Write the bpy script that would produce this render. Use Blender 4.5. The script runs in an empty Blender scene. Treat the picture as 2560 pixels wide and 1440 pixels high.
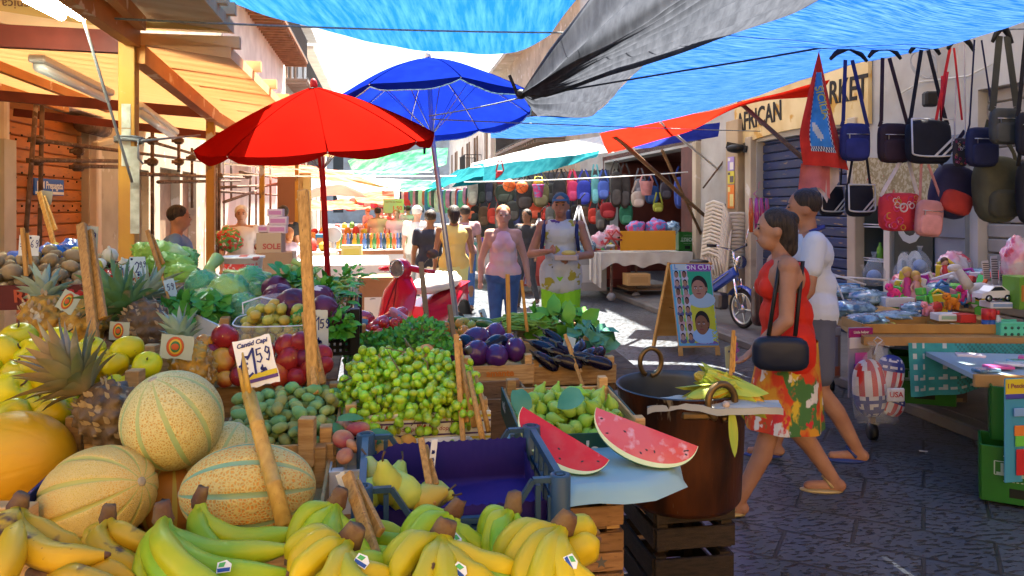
import bpy,bmesh,math,random
from mathutils import Vector,Matrix,noise,Quaternion
R=math.radians
rnd=random.Random(7)
scene=bpy.context.scene
COL=scene.collection
# ------------------------------------------------------------------ camera, sky, sun, exposure
F,HZ,CH=1900.0,515.0,1.66
cam_d=bpy.data.cameras.new('camera');cam=bpy.data.objects.new('camera',cam_d);COL.objects.link(cam)
cam.location=(0,0,CH);cam.rotation_euler=(R(90),0,0)
cam_d.sensor_width=36;cam_d.lens=36*F/2560;cam_d.shift_y=-(720-HZ)/2560
cam_d.clip_start=.05;cam_d.clip_end=500
scene.camera=cam
SUN_EL,SUN_AZ=R(66),R(12.3)
world=bpy.data.worlds.new('World');scene.world=world;world.use_nodes=True
wn=world.node_tree.nodes;wl=world.node_tree.links
sky=wn.new('ShaderNodeTexSky');sky.sky_type='NISHITA';sky.sun_disc=False
sky.sun_elevation=SUN_EL;sky.sun_rotation=SUN_AZ;sky.dust_density=3.0;sky.air_density=1.0
wl.new(sky.outputs[0],wn['Background'].inputs[0]);wn['Background'].inputs[1].default_value=.06
sun_d=bpy.data.lights.new('sun','SUN');sun_d.energy=5;sun_d.angle=R(.5);sun_d.color=(1,.93,.80)
sun=bpy.data.objects.new('sun',sun_d);COL.objects.link(sun)
sdir=Vector((math.sin(SUN_AZ)*math.cos(SUN_EL),math.cos(SUN_AZ)*math.cos(SUN_EL),math.sin(SUN_EL)))
sun.rotation_euler=(-sdir).to_track_quat('-Z','Y').to_euler()
scene.view_settings.view_transform='Standard';scene.view_settings.look='None'
scene.view_settings.exposure=3.2;scene.view_settings.gamma=1
scene.cycles.use_denoising=True
scene.cycles.max_bounces=8;scene.cycles.diffuse_bounces=4;scene.cycles.transparent_max_bounces=12
scene.cycles.sample_clamp_indirect=8
# ------------------------------------------------------------------ geometry of the place
YAW=R(9.56)
NX=Vector((math.cos(YAW),math.sin(YAW),0))
TX=Vector((-math.sin(YAW),math.cos(YAW),0))
RZ=Matrix.Rotation(YAW,4,'Z')
def at(u,v,Y):return Vector(((u-1280)/F*Y,Y,CH-(v-HZ)/F*Y))
def ppm(Y):return F/Y
def W(a,b,z=0):return NX*a+TX*b+Vector((0,0,z))
def pix(p):return(1280+F*p.x/p.y,HZ-F*(p.z-CH)/p.y)
def street_a(u,a):
 k=(u-1280)/F
 return a/(NX.x*k+NX.y)
def atwall(u,v,a):return at(u,v,street_a(u,a))
# ------------------------------------------------------------------ mesh building
class MB:
 def __init__(s):s.v=[];s.f=[];s.m=[];s.mi=0;s.sm=True;s.fs=[]
 def mat(s,i):s.mi=i;return s
 def add(s,vs,fs,smooth=None):
  o=len(s.v);s.v+=[tuple(p)for p in vs]
  for f in fs:
   s.f.append(tuple(i+o for i in f));s.m.append(s.mi);s.fs.append(s.sm if smooth is None else smooth)
  return s
 def box(s,c,d,M=None,bev=0):
  c=Vector(c);x,y,z=d[0]/2,d[1]/2,d[2]/2
  b=min(bev,x*.8,y*.8,z*.8)if bev else 0
  if b:
   vs=[];idx={}
   fs=[]
   for sx in(-1,1):
    for sy in(-1,1):
     for sz in(-1,1):
      for ax in range(3):
       p=[sx*(x-(b if ax!=0 else 0)),sy*(y-(b if ax!=1 else 0)),sz*(z-(b if ax!=2 else 0))]
       idx[(sx,sy,sz,ax)]=len(vs);vs.append(Vector(p))
   g=lambda*k:idx[k]
   for q in(-1,1):
    fs.append([g(q,-1,-1,0),g(q,1,-1,0),g(q,1,1,0),g(q,-1,1,0)])
    fs.append([g(-1,q,-1,1),g(1,q,-1,1),g(1,q,1,1),g(-1,q,1,1)])
    fs.append([g(-1,-1,q,2),g(1,-1,q,2),g(1,1,q,2),g(-1,1,q,2)])
    for r in(-1,1):
     fs.append([g(q,r,-1,0),g(q,r,1,0),g(q,r,1,1),g(q,r,-1,1)])
     fs.append([g(q,-1,r,0),g(q,1,r,0),g(q,1,r,2),g(q,-1,r,2)])
     fs.append([g(-1,q,r,1),g(1,q,r,1),g(1,q,r,2),g(-1,q,r,2)])
     for t in(-1,1):fs.append([g(q,r,t,0),g(q,r,t,1),g(q,r,t,2)])
  else:
   vs=[Vector((sx*x,sy*y,sz*z))for sx in(-1,1)for sy in(-1,1)for sz in(-1,1)]
   fs=[(0,1,3,2),(4,6,7,5),(0,4,5,1),(2,3,7,6),(0,2,6,4),(1,5,7,3)]
  vs=[(M@(p+c))if M else(p+c)for p in vs]
  return s.add(vs,fs,False)
 def bar(s,p0,p1,w,h=None,up=(0,0,1),bev=0):
  p0,p1=Vector(p0),Vector(p1);d=p1-p0;L=d.length;d.normalize()
  up=Vector(up)
  if abs(d.dot(up))>.98:up=Vector((0,1,0))
  sx=d.cross(up).normalized();uz=sx.cross(d)
  M=Matrix(((sx.x,d.x,uz.x,0),(sx.y,d.y,uz.y,0),(sx.z,d.z,uz.z,0),(0,0,0,1)))
  M.translation=(p0+p1)/2
  return s.box((0,0,0),(w,L,h or w),M,bev)
 def tube(s,path,r,n=8,caps=True,flat=1.0,twist=None):
  P=[Vector(p)for p in path];k=len(P);rs=r if isinstance(r,(list,tuple))else[r]*k
  vs=[];prev=None
  for i,p in enumerate(P):
   t=(P[min(i+1,k-1)]-P[max(i-1,0)]).normalized()
   if prev is None:
    a=Vector((0,0,1))if abs(t.z)<.9 else Vector((1,0,0))
    if twist:a=Vector(twist)
    x=(a-t*a.dot(t)).normalized()
   else:x=(prev-t*prev.dot(t)).normalized()
   prev=x;y=t.cross(x)
   for j in range(n):
    a=2*math.pi*j/n
    vs.append(p+x*(math.cos(a)*rs[i])+y*(math.sin(a)*rs[i]*flat))
  fs=[(i*n+j,i*n+(j+1)%n,(i+1)*n+(j+1)%n,(i+1)*n+j)for i in range(k-1)for j in range(n)]
  if caps:fs+=[tuple(range(n))[::-1],tuple(range((k-1)*n,k*n))]
  return s.add(vs,fs)
 def lathe(s,prof,M=None,n=20,caps=True,warp=None):
  vs=[]
  for r,z in prof:
   for j in range(n):
    a=2*math.pi*j/n
    p=Vector((r*math.cos(a),r*math.sin(a),z))
    if warp:p=warp(p,a)
    vs.append(M@p if M else p)
  k=len(prof)
  fs=[(i*n+j,i*n+(j+1)%n,(i+1)*n+(j+1)%n,(i+1)*n+j)for i in range(k-1)for j in range(n)]
  if caps:
   if prof[0][0]>1e-6:fs.append(tuple(range(n))[::-1])
   if prof[-1][0]>1e-6:fs.append(tuple(range((k-1)*n,k*n)))
  return s.add(vs,fs)
 def ball(s,c,r,n=12,m=8,M=None):
  c=Vector(c);r=Vector(r)if hasattr(r,'__len__')else Vector((r,r,r))
  vs=[Vector((0,0,1))]+[Vector((math.sin(math.pi*i/m)*math.cos(2*math.pi*j/n),math.sin(math.pi*i/m)*math.sin(2*math.pi*j/n),math.cos(math.pi*i/m)))for i in range(1,m)for j in range(n)]+[Vector((0,0,-1))]
  vs=[Vector((p.x*r.x,p.y*r.y,p.z*r.z))for p in vs]
  vs=[(M@p if M else p)+c for p in vs]
  fs=[(0,1+j,1+(j+1)%n)for j in range(n)]
  fs+=[(1+i*n+j,1+(i+1)*n+j,1+(i+1)*n+(j+1)%n,1+i*n+(j+1)%n)for i in range(m-2)for j in range(n)]
  l=len(vs)-1;b=1+(m-2)*n
  fs+=[(l,b+(j+1)%n,b+j)for j in range(n)]
  return s.add(vs,fs)
 def grid(s,fn,nu,nv,smooth=True):
  vs=[fn(i/nu,j/nv)for j in range(nv+1)for i in range(nu+1)]
  w=nu+1
  return s.add(vs,[(j*w+i,j*w+i+1,(j+1)*w+i+1,(j+1)*w+i)for j in range(nv)for i in range(nu)],smooth)
 def poly(s,pts,ext=None):
  pts=[Vector(p)for p in pts];n=len(pts)
  if ext is None:return s.add(pts,[tuple(range(n))],False)
  e=Vector(ext)
  return s.add(pts+[p+e for p in pts],[tuple(range(n))[::-1],tuple(range(n,2*n))]+[(i,(i+1)%n,n+(i+1)%n,n+i)for i in range(n)],False)
 def leaf(s,p,d,up,L,w,curl=.3,seg=4,fold=.15):
  p=Vector(p);d=Vector(d).normalized();up=Vector(up);x=d.cross(up)
  if x.length<1e-4:x=d.orthogonal()
  x.normalize();u=x.cross(d).normalized()
  vs=[]
  for i in range(seg+1):
   t=i/seg;ww=w*(math.sin(math.pi*min(1,.12+t*.88))**.7)*.5
   c=p+d*(L*t)-u*(curl*L*t*t)
   vs+=[c-x*ww+u*(fold*ww),c,c+x*ww+u*(fold*ww)]
  return s.add(vs,[(i*3+k,i*3+k+1,i*3+k+4,i*3+k+3)for i in range(seg)for k in(0,1)])
 def mesh(s,name,mats):
  me=bpy.data.meshes.new(name);me.from_pydata(s.v,[],s.f)
  for m in(mats if isinstance(mats,(list,tuple))else[mats]):me.materials.append(m)
  me.polygons.foreach_set('material_index',s.m);me.polygons.foreach_set('use_smooth',s.fs);me.update()
  return me
def link(o):COL.objects.link(o);return o
def obj(name,mb,mats,parent=None,M=None,auto=None):
 me=mb.mesh(name,mats)if isinstance(mb,MB)else mb
 o=link(bpy.data.objects.new(name,me))
 if parent:o.parent=parent
 if M is not None:o.matrix_local=M
 return o
def tag(o,label=None,cat=None,group=None,kind=None):
 if label:o['label']=label
 if cat:o['category']=cat
 if group:o['group']=group
 if kind:o['kind']=kind
 return o
def thing(name,label,cat,M=None,group=None):
 o=link(bpy.data.objects.new(name,None));o.empty_display_size=.05
 if M is not None:o.matrix_world=M if isinstance(M,Matrix)else Matrix.Translation(M)
 return tag(o,label,cat,group)
def one(name,label,cat,mb,mats,M=None,group=None):
 return tag(obj(name,mb,mats,None,M),label,cat,group)
def struct(name,mb,mats,M=None):return tag(obj(name,mb,mats,None,M),kind='structure')
KIDS={}
def copy_tree(o,M=None,label=None,group=None,parent=None):
 c=link(o.copy())
 if parent:c.parent=parent
 if M is not None:c.matrix_world=M if isinstance(M,Matrix)else Matrix.Translation(M)
 if label:c['label']=label
 if group:c['group']=group
 for k in list(o.children):
  if k.name in COL.objects:copy_tree(k,parent=c)
 return c
def basis(o,x,y,z):
 M=Matrix(((x[0],y[0],z[0],0),(x[1],y[1],z[1],0),(x[2],y[2],z[2],0),(0,0,0,1)));M.translation=Vector(o);return M
def T(v):return Matrix.Translation(Vector(v))
def rot(ax,a):return Matrix.Rotation(R(a),4,ax)
def yz(d,up=(0,0,1)):
 return Vector(d).to_track_quat('Z','Y').to_matrix().to_4x4()
def bez(p0,p1,p2,n=8):return[Vector(p0)*(1-t)**2+Vector(p1)*2*t*(1-t)+Vector(p2)*t*t for t in[i/n for i in range(n+1)]]
def sag(p0,p1,s=.05,n=10):
 p0,p1=Vector(p0),Vector(p1);return[p0.lerp(p1,i/n)-Vector((0,0,s*4*(i/n)*(1-i/n)))for i in range(n+1)]
ORD='first second third fourth fifth sixth seventh eighth ninth tenth eleventh twelfth thirteenth fourteenth fifteenth sixteenth seventeenth eighteenth nineteenth twentieth'.split()
def rank_labels(items,what,where,aspect=1.6):
 """items: objects of one heap; each label says its row from the front of the heap and its place in that row"""
 it=[(pix(o.matrix_world.translation),o)for o in items];it.sort(key=lambda q:-q[0][1])
 n=len(it);per=max(2,min(18,round(math.sqrt(n*aspect))));rows=[it[i:i+per]for i in range(0,n,per)]
 for k,row in enumerate(rows):
  row.sort(key=lambda q:q[0][0])
  for j,(_,o)in enumerate(row):
   o['label']=f"{what}, {ORD[j]} from left in {ORD[k]} row from the front, {where}" if len(rows)>1 else f"{what}, {ORD[j]} from left, {where}"
   # ------------------------------------------------------------------ materials
MATS={}
def pm(name,c1,c2=None,sc=6,lo=.35,hi=.65,rough=.55,bump=0,bsc=30,rand=0,metal=0,stretch=None,spots=(),trans=0,sss=0,coat=0,alpha=1,emit=0,detail=4,spec=.28,tex='noise',hue=0,coord='Object'):
 if name in MATS:return MATS[name]
 m=bpy.data.materials.new(name);m.use_nodes=True;nt=m.node_tree;N=nt.nodes;L=nt.links
 b=N['Principled BSDF'];b.inputs['Roughness'].default_value=rough;b.inputs['Metallic'].default_value=metal
 b.inputs['Specular IOR Level'].default_value=spec
 if coat:b.inputs['Coat Weight'].default_value=coat;b.inputs['Coat Roughness'].default_value=.12
 if sss:b.inputs['Subsurface Weight'].default_value=sss;b.inputs['Subsurface Radius'].default_value=(.01,.006,.003);b.inputs['Subsurface Scale'].default_value=.5
 if trans:b.inputs['Transmission Weight'].default_value=trans
 if alpha<1:b.inputs['Alpha'].default_value=alpha
 if emit:b.inputs['Emission Color'].default_value=(*c1,1);b.inputs['Emission Strength'].default_value=emit
 tc=N.new('ShaderNodeTexCoord');out=tc.outputs[coord]
 if stretch:
  mp=N.new('ShaderNodeMapping');mp.inputs['Scale'].default_value=stretch;L.new(out,mp.inputs[0]);out=mp.outputs[0]
 oi=N.new('ShaderNodeObjectInfo')
 if rand or hue or c2 is not None:
  ad=N.new('ShaderNodeVectorMath');ad.operation='ADD';ml=N.new('ShaderNodeVectorMath');ml.operation='SCALE'
  cb=N.new('ShaderNodeCombineXYZ')
  for i in range(3):L.new(oi.outputs['Random'],cb.inputs[i])
  L.new(cb.outputs[0],ml.inputs[0]);ml.inputs['Scale'].default_value=9.7
  L.new(out,ad.inputs[0]);L.new(ml.outputs[0],ad.inputs[1]);out=ad.outputs[0]
 def ns(scale,lo,hi,dt=detail):
  if tex=='wave':
   t=N.new('ShaderNodeTexWave');t.inputs['Scale'].default_value=scale;t.inputs['Distortion'].default_value=3
  else:
   t=N.new('ShaderNodeTexNoise');t.inputs['Scale'].default_value=scale;t.inputs['Detail'].default_value=dt
  L.new(out,t.inputs['Vector'])
  mr=N.new('ShaderNodeMapRange');mr.inputs[1].default_value=lo;mr.inputs[2].default_value=hi
  L.new(t.outputs['Fac'],mr.inputs[0]);return mr.outputs[0]
 col=None
 def mix(fac,a,c):
  x=N.new('ShaderNodeMix');x.data_type='RGBA';L.new(fac,x.inputs[0])
  if hasattr(a,'is_linked'):L.new(a,x.inputs[6])
  else:x.inputs[6].default_value=(*a,1)
  x.inputs[7].default_value=(*c,1);return x.outputs[2]
 if c2 is not None:col=mix(ns(sc,lo,hi),c1,c2)
 for(c,s_,l,h)in spots:col=mix(ns(s_,l,h),col if col is not None else c1,c)
 if rand or hue:
  h=N.new('ShaderNodeHueSaturation')
  if col is not None:L.new(col,h.inputs['Color'])
  else:h.inputs['Color'].default_value=(*c1,1)
  mr=N.new('ShaderNodeMapRange');mr.inputs[3].default_value=1-rand;mr.inputs[4].default_value=1+rand
  L.new(oi.outputs['Random'],mr.inputs[0]);L.new(mr.outputs[0],h.inputs['Value'])
  if hue:
   m2=N.new('ShaderNodeMapRange');m2.inputs[3].default_value=.5-hue;m2.inputs[4].default_value=.5+hue
   L.new(oi.outputs['Random'],m2.inputs[0]);L.new(m2.outputs[0],h.inputs['Hue'])
  col=h.outputs[0]
 if col is not None:L.new(col,b.inputs['Base Color'])
 else:b.inputs['Base Color'].default_value=(*c1,1)
 if bump:
  bp=N.new('ShaderNodeBump');bp.inputs['Strength'].default_value=bump;bp.inputs['Distance'].default_value=.01
  L.new(ns(bsc,0,1),bp.inputs['Height']);L.new(bp.outputs[0],b.inputs['Normal'])
 MATS[name]=m;return m
def sheet(name,c1,c2,sc=4,lo=.4,hi=.62,stretch=(1,1,1),transl=.6,rough=.6,glow=1.0,gap=0,coord='Object'):
 """thin woven sheet: some light is scattered back, some passes through"""
 m=bpy.data.materials.new(name);m.use_nodes=True;nt=m.node_tree;N=nt.nodes;L=nt.links
 out=N['Material Output'];N.remove(N['Principled BSDF'])
 tc=N.new('ShaderNodeTexCoord');mp=N.new('ShaderNodeMapping');mp.inputs['Scale'].default_value=stretch;L.new(tc.outputs[coord],mp.inputs[0])
 t=N.new('ShaderNodeTexNoise');t.inputs['Scale'].default_value=sc;t.inputs['Detail'].default_value=6;t.inputs['Roughness'].default_value=.6;L.new(mp.outputs[0],t.inputs['Vector'])
 mr=N.new('ShaderNodeMapRange');mr.inputs[1].default_value=lo;mr.inputs[2].default_value=hi;L.new(t.outputs['Fac'],mr.inputs[0])
 x=N.new('ShaderNodeMix');x.data_type='RGBA';x.inputs[6].default_value=(*c1,1);x.inputs[7].default_value=(*c2,1);L.new(mr.outputs[0],x.inputs[0])
 bp=N.new('ShaderNodeBump');bp.inputs['Strength'].default_value=.12;bp.inputs['Distance'].default_value=.01;L.new(t.outputs['Fac'],bp.inputs['Height'])
 d=N.new('ShaderNodeBsdfDiffuse');L.new(x.outputs[2],d.inputs[0]);L.new(bp.outputs[0],d.inputs['Normal'])
 tr=N.new('ShaderNodeBsdfTranslucent');L.new(x.outputs[2],tr.inputs[0]);L.new(bp.outputs[0],tr.inputs['Normal'])
 ms=N.new('ShaderNodeMixShader');ms.inputs[0].default_value=transl;L.new(d.outputs[0],ms.inputs[1]);L.new(tr.outputs[0],ms.inputs[2])
 s=ms.outputs[0]
 if gap:
  tp=N.new('ShaderNodeBsdfTransparent');m2=N.new('ShaderNodeMixShader');m2.inputs[0].default_value=gap;L.new(s,m2.inputs[1]);L.new(tp.outputs[0],m2.inputs[2]);s=m2.outputs[0]
 L.new(s,out.inputs[0]);MATS[name]=m;return m
def flat(name,c,rough=.6,**k):return pm(name,c,rough=rough,**k)
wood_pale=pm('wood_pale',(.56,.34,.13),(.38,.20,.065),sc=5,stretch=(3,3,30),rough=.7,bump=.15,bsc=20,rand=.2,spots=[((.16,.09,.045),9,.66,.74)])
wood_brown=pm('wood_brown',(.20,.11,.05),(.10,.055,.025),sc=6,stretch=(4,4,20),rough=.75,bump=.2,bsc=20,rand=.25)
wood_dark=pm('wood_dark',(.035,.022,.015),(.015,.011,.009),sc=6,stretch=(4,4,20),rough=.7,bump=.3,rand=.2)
stick_m=pm('stick',(.52,.27,.06),(.34,.16,.03),sc=5,stretch=(30,30,3),rough=.5,rand=.2,spots=[((.2,.1,.03),7,.62,.7)])
white_card=pm('white_card',(.72,.70,.64),(.6,.57,.5),sc=8,rough=.8)
paper_m=pm('price_paper',(.76,.77,.72),(.62,.66,.62),sc=12,rough=.8)
ink_m=flat('ink_blue',(.02,.03,.16),.5)
black_m=flat('black_plastic',(.012,.012,.013),.45)
steel_m=pm('steel',(.55,.56,.57),rough=.3,metal=1)
rust_m=pm('rusty_pipe',(.17,.10,.07),(.08,.045,.03),sc=9,rough=.8,bump=.2,spots=[((.32,.25,.2),14,.6,.7)])
rope_m=pm('rope',(.25,.28,.28),(.15,.17,.18),sc=40,rough=.9)
FONTC={}
def text(s,size,mat,parent,M,ext=.0008,shear=0,name='lettering',bold=0,xs=1.0,align='CENTER'):
 k=(s,size,ext,shear,bold,align)
 if k not in FONTC:
  c=bpy.data.curves.new('lettering','FONT');c.body=s;c.size=size;c.extrude=ext;c.shear=shear;c.align_x=align;c.align_y='CENTER';c.offset=bold;c.resolution_u=3
  o=bpy.data.objects.new('lettering',c);link(o)
  me=bpy.data.meshes.new_from_object(o.evaluated_get(bpy.context.evaluated_depsgraph_get()))
  bpy.data.objects.remove(o);FONTC[k]=me
 me=FONTC[k].copy();me.materials.clear();me.materials.append(mat)
 o=link(bpy.data.objects.new(name,me));o.parent=parent;o.matrix_local=M@Matrix.Diagonal((xs,1,1,1))
 return o
def strokes(mb,lines,w,M,h=.0006):
 """pen lines as thin ribbons with a little height; lines are in the local XY plane of M"""
 for ln in lines:
  for a,b in zip(ln,ln[1:]):
   a=Vector((*a,0));b=Vector((*b,0));d=(b-a)
   if d.length<1e-6:continue
   d.normalize();n=Vector((-d.y,d.x,0))*w/2;a=a-d*w*.4;b=b+d*w*.4
   q=[a-n,b-n,b+n,a+n];z=Vector((0,0,h))
   mb.add([M@p for p in q]+[M@(p+z)for p in q],[(4,5,6,7),(0,1,5,4),(1,2,6,5),(2,3,7,6),(3,0,4,7)],False)
 return mb
GL={'0':[[(.5,1),(.15,.8),(.1,.4),(.3,0),(.6,.05),(.8,.5),(.7,.9),(.5,1)]],'1':[[(.1,.65),(.55,1),(.45,0)]],'2':[[(.1,.8),(.4,1),(.7,.8),(.5,.4),(.1,.02),(.8,.05)]],'3':[[(.1,.9),(.5,1),(.65,.75),(.3,.55),(.7,.35),(.5,.02),(.1,.1)]],'5':[[(.75,.98),(.25,.95),(.2,.55),(.6,.6),(.7,.25),(.4,0),(.1,.1)]],'6':[[(.65,1),(.25,.6),(.15,.2),(.45,0),(.7,.2),(.5,.45),(.2,.3)]],'8':[[(.5,.5),(.2,.75),(.45,1),(.7,.75),(.5,.5),(.2,.25),(.45,0),(.75,.25),(.5,.5)]],'9':[[(.7,.75),(.45,.5),(.2,.7),(.4,1),(.7,.85),(.65,.4),(.4,0),(.2,.1)]],'c':[[(.8,.95),(.4,1),(.15,.6),(.2,.15),(.5,0),(.85,.12)],[(.0,.6),(.6,.65)],[(.0,.4),(.55,.42)]],'k':[[(.0,.5),(.15,.7),(.3,.5),(.15,.3),(0,.5)],[(.45,1),(.45,.2),(.55,.5),(.65,.2),(.75,.5),(.8,.2),(1.0,.5),(1.15,.3)],[(-.1,0),(1.3,.12)]],'~':[[(.0,.2),(.1,.8),(.2,.2),(.3,.7),(.42,.25),(.5,.7),(.6,.2),(.75,.75),(.85,.3),(1,.5)]]}
def write_digits(mb,s,x,y,hgt,w,M):
 for ch in s:
  if ch in GL:
   strokes(mb,[[(x+px*hgt*.62,y+py*hgt)for px,py in l]for l in GL[ch]],w,M)
   x+=hgt*(.62 if ch not in 'k~' else.9)
  elif ch==',':x+=hgt*.15
  else:x+=hgt*.3
  # ------------------------------------------------------------------ ground
def ground_mat():
 m=bpy.data.materials.new('lava_stone');m.use_nodes=True;nt=m.node_tree;N=nt.nodes;L=nt.links;b=N['Principled BSDF']
 tc=N.new('ShaderNodeTexCoord');mp=N.new('ShaderNodeMapping');mp.inputs['Rotation'].default_value=(0,0,R(38));L.new(tc.outputs['Object'],mp.inputs[0])
 br=N.new('ShaderNodeTexBrick');br.inputs['Scale'].default_value=1;br.inputs['Brick Width'].default_value=.62;br.inputs['Row Height'].default_value=.34;br.inputs['Mortar Size'].default_value=.011;br.inputs['Mortar Smooth'].default_value=.3
 br.inputs['Color1'].default_value=(.055,.066,.082,1);br.inputs['Color2'].default_value=(.082,.094,.112,1);br.inputs['Mortar'].default_value=(.03,.03,.03,1);L.new(mp.outputs[0],br.inputs['Vector'])
 mp2=N.new('ShaderNodeMapping');mp2.inputs['Scale'].default_value=(17,44,1);mp2.inputs['Rotation'].default_value=(0,0,R(8));L.new(tc.outputs['Object'],mp2.inputs[0])
 n1=N.new('ShaderNodeTexNoise');n1.inputs['Scale'].default_value=1.0;n1.inputs['Detail'].default_value=3;L.new(mp2.outputs[0],n1.inputs['Vector'])
 r1=N.new('ShaderNodeMapRange');r1.inputs[1].default_value=.545;r1.inputs[2].default_value=.60;L.new(n1.outputs['Fac'],r1.inputs[0])
 n2=N.new('ShaderNodeTexNoise');n2.inputs['Scale'].default_value=1.3;n2.inputs['Detail'].default_value=6;L.new(tc.outputs['Object'],n2.inputs['Vector'])
 r2=N.new('ShaderNodeMapRange');r2.inputs[1].default_value=.3;r2.inputs[2].default_value=.7;r2.inputs[3].default_value=.75;r2.inputs[4].default_value=1.25;L.new(n2.outputs['Fac'],r2.inputs[0])
 x=N.new('ShaderNodeMix');x.data_type='RGBA';x.inputs[7].default_value=(.016,.016,.018,1);L.new(r1.outputs[0],x.inputs[0]);L.new(br.outputs['Color'],x.inputs[6])
 h=N.new('ShaderNodeHueSaturation');L.new(x.outputs[2],h.inputs['Color']);L.new(r2.outputs[0],h.inputs['Value']);L.new(h.outputs[0],b.inputs['Base Color'])
 mm=N.new('ShaderNodeMath');mm.operation='MAXIMUM';L.new(r1.outputs[0],mm.inputs[0]);L.new(br.outputs['Fac'],mm.inputs[1])
 bp=N.new('ShaderNodeBump');bp.invert=True;bp.inputs['Strength'].default_value=1;bp.inputs['Distance'].default_value=.018;L.new(mm.outputs[0],bp.inputs['Height']);L.new(bp.outputs[0],b.inputs['Normal'])
 b.inputs['Roughness'].default_value=.38;return m
g=MB();g.grid(lambda a,b:Vector((-150+300*a,-40+340*b,0)),6,6,False)
struct('street_ground',g,ground_mat(),RZ)
g=MB();g.box((4.95,24,.05),(1.4,60,.1),None,.02);g.box((4.2,24,.045),(.16,60,.1),None,.015)
struct('pavement',g,pm('pavement_stone',(.13,.125,.12),(.09,.085,.08),sc=3,rough=.6,bump=.3,bsc=40),RZ)
# ------------------------------------------------------------------ facades
plaster_l=pm('plaster_cream',(.50,.42,.31),(.36,.30,.22),sc=1.2,detail=8,rough=.9,bump=.2,bsc=15,spots=[((.24,.2,.16),2.2,.6,.75),((.6,.55,.48),3.1,.62,.66)])
plaster_w=pm('plaster_white',(.42,.41,.39),(.32,.30,.27),sc=1.5,detail=8,rough=.9,bump=.15,bsc=15,spots=[((.36,.3,.24),2.4,.62,.75)])
plaster_p=pm('plaster_pinkish',(.74,.64,.54),(.6,.5,.42),sc=1.5,detail=8,rough=.9,bump=.15,bsc=15)
shutter_o=pm('shutter_orange',(.50,.15,.025),(.38,.11,.018),sc=2,stretch=(1,1,5),rough=.5,spots=[((.13,.05,.02),5,.6,.75)])
shutter_b=pm('shutter_blue',(.015,.03,.11),(.03,.04,.08),sc=2,stretch=(1,1,6),rough=.5,spots=[((.25,.17,.09),4.5,.62,.68)])
shutter_g=pm('shutter_grey',(.30,.28,.25),(.22,.2,.18),sc=2,rough=.5)
door_red=pm('door_red',(.12,.03,.02),(.08,.02,.015),sc=4,rough=.6)
dark_in=flat('dark_interior',(.015,.012,.01),.9)
glass_m=pm('window_dark',(.03,.035,.04),rough=.15)
def slats(mb,a,b0,b1,z0,z1,step=.11,side=1,thick=.05):
 z=z0
 while z<z1-.01:
  zz=min(z+step,z1)
  mb.box((a,(b0+b1)/2,(z+zz)/2),(thick,b1-b0,(zz-z)*.93),None,.012);z=zz
def wall_with_holes(mb,a,b0,b1,z0,z1,holes,th=.35,side=1):
 """wall slab at lateral a (street frame), holes = (b0,b1,z0,z1) list sorted along b"""
 aa=a-side*th/2;cur=b0
 def bx(x0,x1,y0,y1):
  if x1-x0>.005 and y1-y0>.005:mb.box((aa,(x0+x1)/2,(y0+y1)/2),(th,x1-x0,y1-y0))
 bs=sorted({b0,b1,*[h[0]for h in holes],*[h[1]for h in holes]})
 for p,q in zip(bs,bs[1:]):
  hs=sorted([h for h in holes if h[0]<(p+q)/2<h[1]],key=lambda h:h[2]);z=z0
  for h in hs:bx(p,q,z,h[2]);z=h[3]
  bx(p,q,z,z1)
AL,AR=-4.2,5.5
def wb(u,a):return TX.dot(at(u,HZ,street_a(u,a)))
# --- left building with the orange shutter
LB=thing('old_house','old cream house front with orange rolling shutter behind the potato crates','house',RZ.copy())
s0,s1=wb(14,AL),wb(222,AL)
d0,d1=wb(262,AL),wb(300,AL);e0,e1=wb(372,AL),wb(470,AL)
m=MB();wall_with_holes(m,AL,2,21,0,8.5,[(s0,s1,0,2.95),(wb(345,AL),wb(372,AL),0,2.3),(wb(400,AL),wb(450,AL),0,2.4),(17,18.2,0,2.4),(19,20.2,3.4,5.4)],side=1)
obj('wall',m,plaster_l,LB)
m=MB();m.box((AL-.2,(s0+s1)/2,1.5),(.04,s1-s0+.4,3.0));slats(m,AL-.12,s0,s1,.02,2.8,.155);obj('shutter',m,shutter_o,LB)
m=MB()
for zz in(1.6,2.0,2.45):
 for k in range(16):m.ball((AL-.09,s0+.15+k*.15,zz+(k%2)*.06),.014,6,4)
obj('shutter_vents',m,flat('vent_hole',(.02,.01,.01)),LB)
m=MB();m.box((AL+.03,s1+.12,1.45),(.16,.16,2.9),None,.02);m.box((AL+.03,s0-.12,1.45),(.10,.10,2.9),None,.02);m.box((AL+.05,(s0+s1)/2,3.0),(.2,s1-s0+.4,.1),None,.01)
obj('door_frame',m,plaster_p,LB)
m=MB();m.box((AL-.15,wb(358,AL),1.15),(.06,wb(372,AL)-wb(345,AL),2.3));m.box((AL-.2,wb(425,AL),1.2),(.06,wb(450,AL)-wb(400,AL),2.4));m.box((AL-.2,17.6,1.2),(.06,1.2,2.4));obj('door',m,pm('old_door',(.28,.2,.13),(.2,.14,.09),sc=4,rough=.7),LB)
m=MB();m.lathe([(.0,-.4),(.12,-.4),(.12,.4),(0,.4)],T((AL+.15,s1-.25,2.78))@rot('X',90),12);obj('roller',m,rust_m,LB)
# brick strip and pale tiles at the left frame edge
m=MB();m.box((AL+.04,wb(4,AL),1.2),(.1,.28,2.4));obj('tile_pier',m,pm('pale_tile',(.5,.46,.4),(.42,.38,.32),sc=3,rough=.5),LB)
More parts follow.
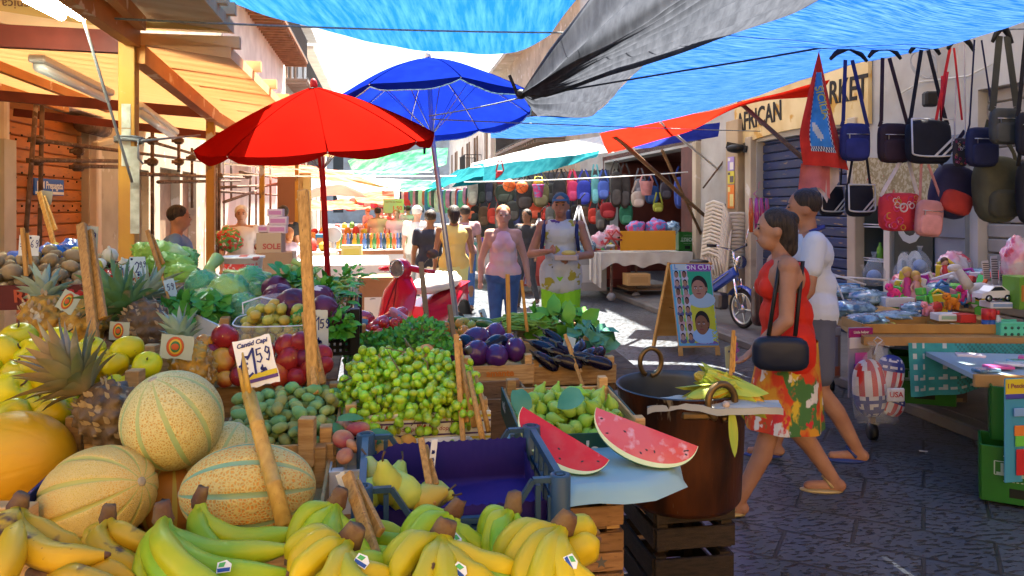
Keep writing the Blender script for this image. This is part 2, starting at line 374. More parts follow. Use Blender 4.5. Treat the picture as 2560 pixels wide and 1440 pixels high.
# --- tall facades further down the street, left
def balcony(par,a,b0,b1,z,side,wood):
 o=1.0
 m=MB();m.box((a+side*o/2,(b0+b1)/2,z),(o,b1-b0,.09))
 k=b0+.1
 while k<b1:m.box((a+side*o*.5,k,z-.11),(o*.9,.09,.12));k+=.42
 s=obj('balcony',m,wood,par)
 m=MB()
 for zz in(z+.12,z+.95):m.bar((a+side*(o-.04),b0,zz),(a+side*(o-.04),b1,zz),.04)
 k=b0
 while k<=b1:m.bar((a+side*(o-.04),k,z+.1),(a+side*(o-.04),k,z+.95),.022);k+=.16
 for e in(b0,b1):
  for q in range(6):m.bar((a+side*(o-.04)*q/5,e,z+.1),(a+side*(o-.04)*q/5,e,z+.95),.022)
  m.bar((a,e,z+.95),(a+side*o,e,z+.95),.035)
 obj('railing',m,flat('iron_railing',(.05,.045,.04)),s)
def facade(name,label,a,b0,b1,h,mat_,side,rows,cols,bal,wood,eave=True,seed=1):
 F_=thing(name,label,'house',RZ.copy());hs=[]
 rr=random.Random(seed)
 L_=(b1-b0)/cols
 for r_ in rows:
  for c in range(cols):
   bc=b0+(c+.5)*L_;hs.append((bc-.5,bc+.5,r_,r_+(2.1 if r_>2 else 2.4)))
 m=MB();wall_with_holes(m,a,b0,b1,0,h,hs,side=side);obj('wall',m,mat_,F_)
 for hq in hs:
  m=MB();m.box((a-side*.3,(hq[0]+hq[1])/2,(hq[2]+hq[3])/2),(.04,1.0,hq[3]-hq[2]));w=obj('window',m,glass_m,F_)
  m=MB()
  for q in(-1,1):
   if rr.random()<.6:m.box((a+side*.03,(hq[0]+hq[1])/2+q*.72,(hq[2]+hq[3])/2),(.05,.45,hq[3]-hq[2]))
   else:m.box((a-side*.12,(hq[0]+hq[1])/2+q*.25,(hq[2]+hq[3])/2),(.05,.48,hq[3]-hq[2]))
  obj('shutter',m,pm('louvre_wood',(.26,.14,.07),(.18,.1,.05),sc=5,rough=.7),w)
 if eave:
  m=MB();m.box((a+side*.25,(b0+b1)/2,h+.1),(.7,b1-b0,.2));obj('cornice',m,mat_,F_)
 for(q0,q1,z)in bal:balcony(F_,a,q0,q1,z,side,wood)
 return F_
balc_wood=pm('balcony_wood',(.30,.15,.075),(.2,.1,.05),sc=4,rough=.8)
facade('tall_house','cream house with long slatted wooden balcony above the red umbrella',AL,21.05,34,11.5,plaster_p,1,[3.4,7.9],4,[(21.5,33.4,7.75),(22.5,25.5,3.3)],balc_wood,seed=3)
facade('narrow_house','pale sunlit house with iron stacked balconies at the far left',AL-.1,34.05,44,10.8,plaster_w,1,[0,3.6,7.4],3,[(34.4,43,7.2),(35,43,3.4)],flat('iron_balcony',(.25,.2,.16)),seed=4)
facade('far_house','pinkish house with tiled eaves closing the left side of the street',AL-.3,44.05,62,10.5,plaster_p,1,[0,3.6,7.2],5,[(46,49,7.1),(52,55,7.1)],balc_wood,seed=5)
m=MB();wall_with_holes(m,0,-9,9,0,9.5,[(-5,-4,1,3),(3,4,1,3),(-5,-4,5,7),(-1,0,5,7),(3,4,5,7)],side=1)
EF=thing('end_house','bright pale house closing the far end of the market street','house',T(W(-1,78))@RZ@rot('Z',90));obj('wall',m,plaster_w,EF)
m=MB()
for q in((-4.5,2),(3.5,2),(-4.5,6),(-.5,6),(3.5,6)):m.box((-.2,q[0],q[1]),(.05,1,2))
obj('windows',m,glass_m,EF)
# --- right side: market shop wall and the houses behind
RB=thing('market_shop','white shop front under the painted arch sign on the right','shop',RZ.copy())
h0,h1=wb(2132,AR),wb(1892,AR);k0,k1=wb(1742,AR),wb(1512,AR);n0,n1=2.2,wb(2445,AR)
f0,f1=wb(2330,AR),wb(2145,AR)
m=MB();wall_with_holes(m,AR,-3,21,0,12,[(n0,n1,0,2.75),(f0,f1,0,2.15),(h0,h1,0,2.62),(k0,k1,0,2.75)],side=-1)
obj('wall',m,plaster_w,RB)
m=MB();slats(m,AR+.12,h0,h1,.1,2.62,.13);obj('shutter',m,shutter_b,RB)
m=MB();slats(m,AR+.12,n0,n1,.1,2.75,.14);obj('shutter',m,shutter_g,RB)
m=MB();m.box((AR+2.2,(k0+k1)/2,1.4),(.1,k1-k0+1,2.9));m.box((AR+1.1,k0-.1,1.4),(2.2,.1,2.9));m.box((AR+1.1,k1+.1,1.4),(2.2,.1,2.9));m.box((AR+1.1,(k0+k1)/2,2.85),(2.2,k1-k0+.4,.1));m.box((AR+.6,(f0+f1)/2,1.2),(.06,f1-f0+.1,2.3));m.box((AR+.4,(h0+n1)/2,1.4),(.06,h1-n0+1.0,2.8));obj('interior',m,door_red,RB)
for(q,w_,hh)in((h1+.11,.18,2.7),(h0-.1,.16,2.7),(k0-.09,.16,2.8)):m=MB();m.box((AR-.03,q,hh/2),(.13,w_,hh),None,.01);obj('door_jamb',m,plaster_l,RB)
m=MB();m.box((AR+.02,k0+.35,1.4),(.06,.7,2.7));obj('door',m,door_red,RB)
# pilaster with posters
m=MB();pb=wb(1850,AR);m.box((AR-.04,pb,1.5),(.2,.42,3.0),None,.01);obj('pilaster',m,pm('pilaster_ochre',(.42,.32,.2),(.3,.22,.13),sc=2,rough=.9,bump=.2),RB)
for k,(v0,v1,c,c2)in enumerate([(388,425,(.35,.25,.55),(.7,.65,.6)),(425,458,(.65,.55,.06),(.1,.08,.08)),(460,522,(.75,.2,.02),(.75,.6,.2))]):
 Y=street_a(1850,AR-.16);z0=at(1850,v1,Y).z;z1=at(1850,v0,Y).z
 m=MB();m.box((AR-.15,pb,(z0+z1)/2),(.006,.22,z1-z0-.01));m.mat(1).box((AR-.154,pb-.03,z0+(z1-z0)*.35),(.006,.12,(z1-z0)*.5));m.mat(1).box((AR-.154,pb+.06,z0+(z1-z0)*.8),(.006,.07,(z1-z0)*.2))
 obj('poster',m,[flat('poster_a%d'%k,c),flat('poster_b%d'%k,c2)],RB)
m=MB();m.box((AR-.02,wb(1810,AR),1.62),(.05,.14,.16),None,.01);obj('meter_box',m,flat('meter_grey',(.25,.23,.2)),RB)
# painted arch sign
sg0,sg1=wb(2182,AR),wb(1845,AR)
SG=thing('shop_sign','cream painted arch sign reading african market in black capitals','sign',RZ.copy())
m=MB();pts=[]
n=14
zc=at(2000,262,street_a(2000,AR)).z
for i in range(n+1):
 t=i/n;pts.append((AR-.06,sg0+(sg1-sg0)*t,zc-.42+.10*math.sin(math.pi*t)))
for i in range(n+1):
 t=1-i/n;pts.append((AR-.06,sg0+(sg1-sg0)*t,zc+.38+.14*math.sin(math.pi*t)))
m.poly(pts,(.05,0,0));obj('panel',m,pm('sign_cream',(.68,.55,.30),(.55,.4,.18),sc=2,rough=.8,spots=[((.5,.28,.06),2.5,.62,.66)]),SG)
sgm=Matrix(((0,0,-1,0),(-1,0,0,0),(0,1,0,0),(0,0,0,1)))
def on_right(a,b,z):return T((a,b,z))@sgm
black_paint=flat('black_paint',(.015,.013,.012),.7)
text('AFRICAN',.40,black_paint,SG,on_right(AR-.066,sg1-.78,zc-.06)@rot('Z',2),.004,0,bold=.006,xs=.82)
text('MARKET',.40,black_paint,SG,on_right(AR-.066,sg0+.62,zc+.02)@rot('Z',-2),.004,0,bold=.006,xs=.82)
m=MB();m.bar((AR-.3,sg1-.25,zc-.42),(AR-.1,sg1-.5,zc-.5),.06,.1);m.ball((AR-.2,sg1-.35,zc-.48),(.16,.16,.07),8,6);obj('lamp',m,black_m,SG)
facade('right_house','sunlit ochre house with scaffold netting beyond the teal tarp',AR+.3,21.05,40,8.2,plaster_l,-1,[0,4.0],5,[(24,33,3.9)],flat('iron_balcony',(.25,.2,.16)),seed=7)
facade('right_far_house','pale house far down the right side of the street',AR+.1,40.05,66,7.6,plaster_p,-1,[0,3.8],6,[(44,47,3.7)],balc_wood,seed=8)
# ------------------------------------------------------------------ the fixed awning on the left
AW=thing('market_awning','cream panel awning on rusty orange posts and beams at left','awning',RZ.copy())
panel_m=sheet('sandwich_panel',(.80,.60,.38),(.73,.53,.32),sc=2,stretch=(1,14,1),transl=.40)  # translucency added so the underside glows, standing in for street bounce
post_m=pm('yellow_post',(.50,.24,.03),(.40,.18,.03),sc=3,rough=.6,bump=.15,spots=[((.15,.08,.04),8,.6,.68),((.55,.52,.44),3.5,.63,.66)])
beam_o=pm('orange_beam',(.55,.22,.045),(.45,.17,.035),sc=4,rough=.6,spots=[((.7,.5,.3),7,.6,.64)])
beam_r=pm('dark_red_beam',(.16,.03,.018),(.10,.02,.012),sc=4,rough=.6)
def roof(b0,b1,ze,zw,a0=-.92,th=.07):
 m=MB();n=36
 for i in range(n):
  p,q=b0+(b1-b0)*i/n,b0+(b1-b0)*(i+1)/n
  m.poly([(a0,p,ze),(AL,p,zw),(AL,p,zw+th),(a0,p,ze+th)],(0,(q-p),0))
  if i%3==0:m.box((a0-.25,p+.03,ze+th+.03),(.6,.06,.07))
 return m
obj('roof_panel',roof(2.0,4.95,2.73,3.1),panel_m,AW)
obj('roof_panel',roof(4.85,14.5,2.56,2.98),panel_m,AW)
m=MB();m.box(((-.94+AL)/2,4.9,2.84),(AL+.94,.06,.22));o=obj('edge_strip',m,pm('strip_ochre',(.46,.32,.12),(.38,.25,.08),sc=3,rough=.6),AW)
# printed panel edge lettering
emat=Matrix(((1,0,0,0),(0,0,-1,0),(0,1,0,0),(0,0,0,1)))
for q in range(6):text('Isotecnica',.075,flat('print_brown',(.12,.05,.03)),AW,T((-1.15-q*.45,4.865,2.84))@emat@rot('Z',180),.001)
for(u,Y,top,w)in((322,4.5,2.83,.09),(527,6.9,2.52,.07),(655,9.4,2.5,.06),(742,13,2.5,.06)):
 p=at(u,HZ,Y);a,b=NX.dot(p),TX.dot(p)
 m=MB();m.box((a,b,top/2),(w,w,top),None,.004);ps=obj('post',m,post_m,AW)
 if u==322:
  m=MB()
  for(v,hh)in((292,.14),(420,.25),(370,.22),(520,.3)):m.box((a+(w/2+.003)*(v%20==0),b-w/2-.003,at(u,v,Y).z),(.05,.004,hh))
  obj('paper_scraps',m,pm('scrap',(.5,.48,.38),(.35,.33,.25),sc=20,rough=.9),ps)
p1,p2=at(322,HZ,4.5),at(527,HZ,6.9)
A1,B1,A2,B2=NX.dot(p1),TX.dot(p1),NX.dot(p2),TX.dot(p2)
m=MB();m.bar((A1+.03,1.5,2.70),(A1+.03,B1,2.66),.07,.12);m.bar((A1+.05,B1,2.56),(A2+.03,B2,2.47),.08,.11);m.bar((A2+.03,B2,2.47),(A2-.1,14.4,2.45),.07,.1);m.bar((A1+.35,1.5,2.74),(A1+.1,B1-.1,2.72),.05,.08);obj('long_beam',m,beam_o,AW)
m=MB();m.bar((AL,B1+.06,2.69),(A1,B1+.02,2.63),.06,.13);obj('cross_beam',m,beam_r,AW)
m=MB();m.bar((AL,B2,2.68),(A2,B2,2.50),.06,.09);obj('cross_beam',m,beam_r,AW)
m=MB();m.bar((AL,9.6,2.74),(A2-.05,9.3,2.44),.06,.09);obj('cross_beam',m,beam_r,AW)
m=MB();m.bar((-3.05,3.0,2.83),(-3.0,9,2.73),.05,.08);m.bar((-3.9,3,2.9),(-3.8,10,2.84),.05,.08);obj('purlin',m,beam_o,AW)
# tube lights
def tube_light(label,p0,p1,on):
 p0,p1=Vector(p0),Vector(p1);t=thing('tube_light',label,'lamp')
 m=MB();m.bar(p0,p1,.10,.05,bev=.01);obj('housing',m,flat('lamp_housing',(.6,.58,.52)),t)
 d=Vector((0,0,-.045))
 m=MB();m.tube([p0+d+(p1-p0)*.03,p0+d+(p1-p0)*.97],.036 if not on else.022,10);obj('cover',m,pm('lamp_on',(.85,1,.9),rough=.4,emit=14)if on else pm('lamp_cover',(.72,.72,.66),rough=.2),t)
tube_light('glowing fluorescent tube at the top edge, inner one of two',at(62,-30,3.6),at(156,22,4.1),True)
tube_light('glowing fluorescent tube beside the orange beam, outer one',at(110,-30,3.6),at(207,24,4.1),True)
tube_light('unlit white tube lamp under the awning left of the yellow post',at(90,145,4.6),at(270,232,5.7),False)
tube_light('unlit white tube lamp behind the yellow post, above the scaffold',at(342,262,6.2),at(435,330,7.6),False)
# scaffold of rusty pipes on the left wall
SC=thing('scaffold','rusty pipe scaffold with couplers along the left house front','scaffold')
def pipe(pts,r=.024):
 m=MB();m.tube(pts,r,8);return obj('pipe',m,rust_m,SC)
def coup(u,v,Y):
 m=MB();m.box(at(u,v,Y),(.11,.09,.1),None,.02);m.bar(at(u,v,Y)+Vector((-.08,-.03,0)),at(u,v,Y)+Vector((.08,-.03,0)),.05);obj('coupler',m,rust_m,SC)
ys=lambda u,a=-3.6:street_a(u,a)
for(u,v0,v1,du,a)in((62,262,620,28,-3.55),(98,240,660,8,-3.7),(197,340,425,0,-3.7),(381,265,640,0,-2.9),(447,322,430,0,-2.9),(480,370,520,0,-3.3),(540,360,640,0,-2.3),(548,360,640,0,-2.5),(578,390,500,0,-3.2),(620,395,640,8,-2.6),(640,400,640,0,-3),(676,405,640,0,-2.4),(560,380,640,0,-3.9),(700,420,640,0,-3)):
 pipe([at(u+du,v0,ys(u+du,a)),at(u,v1,ys(u+du,a))])
for(ua,va,ub,vb,a)in((88,350,520,405,-3.6),(80,400,300,403,-3.5),(185,415,330,418,-3.5),(345,435,620,445,-2.9),(395,455,600,452,-2.9),(345,345,520,395,-3.3),(600,430,760,455,-2.5),(520,470,700,462,-2.6),(560,505,640,478,-2.3),(640,470,780,440,-2.4),(540,478,760,492,-2.9)):
 pipe([at(ua,va,ys(ua,a)),at(ub,vb,ys(ub,a))])
for(u,v,a)in((96,350,-3.65),(92,402,-3.6),(196,378,-3.65),(195,418,-3.6),(381,405,-2.9),(447,405,-2.9),(447,352,-2.9),(381,352,-2.9),(620,440,-2.6),(545,440,-2.4),(480,395,-3.2)):coup(u,v,ys(u,a))
# blue card on the shutter, cctv camera, hanging crate tags
c=thing('phone_card_sign','small blue and white phone card sign on the orange shutter','sign',RZ.copy())
zc=at(127,468,ys(127,AL)).z;bc=wb(127,AL)
lfm=Matrix(((0,0,1,0),(1,0,0,0),(0,1,0,0),(0,0,0,1)))
m=MB();m.box((AL-.02,bc,zc),(.02,wb(163,AL)-wb(90,AL),.21),None,.004);obj('panel',m,flat('sign_blue',(.03,.12,.5)),c)
m=MB();m.box((AL-.006,bc,zc-.075),(.004,wb(163,AL)-wb(90,AL)-.03,.035));m.box((AL-.006,bc-.32,zc+.01),(.004,.1,.12));obj('white_bar',m,flat('sign_white',(.75,.75,.75)),c)
text('SIM Prepagata',.13,MATS['sign_white'],c,T((AL-.008,bc+.02,zc+.02))@lfm,.001,bold=.002)
t=thing('security_camera','white security camera on the wall left of the yellow post','camera')
m=MB();m.bar(at(238,362,10.2),at(280,352,10.6),.09,.085,bev=.015);obj('body',m,flat('cam_white',(.55,.53,.48)),t)
m=MB();m.bar(at(282,352,10.6),at(295,345,10.9),.03);m.bar(at(252,362,10.3),at(254,372,10.3),.03);obj('arm',m,black_m,t)
m=MB();wall_with_holes(m,0,-7,7,0,8.5,[(-5,-3.8,0,2.5),(-1.2,1.2,0,2.8),(3.6,4.8,0,2.5),(-5,-3.8,4,6),(-.6,.6,4,6),(3.6,4.8,4,6)],side=-1)
BH=thing('bounce_facade','unseen ochre house front added behind the viewer to bounce warm light','house',T(W(0,-5.5))@RZ@rot('Z',90));obj('wall',m,pm('plaster_ochre',(.62,.42,.17),(.5,.3,.11),sc=1.2,rough=.9),BH)  # unseen front added behind the camera to throw warm bounce on the stall
m=MB();m.box((.3,0,4.2),(.05,11,8.0));obj('shutter',m,wood_brown,BH)
# ------------------------------------------------------------------ tarpaulins and canopies
def curve(pts):
 P=[Vector(p)for p in pts];ds=[0]
 for a,b in zip(P,P[1:]):ds.append(ds[-1]+(b-a).length)
 def f(t):
  s=t*ds[-1]
  for i in range(len(P)-1):
   if s<=ds[i+1]+1e-9:
    k=(s-ds[i])/max(1e-9,ds[i+1]-ds[i])
    p0,p1,p2,p3=P[max(i-1,0)],P[i],P[i+1],P[min(i+2,len(P)-1)]
    lin=p1.lerp(p2,k)
    cr=.5*((2*p1)+(p2-p0)*k+(2*p0-5*p1+4*p2-p3)*k*k+(3*p1-p0-3*p2+p3)*k**3)
    return lin.lerp(cr,.7)
  return P[-1]
 return f
def tarp(name,label,top,bot,mat_,sagz=.1,nu=48,nv=20,wr=.03,seed=0,cat='tarp',group=None):
 f,g=curve(top),curve(bot)
 def fn(u,v):
  p=f(u).lerp(g(u),v)
  n=noise.noise(Vector((p.x*1.3+seed,p.y*1.1,0)))+.6*noise.noise(Vector((p.x*4+seed,p.y*1.6,3)))
  return p+Vector((0,0,-sagz*4*v*(1-v)+wr*n))
 m=MB();m.grid(fn,nu,nv)
 return one(name,label,cat,m,mat_,None,group)
tarp_blue=sheet('tarp_blue',(.005,.042,.22),(.08,.18,.38),sc=5,lo=.40,hi=.95,stretch=(1.2,14,3),transl=.52)  # paler streaks mixed into the colour stand for sun coming through
tarp_cyan=sheet('tarp_cyan',(.005,.062,.22),(.04,.15,.32),sc=3,lo=.40,hi=.95,stretch=(9,.7,2),transl=.5)  # lighter streaks are transmitted sunlight put into the colour
tarp_grey=sheet('tarp_grey',(.042,.047,.06),(.08,.088,.11),sc=4,lo=.35,hi=.75,stretch=(6,1,1),transl=.45)
tarp_red=sheet('tarp_red',(.42,.014,.006),(.36,.012,.005),sc=3,transl=.55)
tarp_teal=sheet('tarp_teal',(.015,.13,.17),(.03,.2,.24),sc=5,transl=.5)
tarp_white=sheet('tarp_white',(.8,.82,.84),(.65,.72,.8),sc=5,transl=.5)
tarp_green=sheet('tarp_green',(.06,.52,.16),(.25,.7,.35),sc=4,transl=.65)
tarp_navy=sheet('tarp_navy',(.02,.03,.22),(.03,.05,.3),sc=4,transl=.4)
V=Vector
tarp('blue_tarp','light blue tarpaulin stretched overhead above the produce stall',[V((-3.2,-1.2,3.15)),V((-1.6,-1.2,3.25)),V((.2,-1.2,3.45)),V((1.7,-1.2,3.9))],[at(420,-45,4.75),at(640,30,5.2),at(800,76,5.5),at(960,110,5.75),at(1120,122,5.9),at(1280,126,6.0),at(1376,84,5.7)],tarp_cyan,.05,40,40,.035,1)
G=at(1302,236,6.6)
outer=curve([V((1.75,-1.2,4.0)),V((2.2,-1.2,3.7)),V((2.9,-1.2,3.5)),at(2075,-14,4.9),at(1700,86,5.7),at(1575,196,6.9),at(1480,286,8.3),at(1345,294,8.3)])
def fan(u,v):
 p=G.lerp(outer(u),v)
 pl=math.sin(u*84+2*noise.noise(V((u*9,0,0))))*.085*math.exp(-1.7*v)*min(1,v*9)+.02*noise.noise(p*2)
 return p+Vector((0,0,pl-.12*v*(1-v)))
m=MB();m.grid(fan,200,34);one('grey_tarp','dark grey tarpaulin gathered into pleats at a knot by the blue umbrella','tarp',m,tarp_grey)
tarp('blue_tarp','blue tarpaulin with sun streaks put in its colour running along the right shop wall',[V((2.9,-1.2,3.5)),at(2075,-14,4.9),at(1700,86,5.7),at(1575,196,6.9),at(1480,286,8.3),at(1345,294,8.3),at(1225,300,9.3)],[V((4.2,-1.2,3.3)),at(2640,30,4.5),at(2110,172,6.7),at(1790,272,9.0),at(1560,322,9.1),at(1400,340,9.5),at(1228,346,9.8)],tarp_blue,.06,70,22,.03,5)
tarp('red_tarp','narrow red tarpaulin strip below the blue tarp edge',[at(2075,196,6.9),at(1790,274,9.05),at(1640,300,9.3),at(1500,334,9.4)],[at(2035,240,7.4),at(1845,264,9.1),at(1720,328,9.7),at(1520,384,10.3)],tarp_red,.03,30,8,.02,2)
tarp('navy_tarp','dark blue tarp scrap tied beneath the red tarp strip',[at(1800,305,10.4),at(1690,330,10.5),at(1580,362,10.6)],[at(1795,340,10.9),at(1700,356,11.2),at(1600,372,11.3)],tarp_navy,.02,12,5,.03,2)
tarp('teal_tarp_lit_top','sunlit top of the teal tarp, painted white, above the backpack stall',[at(1180,408,20.5),at(1350,366,18),at(1510,338,15)],[at(1175,420,17.5),at(1350,398,15.2),at(1535,382,12.9)],tarp_white,.02,20,8,.03,3)  # sunlit upper face of the teal tarp, put in as white material
tarp('teal_tarp','teal awning sheet hanging over the backpack stall',[at(1175,420,17.5),at(1350,398,15.2),at(1500,378,13.2)],[at(1128,468,17.2),at(1320,440,15),at(1490,392,13.6)],tarp_teal,.02,20,6,.03,3)
tarp('teal_tarp','teal and blue tarp with pale folds further down the right stalls',[at(1060,470,24),at(1130,432,20),at(1210,405,17.6)],[at(1080,476,17),at(1140,456,16),at(1210,440,15)],tarp_teal,.05,16,6,.06,9)
tarp('green_tarp','green translucent tarp above the middle of the street',[at(870,405,20),at(960,385,19),at(1120,372,18)],[at(905,436,17),at(1000,440,16.5),at(1110,408,16)],tarp_green,.15,16,8,.08,4)
tarp('green_tarp','darker green tarp below the first one, behind the lamp pole',[at(1000,452,24),at(1080,450,23)],[at(1005,478,21),at(1090,470,20)],tarp_green,.1,10,5,.05,6)
red_aw=sheet('awning_red',(.70,.12,.06),(.8,.3,.2),sc=2,transl=.55)
tarp('red_awning','long red awning over the left stalls behind the red umbrella',[at(640,418,19),at(760,412,20),at(900,440,24)],[at(680,442,15),at(800,450,15.5),at(985,470,17)],red_aw,.05,16,6,.05,7)
tarp('white_awning','wide cream parasol-like awning over the bottles stall',[at(765,474,21),at(850,460,20),at(900,478,21)],[at(765,496,17),at(840,488,16.5),at(925,496,18)],tarp_white,.02,10,5,.03,8)
tarp('red_awning','faded red striped awning beyond the white one',[at(880,482,30),at(985,476,28)],[at(895,505,24),at(990,515,22)],red_aw,.05,10,5,.05,3)
tarp('brown_awning','brown awning roof at the far right end of the street',[at(1010,478,34),at(1090,474,30)],[at(1015,502,30),at(1080,490,26)],sheet('awning_brown',(.35,.14,.1),(.4,.2,.15),transl=.4),.05,8,4,.05,3)
tarp('white_awning','bright white sheet hanging at the street centre',[at(955,462,30),at(1020,455,28)],[at(958,476,27),at(1022,478,25)],tarp_white,.02,8,4,.03,2)
# ridge poles and struts of the right hand tarps
for(lab,a,b,r,c)in(('brown wooden strut slanting down from the red tarp to the chair stack',at(1535,338,9.6),at(1768,545,13),.03,wood_brown),('white metal strut slanting from the red tarp to the wall',at(1652,306,9.3),at(1815,440,13.4),.018,flat('white_pole',(.6,.6,.58))),('dark strut from the arch sign to the flag',at(1848,255,8.9),at(2010,398,7.6),.025,wood_brown),('thin slanted strut over the red stall',at(1655,375,12),at(1760,600,13.5),.025,wood_brown),('dark brace rod beside the white pillar',at(1830,375,12.4),at(1758,470,12.8),.015,rust_m)):
 m=MB();m.tube([a,b],r,8);one('strut',lab,'pole',m,c)
 # ropes
def rope(label,pts,r=.006,mat_=rope_m):
 m=MB();m.tube(pts,r,6);one('rope',label,'rope',m,mat_)
rope('grey rope stretched across the whole street under the tarps',sag(at(200,42,4.0),at(1480,82,5.6),.02)+sag(at(1480,82,5.6),at(2400,68,5.8),.01))
rope('dark cord running along the blue tarp to the right wall',sag(at(1330,240,6.6),at(1700,178,6.3),.0)+sag(at(1700,178,6.3),at(2560,20,5.2),.02),.008,flat('cord_navy',(.02,.03,.06)))
rope('bag rail cord carrying the hangers on the right',sag(at(1940,82,5.9),at(2200,75,5.8),.01)+sag(at(2200,75,5.8),at(2620,72,5.4),.0),.006)
rope('thin line from the umbrella pole to the right wall',sag(at(1080,298,6.9),at(1900,328,10.3),.01),.006)
rope('short tie line from the knot to the red umbrella',sag(at(1300,245,6.6),at(1072,290,6.4),.01),.006)
rope('slanting guy rope in front of the yellow post',sag(at(206,40,4.0),at(330,455,4.4),.0),.009,flat('rope_grey',(.2,.2,.19)))
rope('pale washing line behind the red umbrella, upper one',sag(at(560,410,11),at(1080,430,16),.05),.012,flat('line_white',(.8,.8,.78)))
rope('pale washing line behind the red umbrella, lower one',sag(at(560,436,11),at(1140,440,15),.02),.012,MATS['line_white'])
rope('pale line above the backpack stall',sag(at(1160,455,12),at(1720,430,12),.03),.008,MATS['line_white'])
rope('thin rope hanging from the awning beam to the yellow post',[at(300,345,4.42),at(345,350,4.4),at(345,395,4.42),at(358,410,4.45)],.006,MATS['rope_grey'])
m=MB()
for k in range(3):
 m.tube([at(322+34*math.cos(2*math.pi*i/12),345+k*5+3*math.sin(2*math.pi*i/12),4.5)+Vector((0,.062*math.sin(2*math.pi*i/12),0))for i in range(13)],.006,6)
m.tube([at(355,352,4.45),at(500,338,5.6)],.007,6)
one('rope','grey rope tied round the yellow post holding the red umbrella tip','rope',m,MATS['rope_grey'])
m=MB();m.ball(G,.045,8,6);m.bar(G+V((-.02,0,-.02)),G+V((-.1,-.05,.16)),.02);m.bar(G,G+V((.1,.02,.1)),.02);one('rope_knot','dark knot of cord gathering the grey tarp','knot',m,black_m)
# ------------------------------------------------------------------ umbrellas
def umbrella(label,M,Rr,drop,mat_,pole_mat,pole_to,n=8,trim=None,ribm=None,finial=None,pr=.022,twist=0):
 t=thing('market_umbrella',label,'umbrella',M)
 inv=M.inverted()
 def surf(a,r,fl=0):
  k=(a/(2*math.pi)*n)%1.0;s=math.sin(math.pi*k)
  rad=r*Rr*(1-.045*s*r)
  z=-drop*(.62*r+.38*r*r)+.055*s*r*(1.2-r)*Rr*.8-.03*s*r**3
  return Vector((rad*math.cos(a+twist),rad*math.sin(a+twist),z))
 m=MB();m.grid(lambda u,v:surf(u*2*math.pi,.02+.98*v),n*10,16)
 def val(u,v):
  p=surf(u*2*math.pi,1);k=(u*n)%1.0
  return p+Vector((p.x*-.01*v,p.y*-.01*v,-.07*v*(.3+.7*abs(math.sin(math.pi*k))**.5)*Rr+.006*math.sin(u*90)*v))
 m.grid(val,n*10,2)
 obj('canopy',m,mat_,t)
 if trim:
  m=MB()
  for i in range(n*10):m.tube([val(i/(n*10),1),val((i+1)/(n*10),1)],.006,5)
  obj('trim',m,trim,t)
 for i in range(n):
  a=2*math.pi*i/n;rb=MB();rb.tube([surf(a,.02)+V((0,0,-.012)),surf(a,.35)+V((0,0,-.012)),surf(a,.7)+V((0,0,-.012)),surf(a,1)+V((0,0,-.008))],.006,5)
  q=surf(a,.5)+V((0,0,-.02));rb.tube([V((0,0,-drop-.25)),q],.005,5);obj('rib',rb,ribm or steel_m,t)
  sm=MB();sm.tube([surf(a,.04+.96*j/6)+V((0,0,.004))for j in range(7)],.004,5);obj('seam',sm,mat_,t)
 e=inv@Vector(pole_to)
 m=MB();m.tube([V((0,0,-.01)),V((0,0,-drop-.3)),e],pr,12);obj('pole',m,pole_mat,t)
 m=MB();m.lathe([(.03,0),(.032,.02),(.028,.05),(.015,.07),(0,.075)],None,10);obj('finial',m,finial or pole_mat,t)
 return t
umb_red=sheet('umbrella_red',(.32,.006,.003),(.27,.005,.003),sc=2,transl=.28)
umb_blue=sheet('umbrella_blue',(.004,.014,.2),(.006,.022,.25),sc=2,transl=.42)
red_paint=pm('red_paint',(.45,.01,.012),rough=.3)
ax=at(785,218,6.4)
Mr=T(ax)@rot('Y',-3)@rot('X',10)
umbrella('red market umbrella with a red pole standing behind the leeks',Mr,1.0,.46,umb_red,red_paint,at(826,800,6.7),n=8,twist=R(-73),pr=.026,finial=flat('finial_red',(.3,.01,.02)))
ab=at(1070,146,7.5)
Mb=T(ab)@rot('Y',-4)@rot('X',-8)
umbrella('blue market umbrella with pale edging on a leaning metal pole',Mb,1.03,.52,umb_blue,pm('pole_zinc',(.5,.52,.55),rough=.35,metal=.7),at(1166,985,6.6),n=8,trim=flat('trim_cyan',(.3,.6,.75)),twist=R(-69),pr=.024)
m=MB();m.tube([at(1062,335,7.0),at(1061,385,7.0)],.012,6);one('umbrella_strap','dark blue strap dangling from the blue umbrella rim','strap',m,flat('strap_navy',(.01,.015,.1)))
for k,(lab,mt,a,b_)in enumerate((('pale backlit sheet added for glow over the far street, nearest of the white ones',tarp_white,[(780,452,44),(900,446,46),(1110,452,42)],[(790,480,38),(920,486,38),(1100,480,37)]),('broad white sheet added for glow at the street end',tarp_white,[(840,470,60),(960,462,62),(1060,468,60)],[(845,500,54),(960,504,54),(1055,500,54)]),('cream sheet added for glow over the left stalls before the end house',tarp_white,[(800,430,52),(880,425,54),(940,436,54)],[(800,462,46),(880,468,46),(935,462,46)]),('orange red awning added for glow low at the far left stalls',red_aw,[(770,505,32),(860,498,34),(930,500,34)],[(775,520,28),(860,520,28),(925,516,29)]))):tarp('glow_sheet' if k<3 else 'red_awning',lab,[at(*q)for q in a],[at(*q)for q in b_],mt,.2,12,6,.1,k)  # backlit sheets added to brighten the far end of the street
